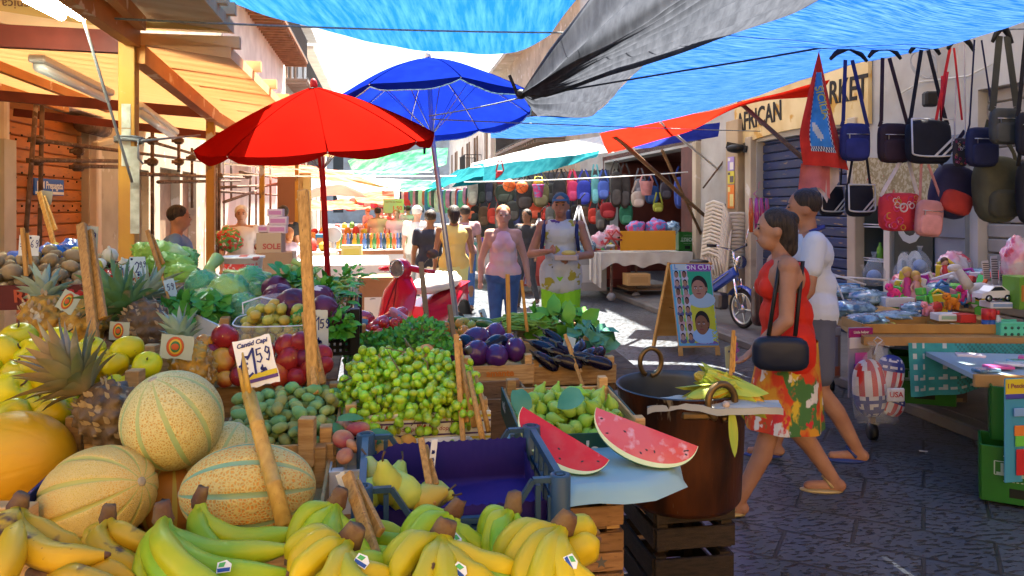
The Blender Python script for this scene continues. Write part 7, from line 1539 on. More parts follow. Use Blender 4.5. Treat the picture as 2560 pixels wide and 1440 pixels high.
for x in range(5):
 for z in range(2):m.lathe([(0,-.001),(.011,-.001),(.011,.001),(0,.001)],T((-.09+x*.045,-.0058,.04+z*.045))@rot('X',90),10)
obj('holes',m,flat('hole_dark',(.03,.1,.08)),t)
# white wire stand left of the toys
m=MB()
for a,b_ in(((2085,690),(2060,765)),((2085,690),(2115,765)),((2085,690),(2090,760)),((2060,690),(2220,700)),((2080,685),(2165,712))):m.tube([at(*a,6.5),at(*b_,6.4)],.008,6)
one('wire_stand','white wire stand legs at the left end of the toy table','stand',m,flat('wire_white',(.6,.6,.6),.4))
# things hanging below the table edge
t=thing('boxing_gloves','clear bag of stars and stripes toy boxing gloves tied with white cord','boxing gloves',T(at(2190,860,5.15)));k=5.15/F
fr_,fw,fb=fab((.5,.03,.03),.35),fab((.62,.62,.66),.35),fab((.03,.05,.26),.35)
def glove(cx,cz,w,h,stars,ang):
 m=MB();m.ball((0,0,0),1,30,24);vs=[]
 for p_ in m.v:
  x,y,z=p_;vs.append(V((math.copysign(abs(x)**.8,x)*w,y*w*.7,math.copysign(abs(z)**.8,z)*h)))
 o_=[]
 for fi,f_ in enumerate(m.f):
  c=sum((vs[i]for i in f_),V((0,0,0)))/len(f_);st_=(c.z<-.1*h)if stars=='b' else(c.z>.2*h)
  m.m[fi]=(2 if not(int((c.x/w+2)*5)%2==0 and int((c.z/h+2)*6)%2==0)else 1)if st_ else(0 if int((c.x/w+2)*3.4)%2==0 else 1)
 m.v=[tuple(rot('Y',ang)@p_+V((cx,0,cz)))for p_ in vs];obj('glove',m,[fr_,fw,fb],t)
glove(-15*k,-110*k,42*k,72*k,'b',-4);glove(35*k,-75*k,34*k,48*k,'t',8);glove(38*k,-150*k,32*k,30*k,'t',20)
m=MB();m.box((30*k,-.10,-118*k),(44*k,.02,34*k),None,.008);obj('cuff',m,fw,t);text('USA',.05,flat('usa_red',(.4,.03,.04)),t,T((30*k,-.113,-117*k))@frm,.0005,0,bold=.0008)
m=MB();m.lathe([(52*k,-190*k),(60*k,-120*k),(48*k,-60*k),(14*k,-12*k),(22*k,4*k)],None,24,False,lambda p,a:V((p.x,p.y*.75,p.z))*(1+.05*noise.noise(p*18)));obj('clear_bag',m,pm('bag_film',(.8,.85,.9),rough=.08,alpha=.14,bump=.5,bsc=25,spec=.8),t)
m=MB();m.tube([(0,-.02,0),(-.03,-.03,.03),(0,-.02,.05),(.03,-.03,.03),(0,-.02,0),(-.04,-.06,-.06)],.005,6);obj('cord',m,fw,t)
def pack(label,u,v,wp,hp,Y,c,bands_,txt=None,yaw=10,alpha=1):
 k=Y/F;w,h=wp*k,hp*k;t=thing('blister_pack',label,'packet',T(at(u,v,Y))@rot('Z',yaw));m=MB();m.box((0,0,0),(w,.012,h),None,.004);obj('card',m,pm('pack_%d'%u,c,rough=.2,coat=.4,alpha=alpha),t)
 for i,(z,hh,ww,cc)in enumerate(bands_):m=MB();m.box((0,-.009-.002*i,z*h),(w*ww,.008,hh*h),None,.003);obj('contents',m,pm('pk_%d_%d'%(u,i),cc,rough=.3),t)
 if txt:text(txt[0],txt[1]*h,flat('pktxt_%d'%u,txt[3]),t,T((0,-.0155,txt[2]*h))@frm,.0006,0,bold=.0008)
pack('toy pack with purple header and pink plastic tools',2150,905,68,175,5.35,(.30,.28,.36),[(.42,.14,1.0,(.28,.02,.14)),(.28,.16,.95,(.6,.58,.6)),(.04,.2,.5,(.6,.1,.45)),(-.12,.2,.6,(.2,.06,.4)),(-.33,.28,.55,(.62,.03,.3))],('Little helper',.05,.43,(.6,.55,.5)),12)
pack('clear pack of coloured glitter strips behind the walking woman',2078,880,52,130,5.8,(.28,.2,.2),[(.4,.16,.95,(.35,.35,.4)),(0,.6,.2,(.2,.3,.12)),(0,.58,.6,(.22,.2,.28)),(-.36,.18,.8,(.36,.1,.06))],None,12)
pack('yellow headed fishing game pack hung on the green crates',2545,1075,76,260,4.15,(.06,.28,.42),[(.42,.15,1.0,(.62,.5,.03)),(.33,.05,1.0,(.06,.06,.3)),(.0,.10,.4,(.65,.2,.04)),(-.1,.10,.36,(.15,.5,.06)),(-.3,.25,.3,(.5,.03,.03)),(.18,.08,.5,(.2,.35,.6))],('I Pesciolini',.062,.43,(.25,.1,.08)),8)
# second low table and green bottle crates at the right edge
t=thing('side_table','low wooden edged table cut by the right edge with flat packets','table',T(at(2432,950,4.5))@rot('Z',-8));m=MB();m.box((.5,.35,.02),(1.0,.7,.03));obj('top',m,pm('board_blue_cloth',(.3,.42,.48),rough=.6),t);m=MB();m.box((.5,-.01,.0),(1.0,.03,.075),None,.004);obj('front_rail',m,MATS['board_ochre'],t)
for x in(.5,.95):m=MB();m.bar((x,.6,0),(x,.6,-.6),.04);obj('leg',m,wood_dark,t)
for i in range(9):m=MB();m.box((0,0,0),(.16,.07,.018),None,.004);o=one('flat_packet','','packet',m,[cel,pm('packet_pink',(.6,.1,.3),rough=.3),pm('packet_white',(.6,.6,.66),rough=.2)][i%3],t.matrix_world@T((.10+.10*i%.8,.06+.07*(i%5),.05+.006*i))@rot('Z',g.uniform(-30,30)),'flat packets on the side table');o['label']=f"{['blue', 'pink', 'white'][i % 3]} flat packet on the low side table, {ORD[i // 3]} of its colour from the front"
gr_cr=pm('crate_green',(.015,.13,.015),(.012,.11,.012),sc=4,rough=.35)
def bcrate(label,u,v,Y,yaw=-30,txt=True,w=.40,d=.30,h=.31):
 t=thing('bottle_crate',label,'crate',T(at(u,v,Y))@rot('Z',yaw))
 for(c,s)in(((w/2,0,h/2),(w,.014,h)),((0,d/2,h/2),(.014,d-.015,h)),((w/2,d,h/2),(w,.014,h)),((w,d/2,h/2),(.014,d-.015,h)),((w/2,d/2,.01),(w-.02,d-.02,.012))):m=MB();m.box(c,s,None,.004);obj('side',m,gr_cr,t)
 m=MB();m.box((w*.5,-.0055,h*.2),(w*.34,.006,h*.17),None,.003);obj('handle_hole',m,flat('crate_hole',(.006,.01,.006)),t)
 if txt:
  wt=pm('crate_print',(.32,.42,.32),rough=.5);m=MB();lw=.006
  for(x0,z0,x1,z1)in((.16,.50,.84,.50),(.16,.74,.84,.74),(.16,.5,.16,.74),(.84,.5,.84,.74)):m.bar((x0*w,-.0085,z0*h),(x1*w,-.0085,z1*h),lw,.003)
  obj('logo_frame',m,wt,t);text('FORST',.085,wt,t,T((w*.5,-.009,h*.62))@frm@rot('Z',180),.001,0,bold=.003)
  m=MB()
  for q in range(10):m.box((w*(.28+q*.05),-.0085,h*.84),(w*.03,.002,.006));m.box((w*(.28+q*.05),-.0085,h*.4),(w*.03,.002,.005))
  obj('small_print',m,wt,t)
bcrate('green bottle crate with upside down lettering at the lower right, bottom one',2452,1248,4.25);bcrate('green bottle crate stacked on the lettered crate at the right edge',2478,1098,4.40,-30,False);bcrate('dark green bottle crate in the shade under the toy table',2235,1005,5.6,-20,True,.4,.3,.34)
bcrate('green bottle crate standing on the far white cloth table',1698,628,13.6,6,True,.30,.26,.34)
toybox('dark brown storage box under the toy table',2330,1030,6.2,(.4,.3,.2),(.05,.035,.03),(.14,.1,.05),0,'storage_box')
t=thing('suitcase','dark brown ribbed suitcase behind the walking woman','suitcase',T(at(1906,815,9.25))@rot('Z',5));m=MB();rbox(m,.26,.5,.2,6);m.v=[tuple(V(q)+V((0,0,.5)))for q in m.v];obj('shell',m,pm('suitcase_brown',(.05,.02,.016),rough=.3,coat=.4),t);m=MB()
for x in(-.08,-.04,0,.04,.08):m.tube([(x,-.09,.06),(x,-.105,.25),(x,-.09,.46),(x,0,.505)],.008,6)
obj('ribs',m,pm('suitcase_rib',(.09,.035,.025),rough=.3),t)
m=MB();m.bar(at(2298,1127,5.15),at(2342,1131,5.13),.02,.002);one('paper_slip','pale paper slip lying on the paving right of the walkers','litter',m,white_card)
# ------------------------------------------------------------------ A-board with barber poster
t=thing('sandwich_board','wooden A-frame board with a barber hair cut poster standing in the street','sandwich board')
BL,BR,TL,TR=at(1697,866,8.42),at(1798,860,8.46),at(1673,657,8.72),at(1776,657,8.76)
for q in(BL,BR):q.z=.09
bx,by=(BR-BL),(TL-BL);bn=bx.cross(by).normalized()
if bn.y>0:bn=-bn
def Q(x,y,o=0):return BL.lerp(BR,x).lerp(TL.lerp(TR,x),y)+bn*o
ply=pm('plywood',(.55,.30,.08),(.46,.23,.05),sc=3,stretch=(1,1,4),rough=.6,spots=[((.22,.09,.03),7,.68,.7)])
m=MB();m.poly([Q(0,0),Q(1,0),Q(1,1),Q(0,1)],-bn*.018);obj('front_board',m,ply,t)
for x in(.04,.96):m=MB();m.bar(Q(x,0,-.01),V((Q(x,0).x,Q(x,0).y-.02,0)),.05,.02);obj('leg',m,ply,t)
BL2=at(1634,858,9.0);BL2.z=0;BR2=BL2+(BR-BL)*1.0;
m=MB();m.poly([BL2+V((0,0,.12)),BR2+V((0,0,.12)),TR+V((0,.03,-.01)),TL+V((0,.03,-.01))],(0,.018,0));obj('rear_board',m,ply,t)
m=MB();m.bar(BL2,TL+V((0,.0,0)),.03,.04);m.bar(BR2,TR+V((0,.0,0)),.03,.04);obj('rear_frame',m,ply,t)
def qd(x0,y0,x1,y1,o,c,nm='print'):
 m=MB();m.poly([Q(x0,y0,o),Q(x1,y0,o),Q(x1,y1,o),Q(x0,y1,o)]);obj(nm,m,pm('pr_%s'%str(c),c,rough=.45),ps)
m=MB();m.poly([Q(.01,.02,.002),Q(.99,.02,.002),Q(.99,.985,.002),Q(.01,.985,.002)]);ps=obj('poster',m,pm('poster_cyan',(.12,.42,.6),rough=.4),t)
qd(.06,.05,.97,.49,.0035,(.55,.55,.04));qd(.06,.49,.97,.90,.0035,(.02,.36,.18));qd(.42,.905,.99,.98,.0035,(.25,.04,.32));qd(.06,.91,.40,.98,.0035,(.5,.6,.55));qd(.5,.05,.97,.2,.0045,(.25,.5,.7));qd(.86,.05,.97,.12,.0055,(.3,.05,.35))
def oval(cx,cy,rx,ry,o,c,a0=0,a1=360,nm='print'):
 m=MB();m.poly([Q(cx+rx*math.cos(R(a)),cy+ry*math.sin(R(a)),o)for a in[a0+(a1-a0)*i/22 for i in range(23)]][:22 if a1-a0>=360 else 23]);obj(nm,m,pm('pr_%s'%str(c),c,rough=.45),ps)
def portrait(cx,cy,w,h,skin,shirt,o=.006,detail=True):
 oval(cx+w*.1,cy-h*.62,w*1.0,h*.42,o,shirt);oval(cx+.02*w,cy+h*.10,w*.60,h*.58,o+.0008,(.012,.01,.009));oval(cx-.06*w,cy-h*.06,w*.52,h*.50,o+.0016,skin);oval(cx+w*.50,cy-h*.05,w*.09,h*.12,o+.0018,tuple(x*.8 for x in skin))
 if detail:
  for q in(-.28,.12):oval(cx+q*w,cy+.0*h,w*.09,h*.035,o+.0024,(.6,.58,.55));oval(cx+q*w,cy+.0*h,w*.04,h*.035,o+.003,(.01,.01,.01));oval(cx+q*w,cy+.09*h,w*.13,h*.02,o+.0024,(.02,.015,.01))
  oval(cx-.1*w,cy-.14*h,w*.07,h*.05,o+.0024,tuple(x*.7 for x in skin));oval(cx-.09*w,cy-.29*h,w*.19,h*.035,o+.0024,(.22,.06,.05))
portrait(.66,.69,.33,.225,(.36,.19,.12),(.35,.5,.55));portrait(.64,.27,.30,.225,(.24,.11,.055),(.3,.5,.7))
g=random.Random(9)
for r_ in range(8):
 for c_ in range(2):
  x,y=.13+.19*c_,.855-.105*r_
  qd(x-.07,y-.045,x+.08,y+.045,.0045,[(.35,.55,.55),(.5,.4,.42),(.5,.5,.3)][(r_+c_)%3]);portrait(x+.005,y,.085,.072,[(.34,.18,.11),(.2,.1,.06),(.42,.26,.18)][(r_*2+c_)%3],[(.5,.5,.55),(.1,.1,.2),(.5,.3,.3)][r_%3],.0055,False)
 qd(.205,.82-.105*r_,.235,.86-.105*r_,.006,(.02,.45,.12))
qm=basis((0,0,0),bx.normalized(),by.normalized(),bn)
def qt(s,sz,c,x,y,rz=0):text(s,sz,pm('pr_%s'%str(c),c,rough=.45),ps,T(Q(x,y,.0075))@qm@rot('Z',rz),.0005,0,bold=.0015)
qt('ON CUTS',.078,(.7,.7,.7),.72,.94);qt('L',.08,(.1,.25,.5),.14,.945);qt('AKWAABA',.085,(.55,.6,.03),.925,.27,90)
for k in range(16):qd(.44+k*.034,.89,.458+k*.034,.905,.006,(.3,.04,.35));qd(.44+k*.034,.03,.458+k*.034,.048,.006,(.3,.04,.35))
# ------------------------------------------------------------------ stacked plastic chairs
chm=pm('chair_plastic',(.66,.60,.50),(.56,.50,.40),sc=4,rough=.45)
c0=thing('plastic_chair','x','chair',T(at(1812,790,11.9))@rot('Z',118))
m=MB();m.grid(lambda u,v:V(((u-.5)*.44,(v-.5)*.44,.43-.02*math.sin(math.pi*v)*math.sin(math.pi*u))),8,8);m.box((0,-.22,.415),(.44,.012,.04));obj('seat',m,chm,c0)
m=MB()
for k in range(6):m.tube([V(((k-2.5)*.062,.21,.44)),V(((k-2.5)*.066,.25,.62)),V(((k-2.5)*.068,.30,.76))],[.020,.020,.02],6,True,.35)
m.tube([V((-.23,.18,.44)),V((-.24,.26,.64)),V((-.18,.305,.80)),V((0,.325,.845)),V((.18,.305,.80)),V((.24,.26,.64)),V((.23,.18,.44))],.026,8,True,.6);obj('backrest',m,chm,c0)
for s in(-1,1):
 m=MB();m.tube([V((s*.25,.25,.66)),V((s*.28,.05,.66)),V((s*.275,-.18,.64)),V((s*.25,-.24,.5)),V((s*.235,-.215,.43))],[.022,.028,.03,.025,.02],8,True,.5);obj('armrest',m,chm,c0)
 for(y,dy)in((-.20,-.05),(.20,.06)):m=MB();m.tube([V((s*.22,y,.42)),V((s*.245,y+dy,0))],[.032,.022],6,True,.6);obj('leg',m,chm,c0)
chw='bottom second third fourth fifth sixth seventh eighth ninth tenth eleventh twelfth thirteenth fourteenth fifteenth topmost'.split()
base_=c0.matrix_world.copy();base_.translation.z=.1
for k in range(15):
 M=T((.012*k*.3,-.007*k,.056*k))@base_;lab=f"cream plastic chair, {chw[k] if k < 14 else 'topmost'} {'from the bottom ' if 0 < k < 14 else ''}of the tall stack"
 if k==0:c0.matrix_world=M;c0['label']=lab;c0['group']='cream chairs stacked by the pillar'
 else:copy_tree(c0,M,lab,'cream chairs stacked by the pillar')
 # ------------------------------------------------------------------ two wheelers
tyre_m=pm('tyre',(.02,.02,.02),rough=.8);chrome=pm('chrome',(.7,.7,.72),rough=.15,metal=1)
def wheel(t,c,r,w,spokes=0,hubm=steel_m,nm='wheel'):
 m=MB();M=T(c)@rot('X',90);m.lathe([(r*.80,-w*.6),(r*.93,-w*.9),(r,0),(r*.93,w*.9),(r*.80,w*.6),(r*.80,-w*.6)],M,30,False);wo=obj(nm,m,tyre_m,t)
 m=MB();m.lathe([(r*.72,-w*.5),(r*.81,-w*.6),(r*.81,w*.6),(r*.72,w*.5),(r*.72,-w*.5)],M,30,False);m.lathe([(0,-w),(r*.22,-w),(r*.22,w),(0,w)],M,14)
 for k in range(spokes):a=6.283*k/spokes;m.bar(V(c)+V((r*.2*math.cos(a),0,r*.2*math.sin(a))),V(c)+V((r*.74*math.cos(a),0,r*.74*math.sin(a))),r*.09,w*.5)
 obj('rim',m,hubm,wo)
F0=at(1856,790,9.7);B0=at(1700,760,11.0);fd=(F0-B0);fd.z=0;fd.normalize()
t=thing('moped','blue moped with chrome headlamp parked by the stacked chairs','moped',basis((F0.x,F0.y,.1),fd,V((-fd.y,fd.x,0)),(0,0,1)));bl=pm('moped_blue',(.02,.06,.36),rough=.3,coat=.4)
wheel(t,(0,0,.25),.25,.028,5);wheel(t,(-1.12,0,.25),.25,.028,5)
m=MB();m.bar((-.12,0,.72),(-.80,0,.36),.09,.13,bev=.02);m.bar((-.8,0,.36),(-1.0,0,.5),.1,.14,bev=.02);obj('frame',m,bl,t)
m=MB();m.grid(lambda u,v:V((.30*math.cos(R(20+130*u)),(v-.5)*.09,.25+.30*math.sin(R(20+130*u))-.02*(2*v-1)**2)),14,4);m.grid(lambda u,v:V((-1.12+.31*math.cos(R(30+130*u)),(v-.5)*.1,.25+.31*math.sin(R(30+130*u)))),14,4);obj('mudguard',m,bl,t)
m=MB();m.tube([(0,.05,.25),(-.1,.05,.62)],.02,8);m.tube([(0,-.05,.25),(-.1,-.05,.62)],.02,8);m.tube([(-.1,0,.6),(-.16,0,.86),(-.18,0,.98)],.018,8);obj('fork',m,chrome,t)
m=MB();m.tube([(-.3,.3,1.05),(-.2,.2,1.04),(-.17,0,.98),(-.2,-.2,1.04),(-.3,-.3,1.05)],.013,8);m.mat(1).tube([(-.32,.31,1.05),(-.22,.23,1.045)],.02,8);m.mat(1).tube([(-.32,-.31,1.05),(-.22,-.23,1.045)],.02,8);m.mat(0).tube([(-.2,.2,1.05),(-.24,.3,1.3)],.006,5);obj('handlebar',m,[chrome,black_m],t)
m=MB();m.lathe([(0,-.06),(.05,-.05),(.08,.02),(.085,.04),(.07,.05),(0,.055)],T((-.06,0,.84))@rot('Y',90),18);obj('headlamp',m,chrome,t);m=MB();rbox(m,.30,.14,.2,4);m.v=[tuple(V(q)+V((-.92,0,.82)))for q in m.v];obj('seat',m,black_m,t);m=MB();m.box((-.5,0,.3),(.28,.16,.22),None,.03);obj('engine',m,pm('engine_grey',(.12,.12,.12),rough=.5,metal=.6),t)
m=MB();m.bar((-.22,-.052,.69),(-.62,-.062,.47),.03,.004);obj('side_label',m,flat('label_pale',(.5,.55,.6)),t)
# red scooter
F0=at(962,820,7.6);B0=at(1148,800,8.75);fd=F0-B0;fd.z=0;fd.normalize()
t=thing('scooter','red motor scooter with its seat painted sun-glare white, parked in the sun','scooter',basis((F0.x,F0.y,0),fd,V((-fd.y,fd.x,0)),(0,0,1)));rd=pm('scooter_red',(.55,.015,.045),(.5,.012,.035),rough=.22,coat=.6)
wheel(t,(0.02,0,.22),.22,.05);wheel(t,(-1.20,0,.24),.235,.055,0,pm('rim_grey',(.4,.4,.38),rough=.4))
def shield(u,v):
 a=(u-.5)*2;z=.30+.66*v;wd=.13+.085*math.sin(math.pi*min(1,.1+.75*v))-(.10*max(0,v-.75)/.25);return V((-.06-.24*v+.12*(1-a*a)*(1-.3*v),a*wd,z))
m=MB();m.grid(shield,20,16);m.grid(lambda u,v:shield(u,v)+V((-.07*(1-((u-.5)*2)**2*.9)-.015,0,0)),20,16);obj('front_shield',m,rd,t);m=MB();m.tube([shield(.5+.16*(1-k/8),.25+.7*k/8)+V((.004,0,0))for k in range(9)],.006,5);m.tube([shield(.5-.16*(1-k/8),.25+.7*k/8)+V((.004,0,0))for k in range(9)],.006,5);obj('shield_crease',m,flat('crease_red',(.2,.005,.02)),t)
m=MB();m.grid(lambda u,v:V((.02+.30*math.cos(R(15+140*u)),(v-.5)*.19*(1-.4*abs(u-.4)),.22+.30*math.sin(R(15+140*u))-.05*(2*v-1)**2)),16,8);obj('mudguard',m,rd,t)
for y in(-.15,.15):m=MB();m.ball((.015,y,.45),(.03,.05,.03),12,8);obj('indicator',m,pm('indicator_lamp',(.6,.55,.45),rough=.1,coat=.5),t)
m=MB()
for k in range(4):m.bar((-.02,.08,.52+k*.018),(-.02,.16,.52+k*.018),.006)
obj('vent',m,black_m,t)
m=MB();m.bar((-.30,-.25,1.0),(-.27,0,1.04),.07,.06,bev=.015);m.bar((-.30,.25,1.0),(-.27,0,1.04),.07,.06,bev=.015);m.ball((-.27,0,1.0),(.09,.12,.12),14,10);m.tube([(-.31,.25,1.0),(-.36,.36,.99)],.022,8);m.tube([(-.31,-.25,1.0),(-.36,-.36,.99)],.022,8);obj('handlebar',m,rd,t)
m=MB();m.lathe([(.05,-.06),(.08,0),(.085,.015),(.07,.025),(0,.032)],T((-.21,0,1.02))@rot('Y',82),22);m2=MB();m2.tube([V((-.185,.088*math.cos(a),1.022+.088*math.sin(a)))for a in[i*.2618 for i in range(25)]],.010,6);obj('headlamp_ring',m2,chrome,t);obj('headlamp',m,pm('lamp_glass',(.22,.23,.23),(.12,.13,.13),sc=20,rough=.12,coat=.6),t)
for s in(1,):m=MB();m.tube([(-.31,s*.2,1.02),(-.36,s*.30,1.14)],.006,5);m.lathe([(0,0),(.062,.004),(.062,.014),(0,.018)],T((-.35,s*.34,1.17))@rot('Y',80)@Matrix.Diagonal((.8,1.2,1,1)),16);obj('mirror',m,pm('mirror_back',(.09,.085,.075),rough=.4),t)
def sidep(u,v):
 x=-.50-.86*u;top=.60+.20*u;bot=.26+.34*max(0,u-.25)**1.2+(.16*math.exp(-((u-.82)/.2)**2));z=bot+(top-bot)*v;return V((x,-(.12+.06*math.sin(math.pi*v)*math.sin(math.pi*min(1,.2+u*.8)))*(1-.5*max(0,u-.7)),z))
m=MB();m.grid(sidep,24,10);m.grid(lambda u,v:V((sidep(u,v).x,-sidep(u,v).y,sidep(u,v).z)),24,10);m.grid(lambda u,v:V((-.50-.86*u,(v-.5)*.26,.60+.2*u)),10,4);m.grid(lambda u,v:V((-.5-.02*math.sin(v*3),(u-.5)*.24,.26+.34*v)),6,6);obj('body',m,rd,t)
m=MB();m.box((-.36,0,.26),(.40,.30,.05),None,.02);obj('footboard',m,rd,t)
m=MB();m.ball((0,0,0),1,24,14);m.v=[tuple(V((p[0]*.44-.88,p[1]*.165,.80+p[0]*-.03+(p[2]*.13 if p[2]>0 else p[2]*.08)+.03*noise.noise(V(p)*4))))for p in m.v];obj('seat',m,pm('seat_glare',(.72,.68,.58),rough=.6),t)  # sun-blown top of the seat put into a pale colour
m=MB();m.lathe([(0,-.22),(.06,-.2),(.06,.2),(0,.22)],T((-1.08,-.17,.28))@rot('Y',78),12);obj('exhaust',m,steel_m,t);m=MB();m.bar((-1.36,0,.62),(-1.48,0,.40),.16,.02);m.mat(1).box((-1.40,0,.66),(.05,.16,.07),None,.02);obj('rear_fender',m,[black_m,rd],t)
# ------------------------------------------------------------------ left of the street: tub, cartons, counters
t=thing('plastic_tub','white round plastic tub with red printed label behind the zucchini','tub',T(at(608,640,4.5)));m=MB();m.lathe([(.10,-.15),(.115,0),(.125,0),(.125,-.012),(.118,-.012)],None,30);obj('body',m,pm('tub_white',(.7,.68,.66),(.62,.2,.15),sc=9,lo=.6,hi=.62,rough=.3),t);m=MB();m.grid(lambda u,v:V((.1135*math.sin((u-.5)*1.8),-.1135*math.cos((u-.5)*1.8),-.10+.06*v)),14,2);obj('label',m,pm('tub_red',(.6,.05,.04),(.7,.55,.5),sc=30,lo=.55,hi=.6,rough=.4),t)
toybox('upright wooden crate standing under the SOLE carton',698,792,5.6,(.22,.2,.48),(.38,.22,.12),(.42,.26,.14),8,'wooden_box')
t=thing('carton','brown carton printed SOLE on the upright wooden crate','box',T(at(678,632,5.6))@rot('Z',8));m=MB();m.box((0,0,.075),(.175,.2,.15),None,.003);obj('body',m,pm('carton_tan',(.52,.36,.22),rough=.8),t);text('SOLE',.055,flat('sole_red',(.45,.08,.06)),t,T((.02,-.102,.05))@frm,.0005,0,bold=.002)
for i,(u,v,w,hh,lab)in enumerate(((695,583,.13,.06,'pink and white packet stack on the carton, lowest pack'),(697,562,.13,.06,'middle pink and white packet on the carton'),(690,541,.11,.055,'topmost pink and white packet on the carton'),(660,580,.07,.05,'white and red packet left of the pink stack'))):toybox(lab,u,v,5.6,(w,.1,hh),(.66,.5,.52),(.55,.2,.35),8,'sugar_packet','packet')
t=thing('vegetable_counter','long counter draped in white cloth behind the leeks','counter',RZ.copy());p=at(850,700,10.2);a,b_=NX.dot(p),TX.dot(p)
m=MB();m.box((a-.3,b_+.6,.45),(1.9,1.6,.9),None,.02);obj('cloth',m,pm('cloth_white',(.78,.76,.72),rough=.8),t);m=MB()
for k in range(5):m.box((a-1.05+.35*k,b_-.203,.72-.1*(k%2)),(.12,.004,.05))
obj('print',m,flat('cloth_print',(.45,.06,.06)),t)
m=MB();q=at(960,790,9.4);t=thing('small_table','small brown wooden table behind the scooter shield','table',T((q.x,q.y,0))@RZ)
for c,s in(((0,0,.78),(.62,.5,.04)),((0,-.2,.66),(.56,.03,.2))):m.box(c,s)
obj('top',m,pm('table_brown',(.35,.18,.07),(.28,.14,.05),sc=4,rough=.6),t)
for x in(-.27,.27):
 for y in(-.2,.2):m=MB();m.bar((x,y,0),(x,y,.76),.05);obj('leg',m,MATS['table_brown'],t)
t=thing('drinks_counter','white stall counter with brown trim selling bottles and drinks','counter',RZ.copy());p=at(930,640,14.5);a,b_=NX.dot(p),TX.dot(p)
m=MB();m.box((a,b_,.42),(2.4,.7,.84),None,.01);obj('body',m,pm('counter_white',(.7,.66,.64),rough=.6),t);m=MB();m.box((a+.2,b_-.355,.80),(2.0,.012,.08));obj('trim',m,pm('trim_brown',(.35,.14,.07),rough=.5),t)
g=random.Random(31);bc=[((.02,.05,.08),'dark'),((.45,.22,.02),'amber'),((.05,.16,.05),'green'),((.5,.1,.03),'orange capped'),((.06,.12,.3),'blue')]
for k in range(24):c,cn=bc[k%5];m=MB();m.lathe([(.04,0),(.042,.17),(.016,.23),(.016,.30),(0,.30)],T(W(a-.7+.062*k,b_-.1+.12*(k%3),.84)),8);one('drink_bottle',f'{cn} drink bottle, {ORD[k // 5]} of its colour along the drinks counter','bottle',m,pm('dk_%d'%(k%5),c,rough=.15),None,'bottles on the drinks counter')
t=thing('desk_fan','white desk fan standing among the bottles','fan',T(at(834,636,13.6)));m=MB();m.lathe([(0,-.03),(.14,-.02),(.15,0),(.14,.03),(0,.04)],T((0,0,.36))@rot('X',90),20);obj('head',m,pm('fan_white',(.65,.66,.68),rough=.4),t);m=MB();m.tube([(0,0,0),(0,0,.3)],.03,8);m.lathe([(.1,0),(.09,.03),(0,.04)],None,14);obj('stand',m,MATS['fan_white'],t)
toybox('yellow printed drinks carton on the counter corner',880,648,13.8,(.36,.3,.26),(.62,.55,.22),(.6,.5,.1),8,'carton');toybox('blue box behind the red umbrella pole',806,620,14.2,(.22,.2,.26),(.05,.25,.5),(.6,.25,.1),5,'carton')
t=thing('price_banner','yellow green hanging banner with fruit price 1,50','sign',T(at(984,515,19.5))@RZ);m=MB();m.box((0,0,0),(.52,.02,.36));obj('panel',m,pm('banner_green',(.45,.52,.12),(.3,.4,.28),sc=2,rough=.5),t);text('1,50',.15,flat('banner_red',(.6,.1,.05)),t,T((.09,-.012,-.06))@frm,.001,0,bold=.004);text('COTTO DI POLLO',.05,flat('banner_brown',(.25,.1,.03)),t,T((0,-.012,.1))@frm,.001,0,bold=.002)
for i,(u,v,Y,w,c,lab)in enumerate(((720,600,12,1.5,(.35,.3,.26),'grey stall counter behind the girl at left'),(850,560,19,1.6,(.5,.42,.36),'cream stall counter under the white awning'),(900,560,24,1.8,(.5,.3,.25),'reddish stall counter far down the left side'),(760,560,15.5,1.5,(.42,.36,.3),'stall counter beside the brown doorway'))):
 p=at(u,HZ,Y);toybox(lab,u,HZ+CH*F/Y,Y,(w,.8,.95),c,tuple(x*.8 for x in c),9.5,'stall_counter','counter')
 for k in range(7):M_=T((p.x-w*.4+w*.13*k,p.y,1.02));m=MB();m.ball((0,0,0),(.09,.12,.08+.03*(k%3)),10,7);one('goods_basket',f'{["red", "yellow", "green", "white", "orange"][k % 5]} goods heap, {ORD[k]} from left on the {lab[:lab.find(" counter")]}','goods',m,fab([(.5,.05,.04),(.55,.4,.05),(.12,.3,.05),(.6,.58,.55),(.6,.25,.04)][k%5]),M_)
for i,(u,Y,c,lab)in enumerate(((758,12.5,(.4,.25,.1),'left one of two upright pale planks behind the plank stick'),(768,12.4,(.42,.28,.1),'right one of two upright pale planks'),(728,14,(.25,.1,.05),'brown door leaf behind the woman with dark hair'))):p=at(u,HZ,Y);m=MB();m.bar((p.x,p.y,0),(p.x,p.y,2.2),.12 if i<2 else.5,.05);one('upright_plank',lab,'plank',m,pm('upr_%d'%i,c,rough=.7))
lump('red and green snack packets heaped on a stool by the man in white',(573,598,9.5),(.16,.12,.14),pm('snack_mix',(.55,.06,.05),(.1,.35,.1),sc=22,lo=.48,hi=.52,rough=.3,spots=[((.65,.6,.5),26,.6,.62)]),'snack_packs','packets',3,.35)
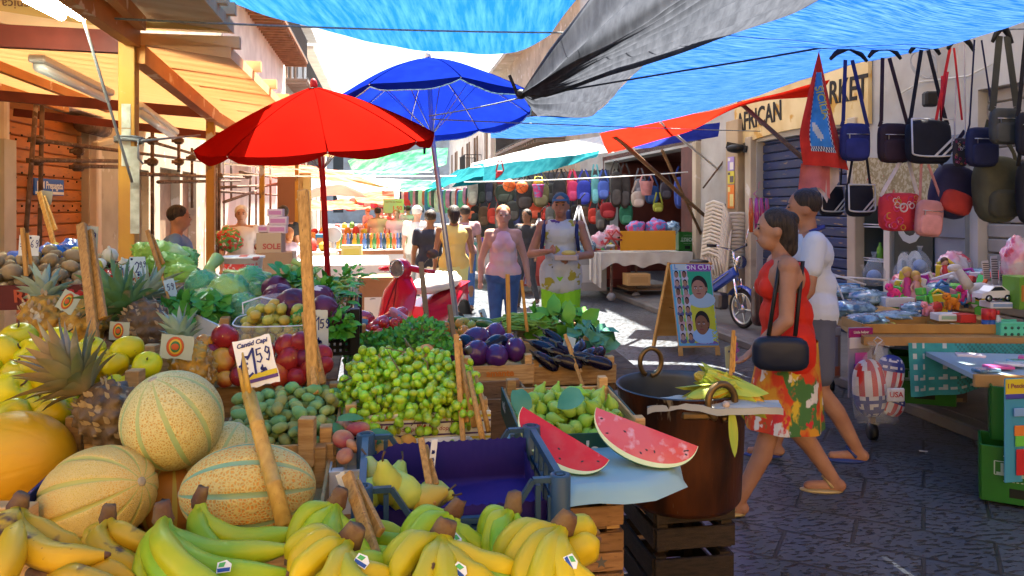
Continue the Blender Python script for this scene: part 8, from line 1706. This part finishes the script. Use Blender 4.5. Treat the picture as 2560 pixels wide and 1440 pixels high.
# ------------------------------------------------------------------ the backpack and toy stalls on the right
Ys=13.4;p=at(1590,HZ,13.6)
t=thing('cloth_table','market table under a ragged white cloth with wheels and shelf','table',T((p.x,p.y,0))@RZ)
m=MB();m.box((0,0,.83),(1.75,.8,.03));obj('top',m,wood_brown,t)
m=MB();m.grid(lambda u,v:V((-.9+1.8*u,-.41-.02*math.sin(u*31)*v,.85-(.22+.10*noise.noise(V((u*7,0,0)))+.14*max(0,.25-u))*v)),50,8);m.grid(lambda u,v:V((-.9+1.8*u,-.41+.8*v,.851)),4,4);m.grid(lambda u,v:V((-.98+.2*u,-.43-.03*math.sin(u*14),.85-(.45+.15*u)*v)),14,8);obj('cloth',m,pm('cloth_cream',(.60,.57,.5),(.5,.46,.4),sc=5,rough=.85),t)
for x in(-.55,-.1,.82):m=MB();m.bar((x,-.3,.1),(x,-.3,.82),.035);m.mat(1).lathe([(0,-.02),(.075,-.02),(.075,.02),(0,.02)],T((x,-.3,.08))@rot('X',90),14);obj('caster_leg',m,[rust_m,pm('caster_grey',(.3,.3,.3),rough=.4)],t)
m=MB();m.box((.35,0,.2),(1.2,.7,.03));obj('shelf',m,wood_brown,t)
toybox('orange plywood board standing on the white cloth table',1620,626,13.2,(1.0,.03,.34),(.60,.27,.02),None,9.5,'plywood_board','board');toybox('open brown cardboard box on the kerb under the cloth table',1591,712,13.1,(.40,.3,.20),(.50,.30,.12),(.42,.24,.09),9.5,'cardboard_box')
BP=[(1312,482,46,66,15.6,(.03,.027,.03),'black backpack with pocket below the left basketball'),(1352,478,42,62,15.4,(.13,.12,.06),'olive backpack right of the black one'),(1262,478,48,46,16.4,(.04,.05,.04),'camouflage dark backpack under the red bag'),(1250,438,22,34,16,(.42,.03,.04),'red bag above the basketballs'),(1182,468,26,70,17.5,(.45,.43,.4),'light grey backpack at the left end of the row'),(1205,470,20,60,17.3,(.02,.03,.03),'black bag beside the grey backpack'),(1222,470,20,58,17,(.03,.03,.06),'dark blue bag left of the camouflage one'),(1398,470,34,62,14.6,(.03,.03,.035),'black backpack behind the man in the tank top'),(1432,470,28,50,14.6,(.55,.04,.14),'pinkish red child backpack right of his head'),(1460,472,36,60,14.3,(.03,.05,.42),'bright blue backpack right of the red one'),(1488,462,20,72,14.2,(.10,.35,.42),'turquoise pointed bag in the middle of the row'),(1508,468,30,46,14.2,(.06,.12,.5),'blue and orange child backpack'),(1540,460,30,90,14.5,(.05,.045,.045),'long dark grey bag hanging at the shop edge'),(1562,465,28,86,14.6,(.06,.055,.055),'second long grey bag at the shop edge'),(1595,492,34,40,14,(.42,.36,.32),'beige handbag with brown strap in the shop'),(1600,462,30,44,14.6,(.16,.16,.19),'grey blue backpack above the beige handbag'),(1630,480,36,46,14.8,(.02,.06,.2),'navy blue bag deep in the shop'),(1645,515,26,24,14.6,(.35,.38,.05),'lime green pouch under the navy bag'),(1665,470,30,44,15,(.06,.05,.06),'dark bag high in the shop'),(1282,520,34,50,16.2,(.05,.05,.05),'dark backpack lower left of the row'),(1340,520,36,40,15.6,(.5,.08,.04),'red orange bag low behind the tripod'),(1178,520,24,44,17.6,(.6,.1,.05),'red orange bag low at the left end'),(1520,520,40,40,14.6,(.3,.02,.03),'dark red bag low in the middle'),(1565,530,34,50,14.7,(.03,.2,.12),'green folder bag low in the shop'),(1700,470,30,80,14.6,(.04,.08,.35),'blue trolley bag with straps at the shop door')]
for(u,v,w,h,Y,c,lab)in BP:bag(lab,u,v-h*.35,w,h,Y,c,'backpack',(u,v-h*.35-26,Y),tuple(min(.7,x*1.5+.03)for x in c),8,None,'bag',.03)
for i,(u,v,lab)in enumerate(((1273,463,'orange toy basketball hanging at left'),(1305,468,'orange toy basketball hanging at right'))):
 r_=16*14.6/F;t=thing('basketball',lab,'ball',T(at(u,v,14.6))@rot('Y',20+i*40)@rot('X',20));m=MB();m.ball((0,0,0),r_,20,14);obj('skin',m,pm('ball_orange',(.62,.13,.03),rough=.5),t);m=MB()
 for M in(Matrix(),rot('X',90),rot('Y',90)):m.tube([M@V((r_*1.005*math.cos(a),r_*1.005*math.sin(a),0))for a in[i_*.2618 for i_ in range(25)]],r_*.03,5)
 obj('seams',m,black_m,t)
t=thing('toy_bucket','pink toy bucket with yellow lid hanging right of the balls','toy',T(at(1346,478,14.6)));m=MB();m.lathe([(.075,-.12),(.11,.1),(.12,.1),(.12,.13),(0,.13)],None,16);m.mat(1).ball((0,0,.17),(.09,.09,.06),12,8);m.mat(1).tube([(-.11,0,.1),(-.06,0,.28),(.06,0,.28),(.11,0,.1)],.01,6);obj('body',m,[pm('bucket_pink',(.6,.08,.3),(.2,.3,.6),sc=14,lo=.55,hi=.58,rough=.3),fab((.6,.5,.06),.3)],t)
t=thing('toy_bucket','pale pink bucket hanging in the shop doorway','toy',T(at(1616,468,13.9)));m=MB();m.lathe([(.085,-.15),(.13,.1),(.135,.11)],None,16);m.tube([(-.12,0,.1),(-.07,0,.22),(.07,0,.22),(.12,0,.1)],.016,6);obj('body',m,fab((.6,.28,.3),.3),t)
def tripod(label,u,v,Y,vb):
 t=thing('tripod',label,'tripod',T(at(u,v,Y)));k=Y/F;h=(vb-v)*k
 for dx,dy in((-.22,-.1),(.22,-.1),(.02,.2)):m=MB();m.tube([(0,0,0),(dx*1.0,dy,-h)],[.022,.012],8);obj('leg',m,pm('tripod_alu',(.62,.64,.66),rough=.35),t)
 m=MB();m.box((0,0,.05),(.06,.06,.1));m.tube([(0,0,.08),(.1,-.05,.2)],.01,6);obj('head',m,black_m,t)
tripod('silver camera tripod left of the man in the tank top',1348,545,13.6,625);tripod('silver camera tripod right of the man in the tank top',1448,512,13.2,612)
for i,(u,v,Y,w,c,lab)in enumerate(((1195,655,17.5,1.0,(.1,.35,.38),'teal goods table at the left end of the toy stalls'),(1240,650,16.8,.8,(.45,.42,.42),'metal goods rack left of the woman in pink'),(1320,640,14.6,.8,(.5,.08,.06),'red printed drink box table beside the woman in pink'),(1445,625,13.8,.9,(.5,.48,.46),'pale box table behind the man in the tank top'),(1520,612,14.4,.7,(.3,.06,.05),'red toy box table by the doll stroller'))):
 toybox(lab,u,HZ+CH*F/Y-20,Y,(w,.6,.62 if i!=2 else.75),tuple(x*.6 for x in c),c,9.5,'goods_table','table');g=random.Random(i);p=at(u,HZ,Y)
 for k in range(9):M_=T((p.x+g.uniform(-.42,.42)*w,p.y+g.uniform(-.28,.1),.84+.05*g.random()))@rot('Z',g.uniform(0,90))@rot('X',g.uniform(-30,30));m=MB();m.box((0,0,0),(g.uniform(.1,.2),.07,g.uniform(.08,.22)),None,.015);cn=['green','pink','turquoise','yellow','white','red','blue','orange','purple'][k];one('toy_pack',f'{cn} toy pack on the {lab[:32].rsplit(" ", 1)[0]}','toy pack',m,fab([(.08,.4,.1),(.6,.1,.3),(.05,.4,.45),(.6,.5,.05),(.6,.6,.6),(.6,.05,.05),(.05,.15,.5),(.65,.25,.04),(.25,.05,.4)][k],.3),M_)
for i,(u,v,s,c,lab)in enumerate(((1500,600,.14,celp,'pink doll bag on the pale box table'),(1470,612,.13,cel,'silver blue film pack on the pale box table'),(1530,580,.12,celp,'pink toy pack beside the red stroller'),(1640,570,.16,pm('toy_mix',(.5,.06,.2),(.1,.2,.5),sc=14,lo=.48,hi=.52,rough=.3),'colourful toy guns heap behind the orange board'),(1590,572,.14,MATS['toy_mix'],'toy heap left behind the orange board'),(1680,570,.12,cel,'blue toy box heap by the green bottle crate'))):lump(lab,(u,v,13.5),(s*1.2,s,s),c,'toy_heap','toys',i,.3)
m=MB()
for a,b_ in(((1512,612),(1540,575)),((1540,575),(1555,590)),((1520,580),(1548,620)),((1512,595),(1555,600))):m.tube([at(*a,13.0),at(*b_,13.1)],.018,6)
one('doll_stroller','red and blue toy stroller frame on the cloth table','toy',m,fab((.5,.06,.06),.3))
m=MB();m.grid(lambda u,v:at(1282+46*u+4*math.sin(v*4),640+70*v,14.2+.1*math.sin(u*12)),12,8);one('striped_shirt','striped zigzag garment hanging by the woman in pink','clothing',m,pm('zigzag',(.5,.45,.52),(.2,.15,.25),sc=9,tex='wave',lo=.4,hi=.6,rough=.8))
# clothes and bits hung under the far teal tarp, far rows
g=random.Random(41)
for k in range(26):
 u=1005+k*7+g.uniform(-2,2);Y=26-k*.33;v=470+g.uniform(-3,6);m=MB();w,h=g.uniform(.16,.3),g.uniform(.35,.7);rbox(m,w,h,.12,4);c=[(.05,.05,.06),(.5,.45,.42),(.5,.06,.05),(.05,.12,.3),(.1,.35,.2),(.55,.2,.3)][k%6];one('hung_garment',f"{['black', 'cream', 'red', 'blue', 'green', 'pink'][k % 6]} goods hung on the far right stalls, {ORD[k // 6]} of its colour from the far end",'goods',m,fab(c),T(at(u,v,Y)),'goods hung on the far right stalls')
for k in range(14):
 u=880+k*9+g.uniform(-4,4);Y=34-k*.5;v=492+g.uniform(-6,8);m=MB();w,h=g.uniform(.3,.6),g.uniform(.3,.6);rbox(m,w,h,.15,4);c=[(.5,.06,.05),(.55,.5,.45),(.5,.3,.05),(.5,.12,.2)][k%4];one('hung_goods',f"{['red', 'cream', 'orange', 'rose'][k % 4]} goods hung over the far end of the street, {ORD[k // 4]} of its colour from left",'goods',m,fab(c),T(at(u,v,Y)),'goods hung over the far street')
cn_=['black','navy','olive','grey','red','brown'];cc_=[(.02,.02,.022),(.02,.03,.12),(.09,.09,.05),(.14,.14,.15),(.45,.04,.03),(.10,.06,.04)]
for row,(v0,n,lab)in enumerate(((512,17,'lower row of hung bags'),(446,14,'upper row of hung bags'))):
 for k in range(n):
  u=1186+k*(21 if row==0 else 27)+(k%3)*3;Y=17.6-(u-1186)*.0072;c=cc_[(k*5+row)%6];bag(f'{cn_[(k * 5 + row) % 6]} bag in the {lab} under the teal awning, {ORD[k]} from left',u,v0+(k%4)*4,24+(k%3)*4,40+(k%2)*10,Y,c,'backpack',(u,v0-24,Y),tuple(x*1.4+.02 for x in c),8,None,'bag',.025)
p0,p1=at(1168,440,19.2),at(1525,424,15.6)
m=MB();m.grid(lambda u,v:p0.lerp(p1,u)+V((0,.05*math.sin(u*40),-1.55*v)),60,8);one('gloom_backdrop','dark curtain sheet added as painted gloom behind the rows of bags','backdrop',m,pm('backdrop_dark',(.02,.022,.03),(.035,.03,.04),sc=3,rough=.9))  # dark sheet added to stand for the shade behind the bags
# ------------------------------------------------------------------ people
skin_a=pm('skin_tan',(.40,.20,.115),(.32,.145,.08),sc=7,rough=.6,spec=.35,bump=.15,bsc=60);skin_b=pm('skin_fair',(.52,.31,.22),(.48,.27,.19),sc=8,rough=.5);skin_c=pm('skin_brown',(.26,.13,.075),(.22,.11,.06),sc=8,rough=.5)
def solid(mb,vox,sm=4,name='body'):
 me=mb.mesh(name,[]);o=link(bpy.data.objects.new(name,me));r=o.modifiers.new('r','REMESH');r.mode='VOXEL';r.voxel_size=vox;r.use_smooth_shade=True
 s=o.modifiers.new('s','SMOOTH');s.iterations=sm;s.factor=.5
 out=bpy.data.meshes.new_from_object(o.evaluated_get(bpy.context.evaluated_depsgraph_get()));bpy.data.objects.remove(o)
 for p in out.polygons:p.use_smooth=True
 return out
def cap(m,p,q,r0,r1,fl=1.0):
 p,q=V(p),V(q);m.tube([p,p.lerp(q,.5),q],[r0,(r0+r1)/2*1.02,r1],12,True,fl);m.ball(p,r0,12,8);m.ball(q,r1,12,8)
def person(label,u,vfoot,Y,face,h,skin,top,bottom,hair,arms=None,legs=None,lean=(0,0),head=(0,0),vox=.014,female=False,fat=1.0,shoes=None,sleeves=0,zfoot=0,extra=None,hairlen=0,hatm=None,ztop=(.95,1.47)):
 """top / bottom: (material, kind). arms, legs: joint points for a 1.75 m body, x to its left, y forward"""
 p=at(u,HZ,Y);s=h/1.75;t=thing('person',label,'person',T((p.x,p.y,zfoot))@rot('Z',face)@Matrix.Scale(s,4))
 lx,ly=lean
 def L(z):k=max(0,(z-.95)/.8);return V((lx*k,ly*k,z))
 sw=(.155 if female else.185);hw=.10
 sh=[L(1.43)+V((q*sw,0,0))for q in(1,-1)]
 arms=arms or[((.245,.02,1.14),(.25,.10,.90)),((-.245,.02,1.14),(-.25,.10,.90))]
 legs=legs or[((.10,.02,.50),(.105,-.02,.07)),((-.10,.02,.50),(-.105,-.02,.07))]
 m=MB();f=fat
 cap(m,(-.075,0,.95),(.075,0,.95),.108*f,.108*f);cap(m,L(1.02),L(1.14),.125*f,.115*f,.78);cap(m,L(1.14),L(1.34),.125*f,.135,.74);cap(m,L(1.36)+V((-.09,0,0)),L(1.36)+V((.09,0,0)),.105,.105)
 cap(m,sh[0],sh[1],.062,.062);cap(m,L(1.44),L(1.56),.058,.052);hd=L(1.63)+V((head[0],head[1],0))
 m.ball(hd+V((0,0,.02)),(.078,.096,.105),18,14);m.ball(hd+V((0,.028,-.055)),(.056,.066,.062),14,10);m.ball(hd+V((0,.100,-.012)),(.014,.022,.026),8,6)
 for q in(-1,1):m.ball(hd+V((q*.079,-.005,-.005)),(.012,.022,.032),8,6);m.ball(hd+V((q*.03,.082,.025)),(.022,.012,.012),8,6)
 m.ball(hd+V((0,.085,-.062)),(.026,.014,.012),8,6)
 if female:
  for q in(-1,1):m.ball(L(1.30)+V((q*.07,.085,0)),.062,12,9)
 for q,(el,wr)in zip((1,-1),arms):
  el,wr=V(el),V(wr);S=sh[0]if q==1 else sh[1];cap(m,S,el,.052,.040);cap(m,el,wr,.043,.028);d=(wr-el).normalized();c=wr+d*.05;sd=d.cross(V((0,1,.2))).normalized()
  m.ball(c,1,10,8,(yz(d))@Matrix.Diagonal((.036,.02,.05,1)))
  if vox<.013:
   yv=d.cross(sd).normalized()
   for k in range(4):a0=c+d*.035+sd*(k-1.5)*.019;b0=a0+d*(.035+.008*(k in(1,2)))-yv*.012;cap(m,a0,b0,.0105,.0095);cap(m,b0,b0+d*.018-yv*.02,.0095,.008)
   cap(m,c-d*.01+sd*-.034,c+d*.035+sd*-.052-yv*.01,.012,.010)
 ft=[]
 for q,(kn,an)in zip((1,-1),legs):
  kn,an=V(kn),V(an);H=V((q*hw*.9,0,.93));cap(m,H,kn,.084*(f+1)/2,.055);cap(m,kn,kn.lerp(an,.35)+V((0,-.018,0)),.056,.056);cap(m,kn.lerp(an,.35)+V((0,-.018,0)),an,.055,.036);to=an+V((0,.15,-.035))if an.z<.16 else an+V((0,.10,-.09));cap(m,an+V((0,-.03,-.025)),to,.036,.028,.9);ft.append((an,to))
 me=solid(m,vox/1.0,3 if vox<.013 else 2);me.materials.append(skin);b_=link(bpy.data.objects.new('body',me));b_.parent=t
 m=MB()
 for q in(-1,1):m.ball(hd+V((q*.031,.093,.012)),(.011,.005,.0065),8,6);m.ball(hd+V((q*.031,.094,.035)),(.02,.005,.004),8,5)
 m.mat(1).ball(hd+V((0,.098,-.060)),(.024,.005,.005),8,5);obj('face',m,[black_m,pm('lips',(.30,.09,.07),rough=.5)],b_)
 m=MB();m.ball(hd+V((0,-.018,.045)),(.090,.100,.092),18,12)
 if hairlen:cap(m,hd+V((0,-.05,.02)),hd+V((0,-.075,-hairlen)),.085,.06)
 me=solid(m,.014,2,'hair');me.materials.append(hatm or hair);hh=link(bpy.data.objects.new('cap' if hatm else 'hair',me));hh.parent=t
 if hatm:m=MB();m.grid(lambda a,b2:hd+V(((a-.5)*.15,.07+.09*b2*(1-(2*a-1)**2*.5),.07-.02*b2)),8,4);obj('brim',m,hatm,hh)
 if top:
  m=MB();e=.014;z0,z1=ztop
  if z0<1.0:
   for q in(-1,1):cap(m,(q*.072,0,z0+.02),(q*.072,0,1.0),.112*f+e,.112*f+e)
  cap(m,L(1.02),L(1.14),.130*f+e,.12*f+e,.8);cap(m,L(1.14),L(min(1.34,z1-.03)),.13*f+e,.137+e,.77)
  if z1>1.4:
   cap(m,L(1.36)+V((-.09,0,0)),L(1.36)+V((.09,0,0)),.105+e,.105+e);cap(m,sh[0]*.98+V((0,0,.004))if sleeves else L(1.43)+V((.09,0,0)),sh[1]*.98+V((0,0,.004))if sleeves else L(1.43)+V((-.09,0,0)),.062+e*.8,.062+e*.8)
  if female:
   for q in(-1,1):m.ball(L(1.30)+V((q*.07,.09,0)),.068,12,9)
  if sleeves:
   for S,(el,wr)in zip(sh,arms):cap(m,S,S.lerp(V(el),sleeves),.056+e,.052+e)
  me=solid(m,vox,2,'shirt');me.materials.append(top);o=link(bpy.data.objects.new('shirt',me));o.parent=t
 if bottom:
  mt,kind,zl=bottom;m=MB()
  if kind=='skirt':
   k1,k2=V(legs[0][0]),V(legs[1][0]);cy=(k1.y+k2.y)/2;sp_=abs(k1.y-k2.y)*.5
   m.grid(lambda a,v:(lambda an,w:V((math.cos(an)*(.16+.05*v)*f*(1+.05*math.sin(an*7)*v),math.sin(an)*(.145+(.035+sp_*.35)*v)*f*(1+.05*math.sin(an*7)*v)+cy*v*.6,1.0-(1.0-zl)*v)))(a*6.2832,0),48,14);obj('skirt',m,mt,t)
  else:
   cap(m,(-.075,0,.96),(.075,0,.96),.112*f+.01,.112*f+.01)
   for q,(kn,an)in zip((1,-1),legs):
    kn,an=V(kn),V(an);H=V((q*hw*.9,0,.93))
    if kind=='shorts':cap(m,H,H.lerp(kn,zl),.093*(f+1)/2+.012,.09)
    else:cap(m,H,kn,.087*(f+1)/2+.01,.066);cap(m,kn,an+V((0,0,.03)),.07,.052)
   me=solid(m,vox,2,'trousers');me.materials.append(mt);o=link(bpy.data.objects.new('shorts' if kind=='shorts' else 'trousers',me));o.parent=t
 if shoes:
  for(an,to)in ft:m=MB();m.ball((an+to)/2+V((0,.0,-.028-.012)),(.048,.125,.018),14,8);m.tube([an+V((.04,.02,-.03)),an.lerp(to,.45)+V((0,0,.04)),an+V((-.04,.02,-.03))],.009,6);obj('sandal',m,shoes,t)
 if extra:extra(t,hd,L)
 return t
hair_d=pm('hair_dark',(.014,.010,.009),(.05,.034,.025),sc=9,stretch=(9,9,1),rough=.5,bump=1,bsc=14);hair_w=pm('hair_white',(.6,.58,.55),rough=.6);hair_r=pm('hair_reddish',(.28,.10,.04),(.36,.16,.06),sc=20,rough=.5)
skirt_m=pm('skirt_tropical',(.55,.05,.015),(.58,.26,.02),sc=7,lo=.44,hi=.54,stretch=(1,1,.7),rough=.8,bump=.8,bsc=9,spots=[((.06,.16,.04),6.5,.55,.58),((.62,.58,.52),10,.60,.63),((.55,.03,.03),9,.58,.61),((.62,.42,.03),8,.62,.65)])
top_red=pm('top_red',(.62,.025,.008),(.52,.02,.006),sc=5,rough=.7,bump=.9,bsc=11)
def bag_extra(t,hd,L):
 m=MB();rbox(m,.30,.19,.10,4);m.v=[tuple(rot('Z',90)@V(q)+V((-.26,.10,1.06)))for q in m.v];obj('shoulder_bag',m,pm('bag_black',(.012,.016,.03),rough=.4),t)
 m=MB();m.tube([(-.25,.16,1.06),(-.15,.08,1.46),(-.12,-.05,1.46),(-.25,.02,1.06)],.012,6);obj('bag_strap',m,black_m,t)
 m=MB();m.ball(hd+V((-.0,-.09,.06)),.05,10,8);obj('hair_bun',m,hair_d,t)
person('woman in a red top and bright tropical skirt walking left with a black bag',1972,1290,4.12,82,1.64,skin_a,top_red,(skirt_m,'skirt',.50),hair_d,[((.22,-.08,1.14),(.24,.08,.95)),((-.22,.06,1.14),(-.2,.22,.98))],[((.09,-.02,.50),(.10,-.28,.16)),((-.09,.12,.50),(-.09,.30,.07))],(0,.06),(0,.03),.0095,True,1.08,pm('sandal_gold',(.45,.33,.14),rough=.4,metal=.4),0,0,bag_extra,.10,None,(.88,1.36))
def trim_extra(t,hd,L):
 m=MB();m.tube([V((.075*math.cos(a),.06*math.sin(a),1.50-.02*math.sin(a)))for a in[i*.5236 for i in range(13)]],.012,6);obj('collar',m,pm('trim_navy',(.03,.04,.2),rough=.7),t)
person('man in a white shirt with blue trim walking behind the woman in red',2034,1165,4.85,80,1.76,skin_a,pm('shirt_white',(.55,.6,.68),rough=.8,bump=1,bsc=9),(pm('shorts_grey',(.10,.11,.16),rough=.8),'shorts',.75),hair_d,[((.24,-.06,1.14),(.25,.1,.92)),((-.24,.08,1.14),(-.24,.24,.95))],[((.10,.14,.50),(.10,.22,.08)),((-.10,-.02,.5),(-.10,-.24,.14))],(0,.05),(0,.02),.0115,False,1.1,pm('sandal_blue',(.03,.05,.18),rough=.5),.55,0,trim_extra)
tank_m=pm('tank_print',(.52,.54,.48),(.40,.44,.46),sc=4,lo=.4,hi=.6,rough=.8,bump=.9,bsc=9,spots=[((.34,.30,.03),7,.60,.63),((.06,.07,.05),8,.66,.68),((.10,.05,.2),6,.68,.7)])
def food_extra(t,hd,L):
 m=MB();m.box((-.08,.34,1.15),(.22,.16,.05),None,.008);m.mat(1).ball((-.10,.34,1.19),(.07,.06,.03),12,7);obj('food_tray',m,[pm('tray_tan',(.5,.38,.3),rough=.6),pm('food_yellow',(.6,.45,.1),rough=.5)],t)
 m=MB();m.tube([(.16,.0,1.48),(.16,.12,1.36),(.18,.10,1.2)],.02,6);m.tube([(-.16,.0,1.48),(-.16,.12,1.36),(-.18,.10,1.2)],.02,6);obj('backpack_strap',m,fab((.02,.03,.1)),t)
person('man in a printed tank top, cap and neon green shorts holding a food tray',1402,915,7.6,172,1.78,skin_a,tank_m,(pm('shorts_neon',(.25,.62,.02),rough=.7),'shorts',.78),hair_d,[((.29,.06,1.16),(.10,.26,1.20)),((-.29,.05,1.16),(-.10,.27,1.14))],None,(0,-.02),(0,.03),.0105,False,1.12,fab((.05,.05,.05)),0,0,food_extra,0,pm('cap_blue',(.03,.09,.14),rough=.7),(.86,1.47))
person('woman in a strapless pink top and blue jeans with carrier bags',1258,905,8.2,184,1.66,skin_b,pm('top_pink',(.66,.40,.42),(.62,.5,.5),sc=6,rough=.8),(pm('jeans_blue',(.05,.12,.32),(.04,.09,.25),sc=12,rough=.8),'long',1),hair_r,[((.25,.0,1.14),(.26,.08,.90)),((-.25,.0,1.14),(-.28,.06,.92))],[((.09,.05,.5),(.09,.06,.07)),((-.09,-.02,.5),(-.09,-.12,.1))],(0,0),(0,.01),.013,True,1.12,fab((.2,.08,.06)),0,0,None,.09,None,(.98,1.36))
wh=pm('cotton_white',(.70,.68,.66),rough=.8)
CROWD=[('person in a dark navy shirt and pale trousers seen from behind',1076,10.2,10,1.60,skin_c,pm('shirt_navy',(.02,.024,.045),rough=.8),(wh,'long',1),hair_d,1.25,.5),('woman in a yellow top and yellow shorts behind the umbrella pole',1135,9.6,10,1.66,skin_c,pm('top_yellow',(.62,.46,.12),rough=.8),(pm('shorts_lemon',(.55,.55,.2),rough=.8),'shorts',.8),hair_d,1.1,0),('white haired man in a grey white shirt beyond the navy shirt',1042,12.5,-10,1.66,skin_b,wh,(fab((.4,.38,.34)),'long',1),hair_w,1.2,.5),('man in a peach shirt and beige trousers walking away',944,18,5,1.62,skin_a,pm('shirt_peach',(.60,.40,.26),rough=.8),(fab((.5,.42,.3)),'long',1),hair_d,1.1,.4),('woman in a pink white tee shirt and dark leggings walking nearer',991,17,180,1.58,skin_b,pm('tee_rose',(.62,.44,.46),rough=.8),(fab((.05,.04,.05)),'long',1),hair_r,1.05,.4),('person in blue jeans and mauve shirt right of the yellow top',1163,12,0,1.66,skin_c,fab((.35,.2,.22)),(fab((.06,.14,.35)),'long',1),hair_d,1.0,.4),('old man in a white tunic standing behind the scaffold',603,9.9,200,1.66,skin_b,wh,(wh,'long',1),hair_w,1.25,.5),('woman with dark hair and black tee at the left counter',708,11.6,20,1.66,skin_a,fab((.02,.02,.022)),(fab((.05,.05,.07)),'long',1),hair_d,1.0,.4),('small girl with a pony tail beside the carton stack',722,10.4,30,1.36,skin_b,fab((.5,.4,.5)),(fab((.3,.35,.5)),'shorts',.7),hair_r,.85,0),('stall keeper in a dark tee behind the woman in pink',1318,12.6,150,1.60,skin_c,fab((.03,.03,.035)),(fab((.05,.05,.06)),'long',1),hair_d,1.0,.5),('man with orange brown hair in a blue shirt behind the lettuces',440,6.9,-70,1.66,skin_a,pm('shirt_blue',(.12,.22,.42),rough=.8),(fab((.1,.12,.2)),'long',1),hair_d,1.1,.5),('shopper in a white blouse in the far crowd at left',965,24,180,1.6,skin_b,wh,(fab((.5,.06,.05)),'long',1),hair_r,1.0,.5),('shopper in a red shirt in the far crowd',975,21,170,1.62,skin_a,fab((.55,.06,.05)),(fab((.5,.5,.48)),'long',1),hair_d,1.0,.5),('shopper in a cream shirt at the far street centre',1008,26,10,1.65,skin_b,fab((.6,.52,.42)),(fab((.3,.28,.26)),'long',1),hair_d,1.1,.5),('shopper in a grey shirt at the far street right',1020,22,0,1.66,skin_a,fab((.4,.38,.38)),(fab((.2,.2,.25)),'long',1),hair_d,1.05,.5),('shopper in pale rose at the far left stalls',920,25,60,1.58,skin_b,fab((.6,.35,.35)),(fab((.5,.45,.42)),'long',1),hair_r,1.0,.5),('shopper in a pink blouse far behind the peach shirt',955,30,180,1.6,skin_b,fab((.6,.2,.25)),(fab((.4,.4,.42)),'long',1),hair_d,1.0,.5),('distant shopper in white near the end house',990,34,0,1.68,skin_a,wh,(fab((.35,.3,.26)),'long',1),hair_d,1.0,.5)]
g=random.Random(77)
for(lab,u,Y,fc,h,sk,tp,bt,hr,ft_,sl)in CROWD:
 k=.05+.1*g.random();person(lab,u,0,Y,fc,h,sk,tp,bt,hr,[((.24,-.02,1.14),(.25,.06+k,.90)),((-.24,.02,1.14),(-.25,.02+k,.90))],[((.09,.06+k*.6,.5),(.095,.05+k,.07)),((-.09,-.01,.5),(-.095,-.10-k,.10))],(0,.01),(0,.02),.02 if Y<14 else.026,False,ft_,fab((.08,.06,.05)),sl,0,None,.06 if 'woman' in lab or 'girl' in lab or 'blouse' in lab else 0)
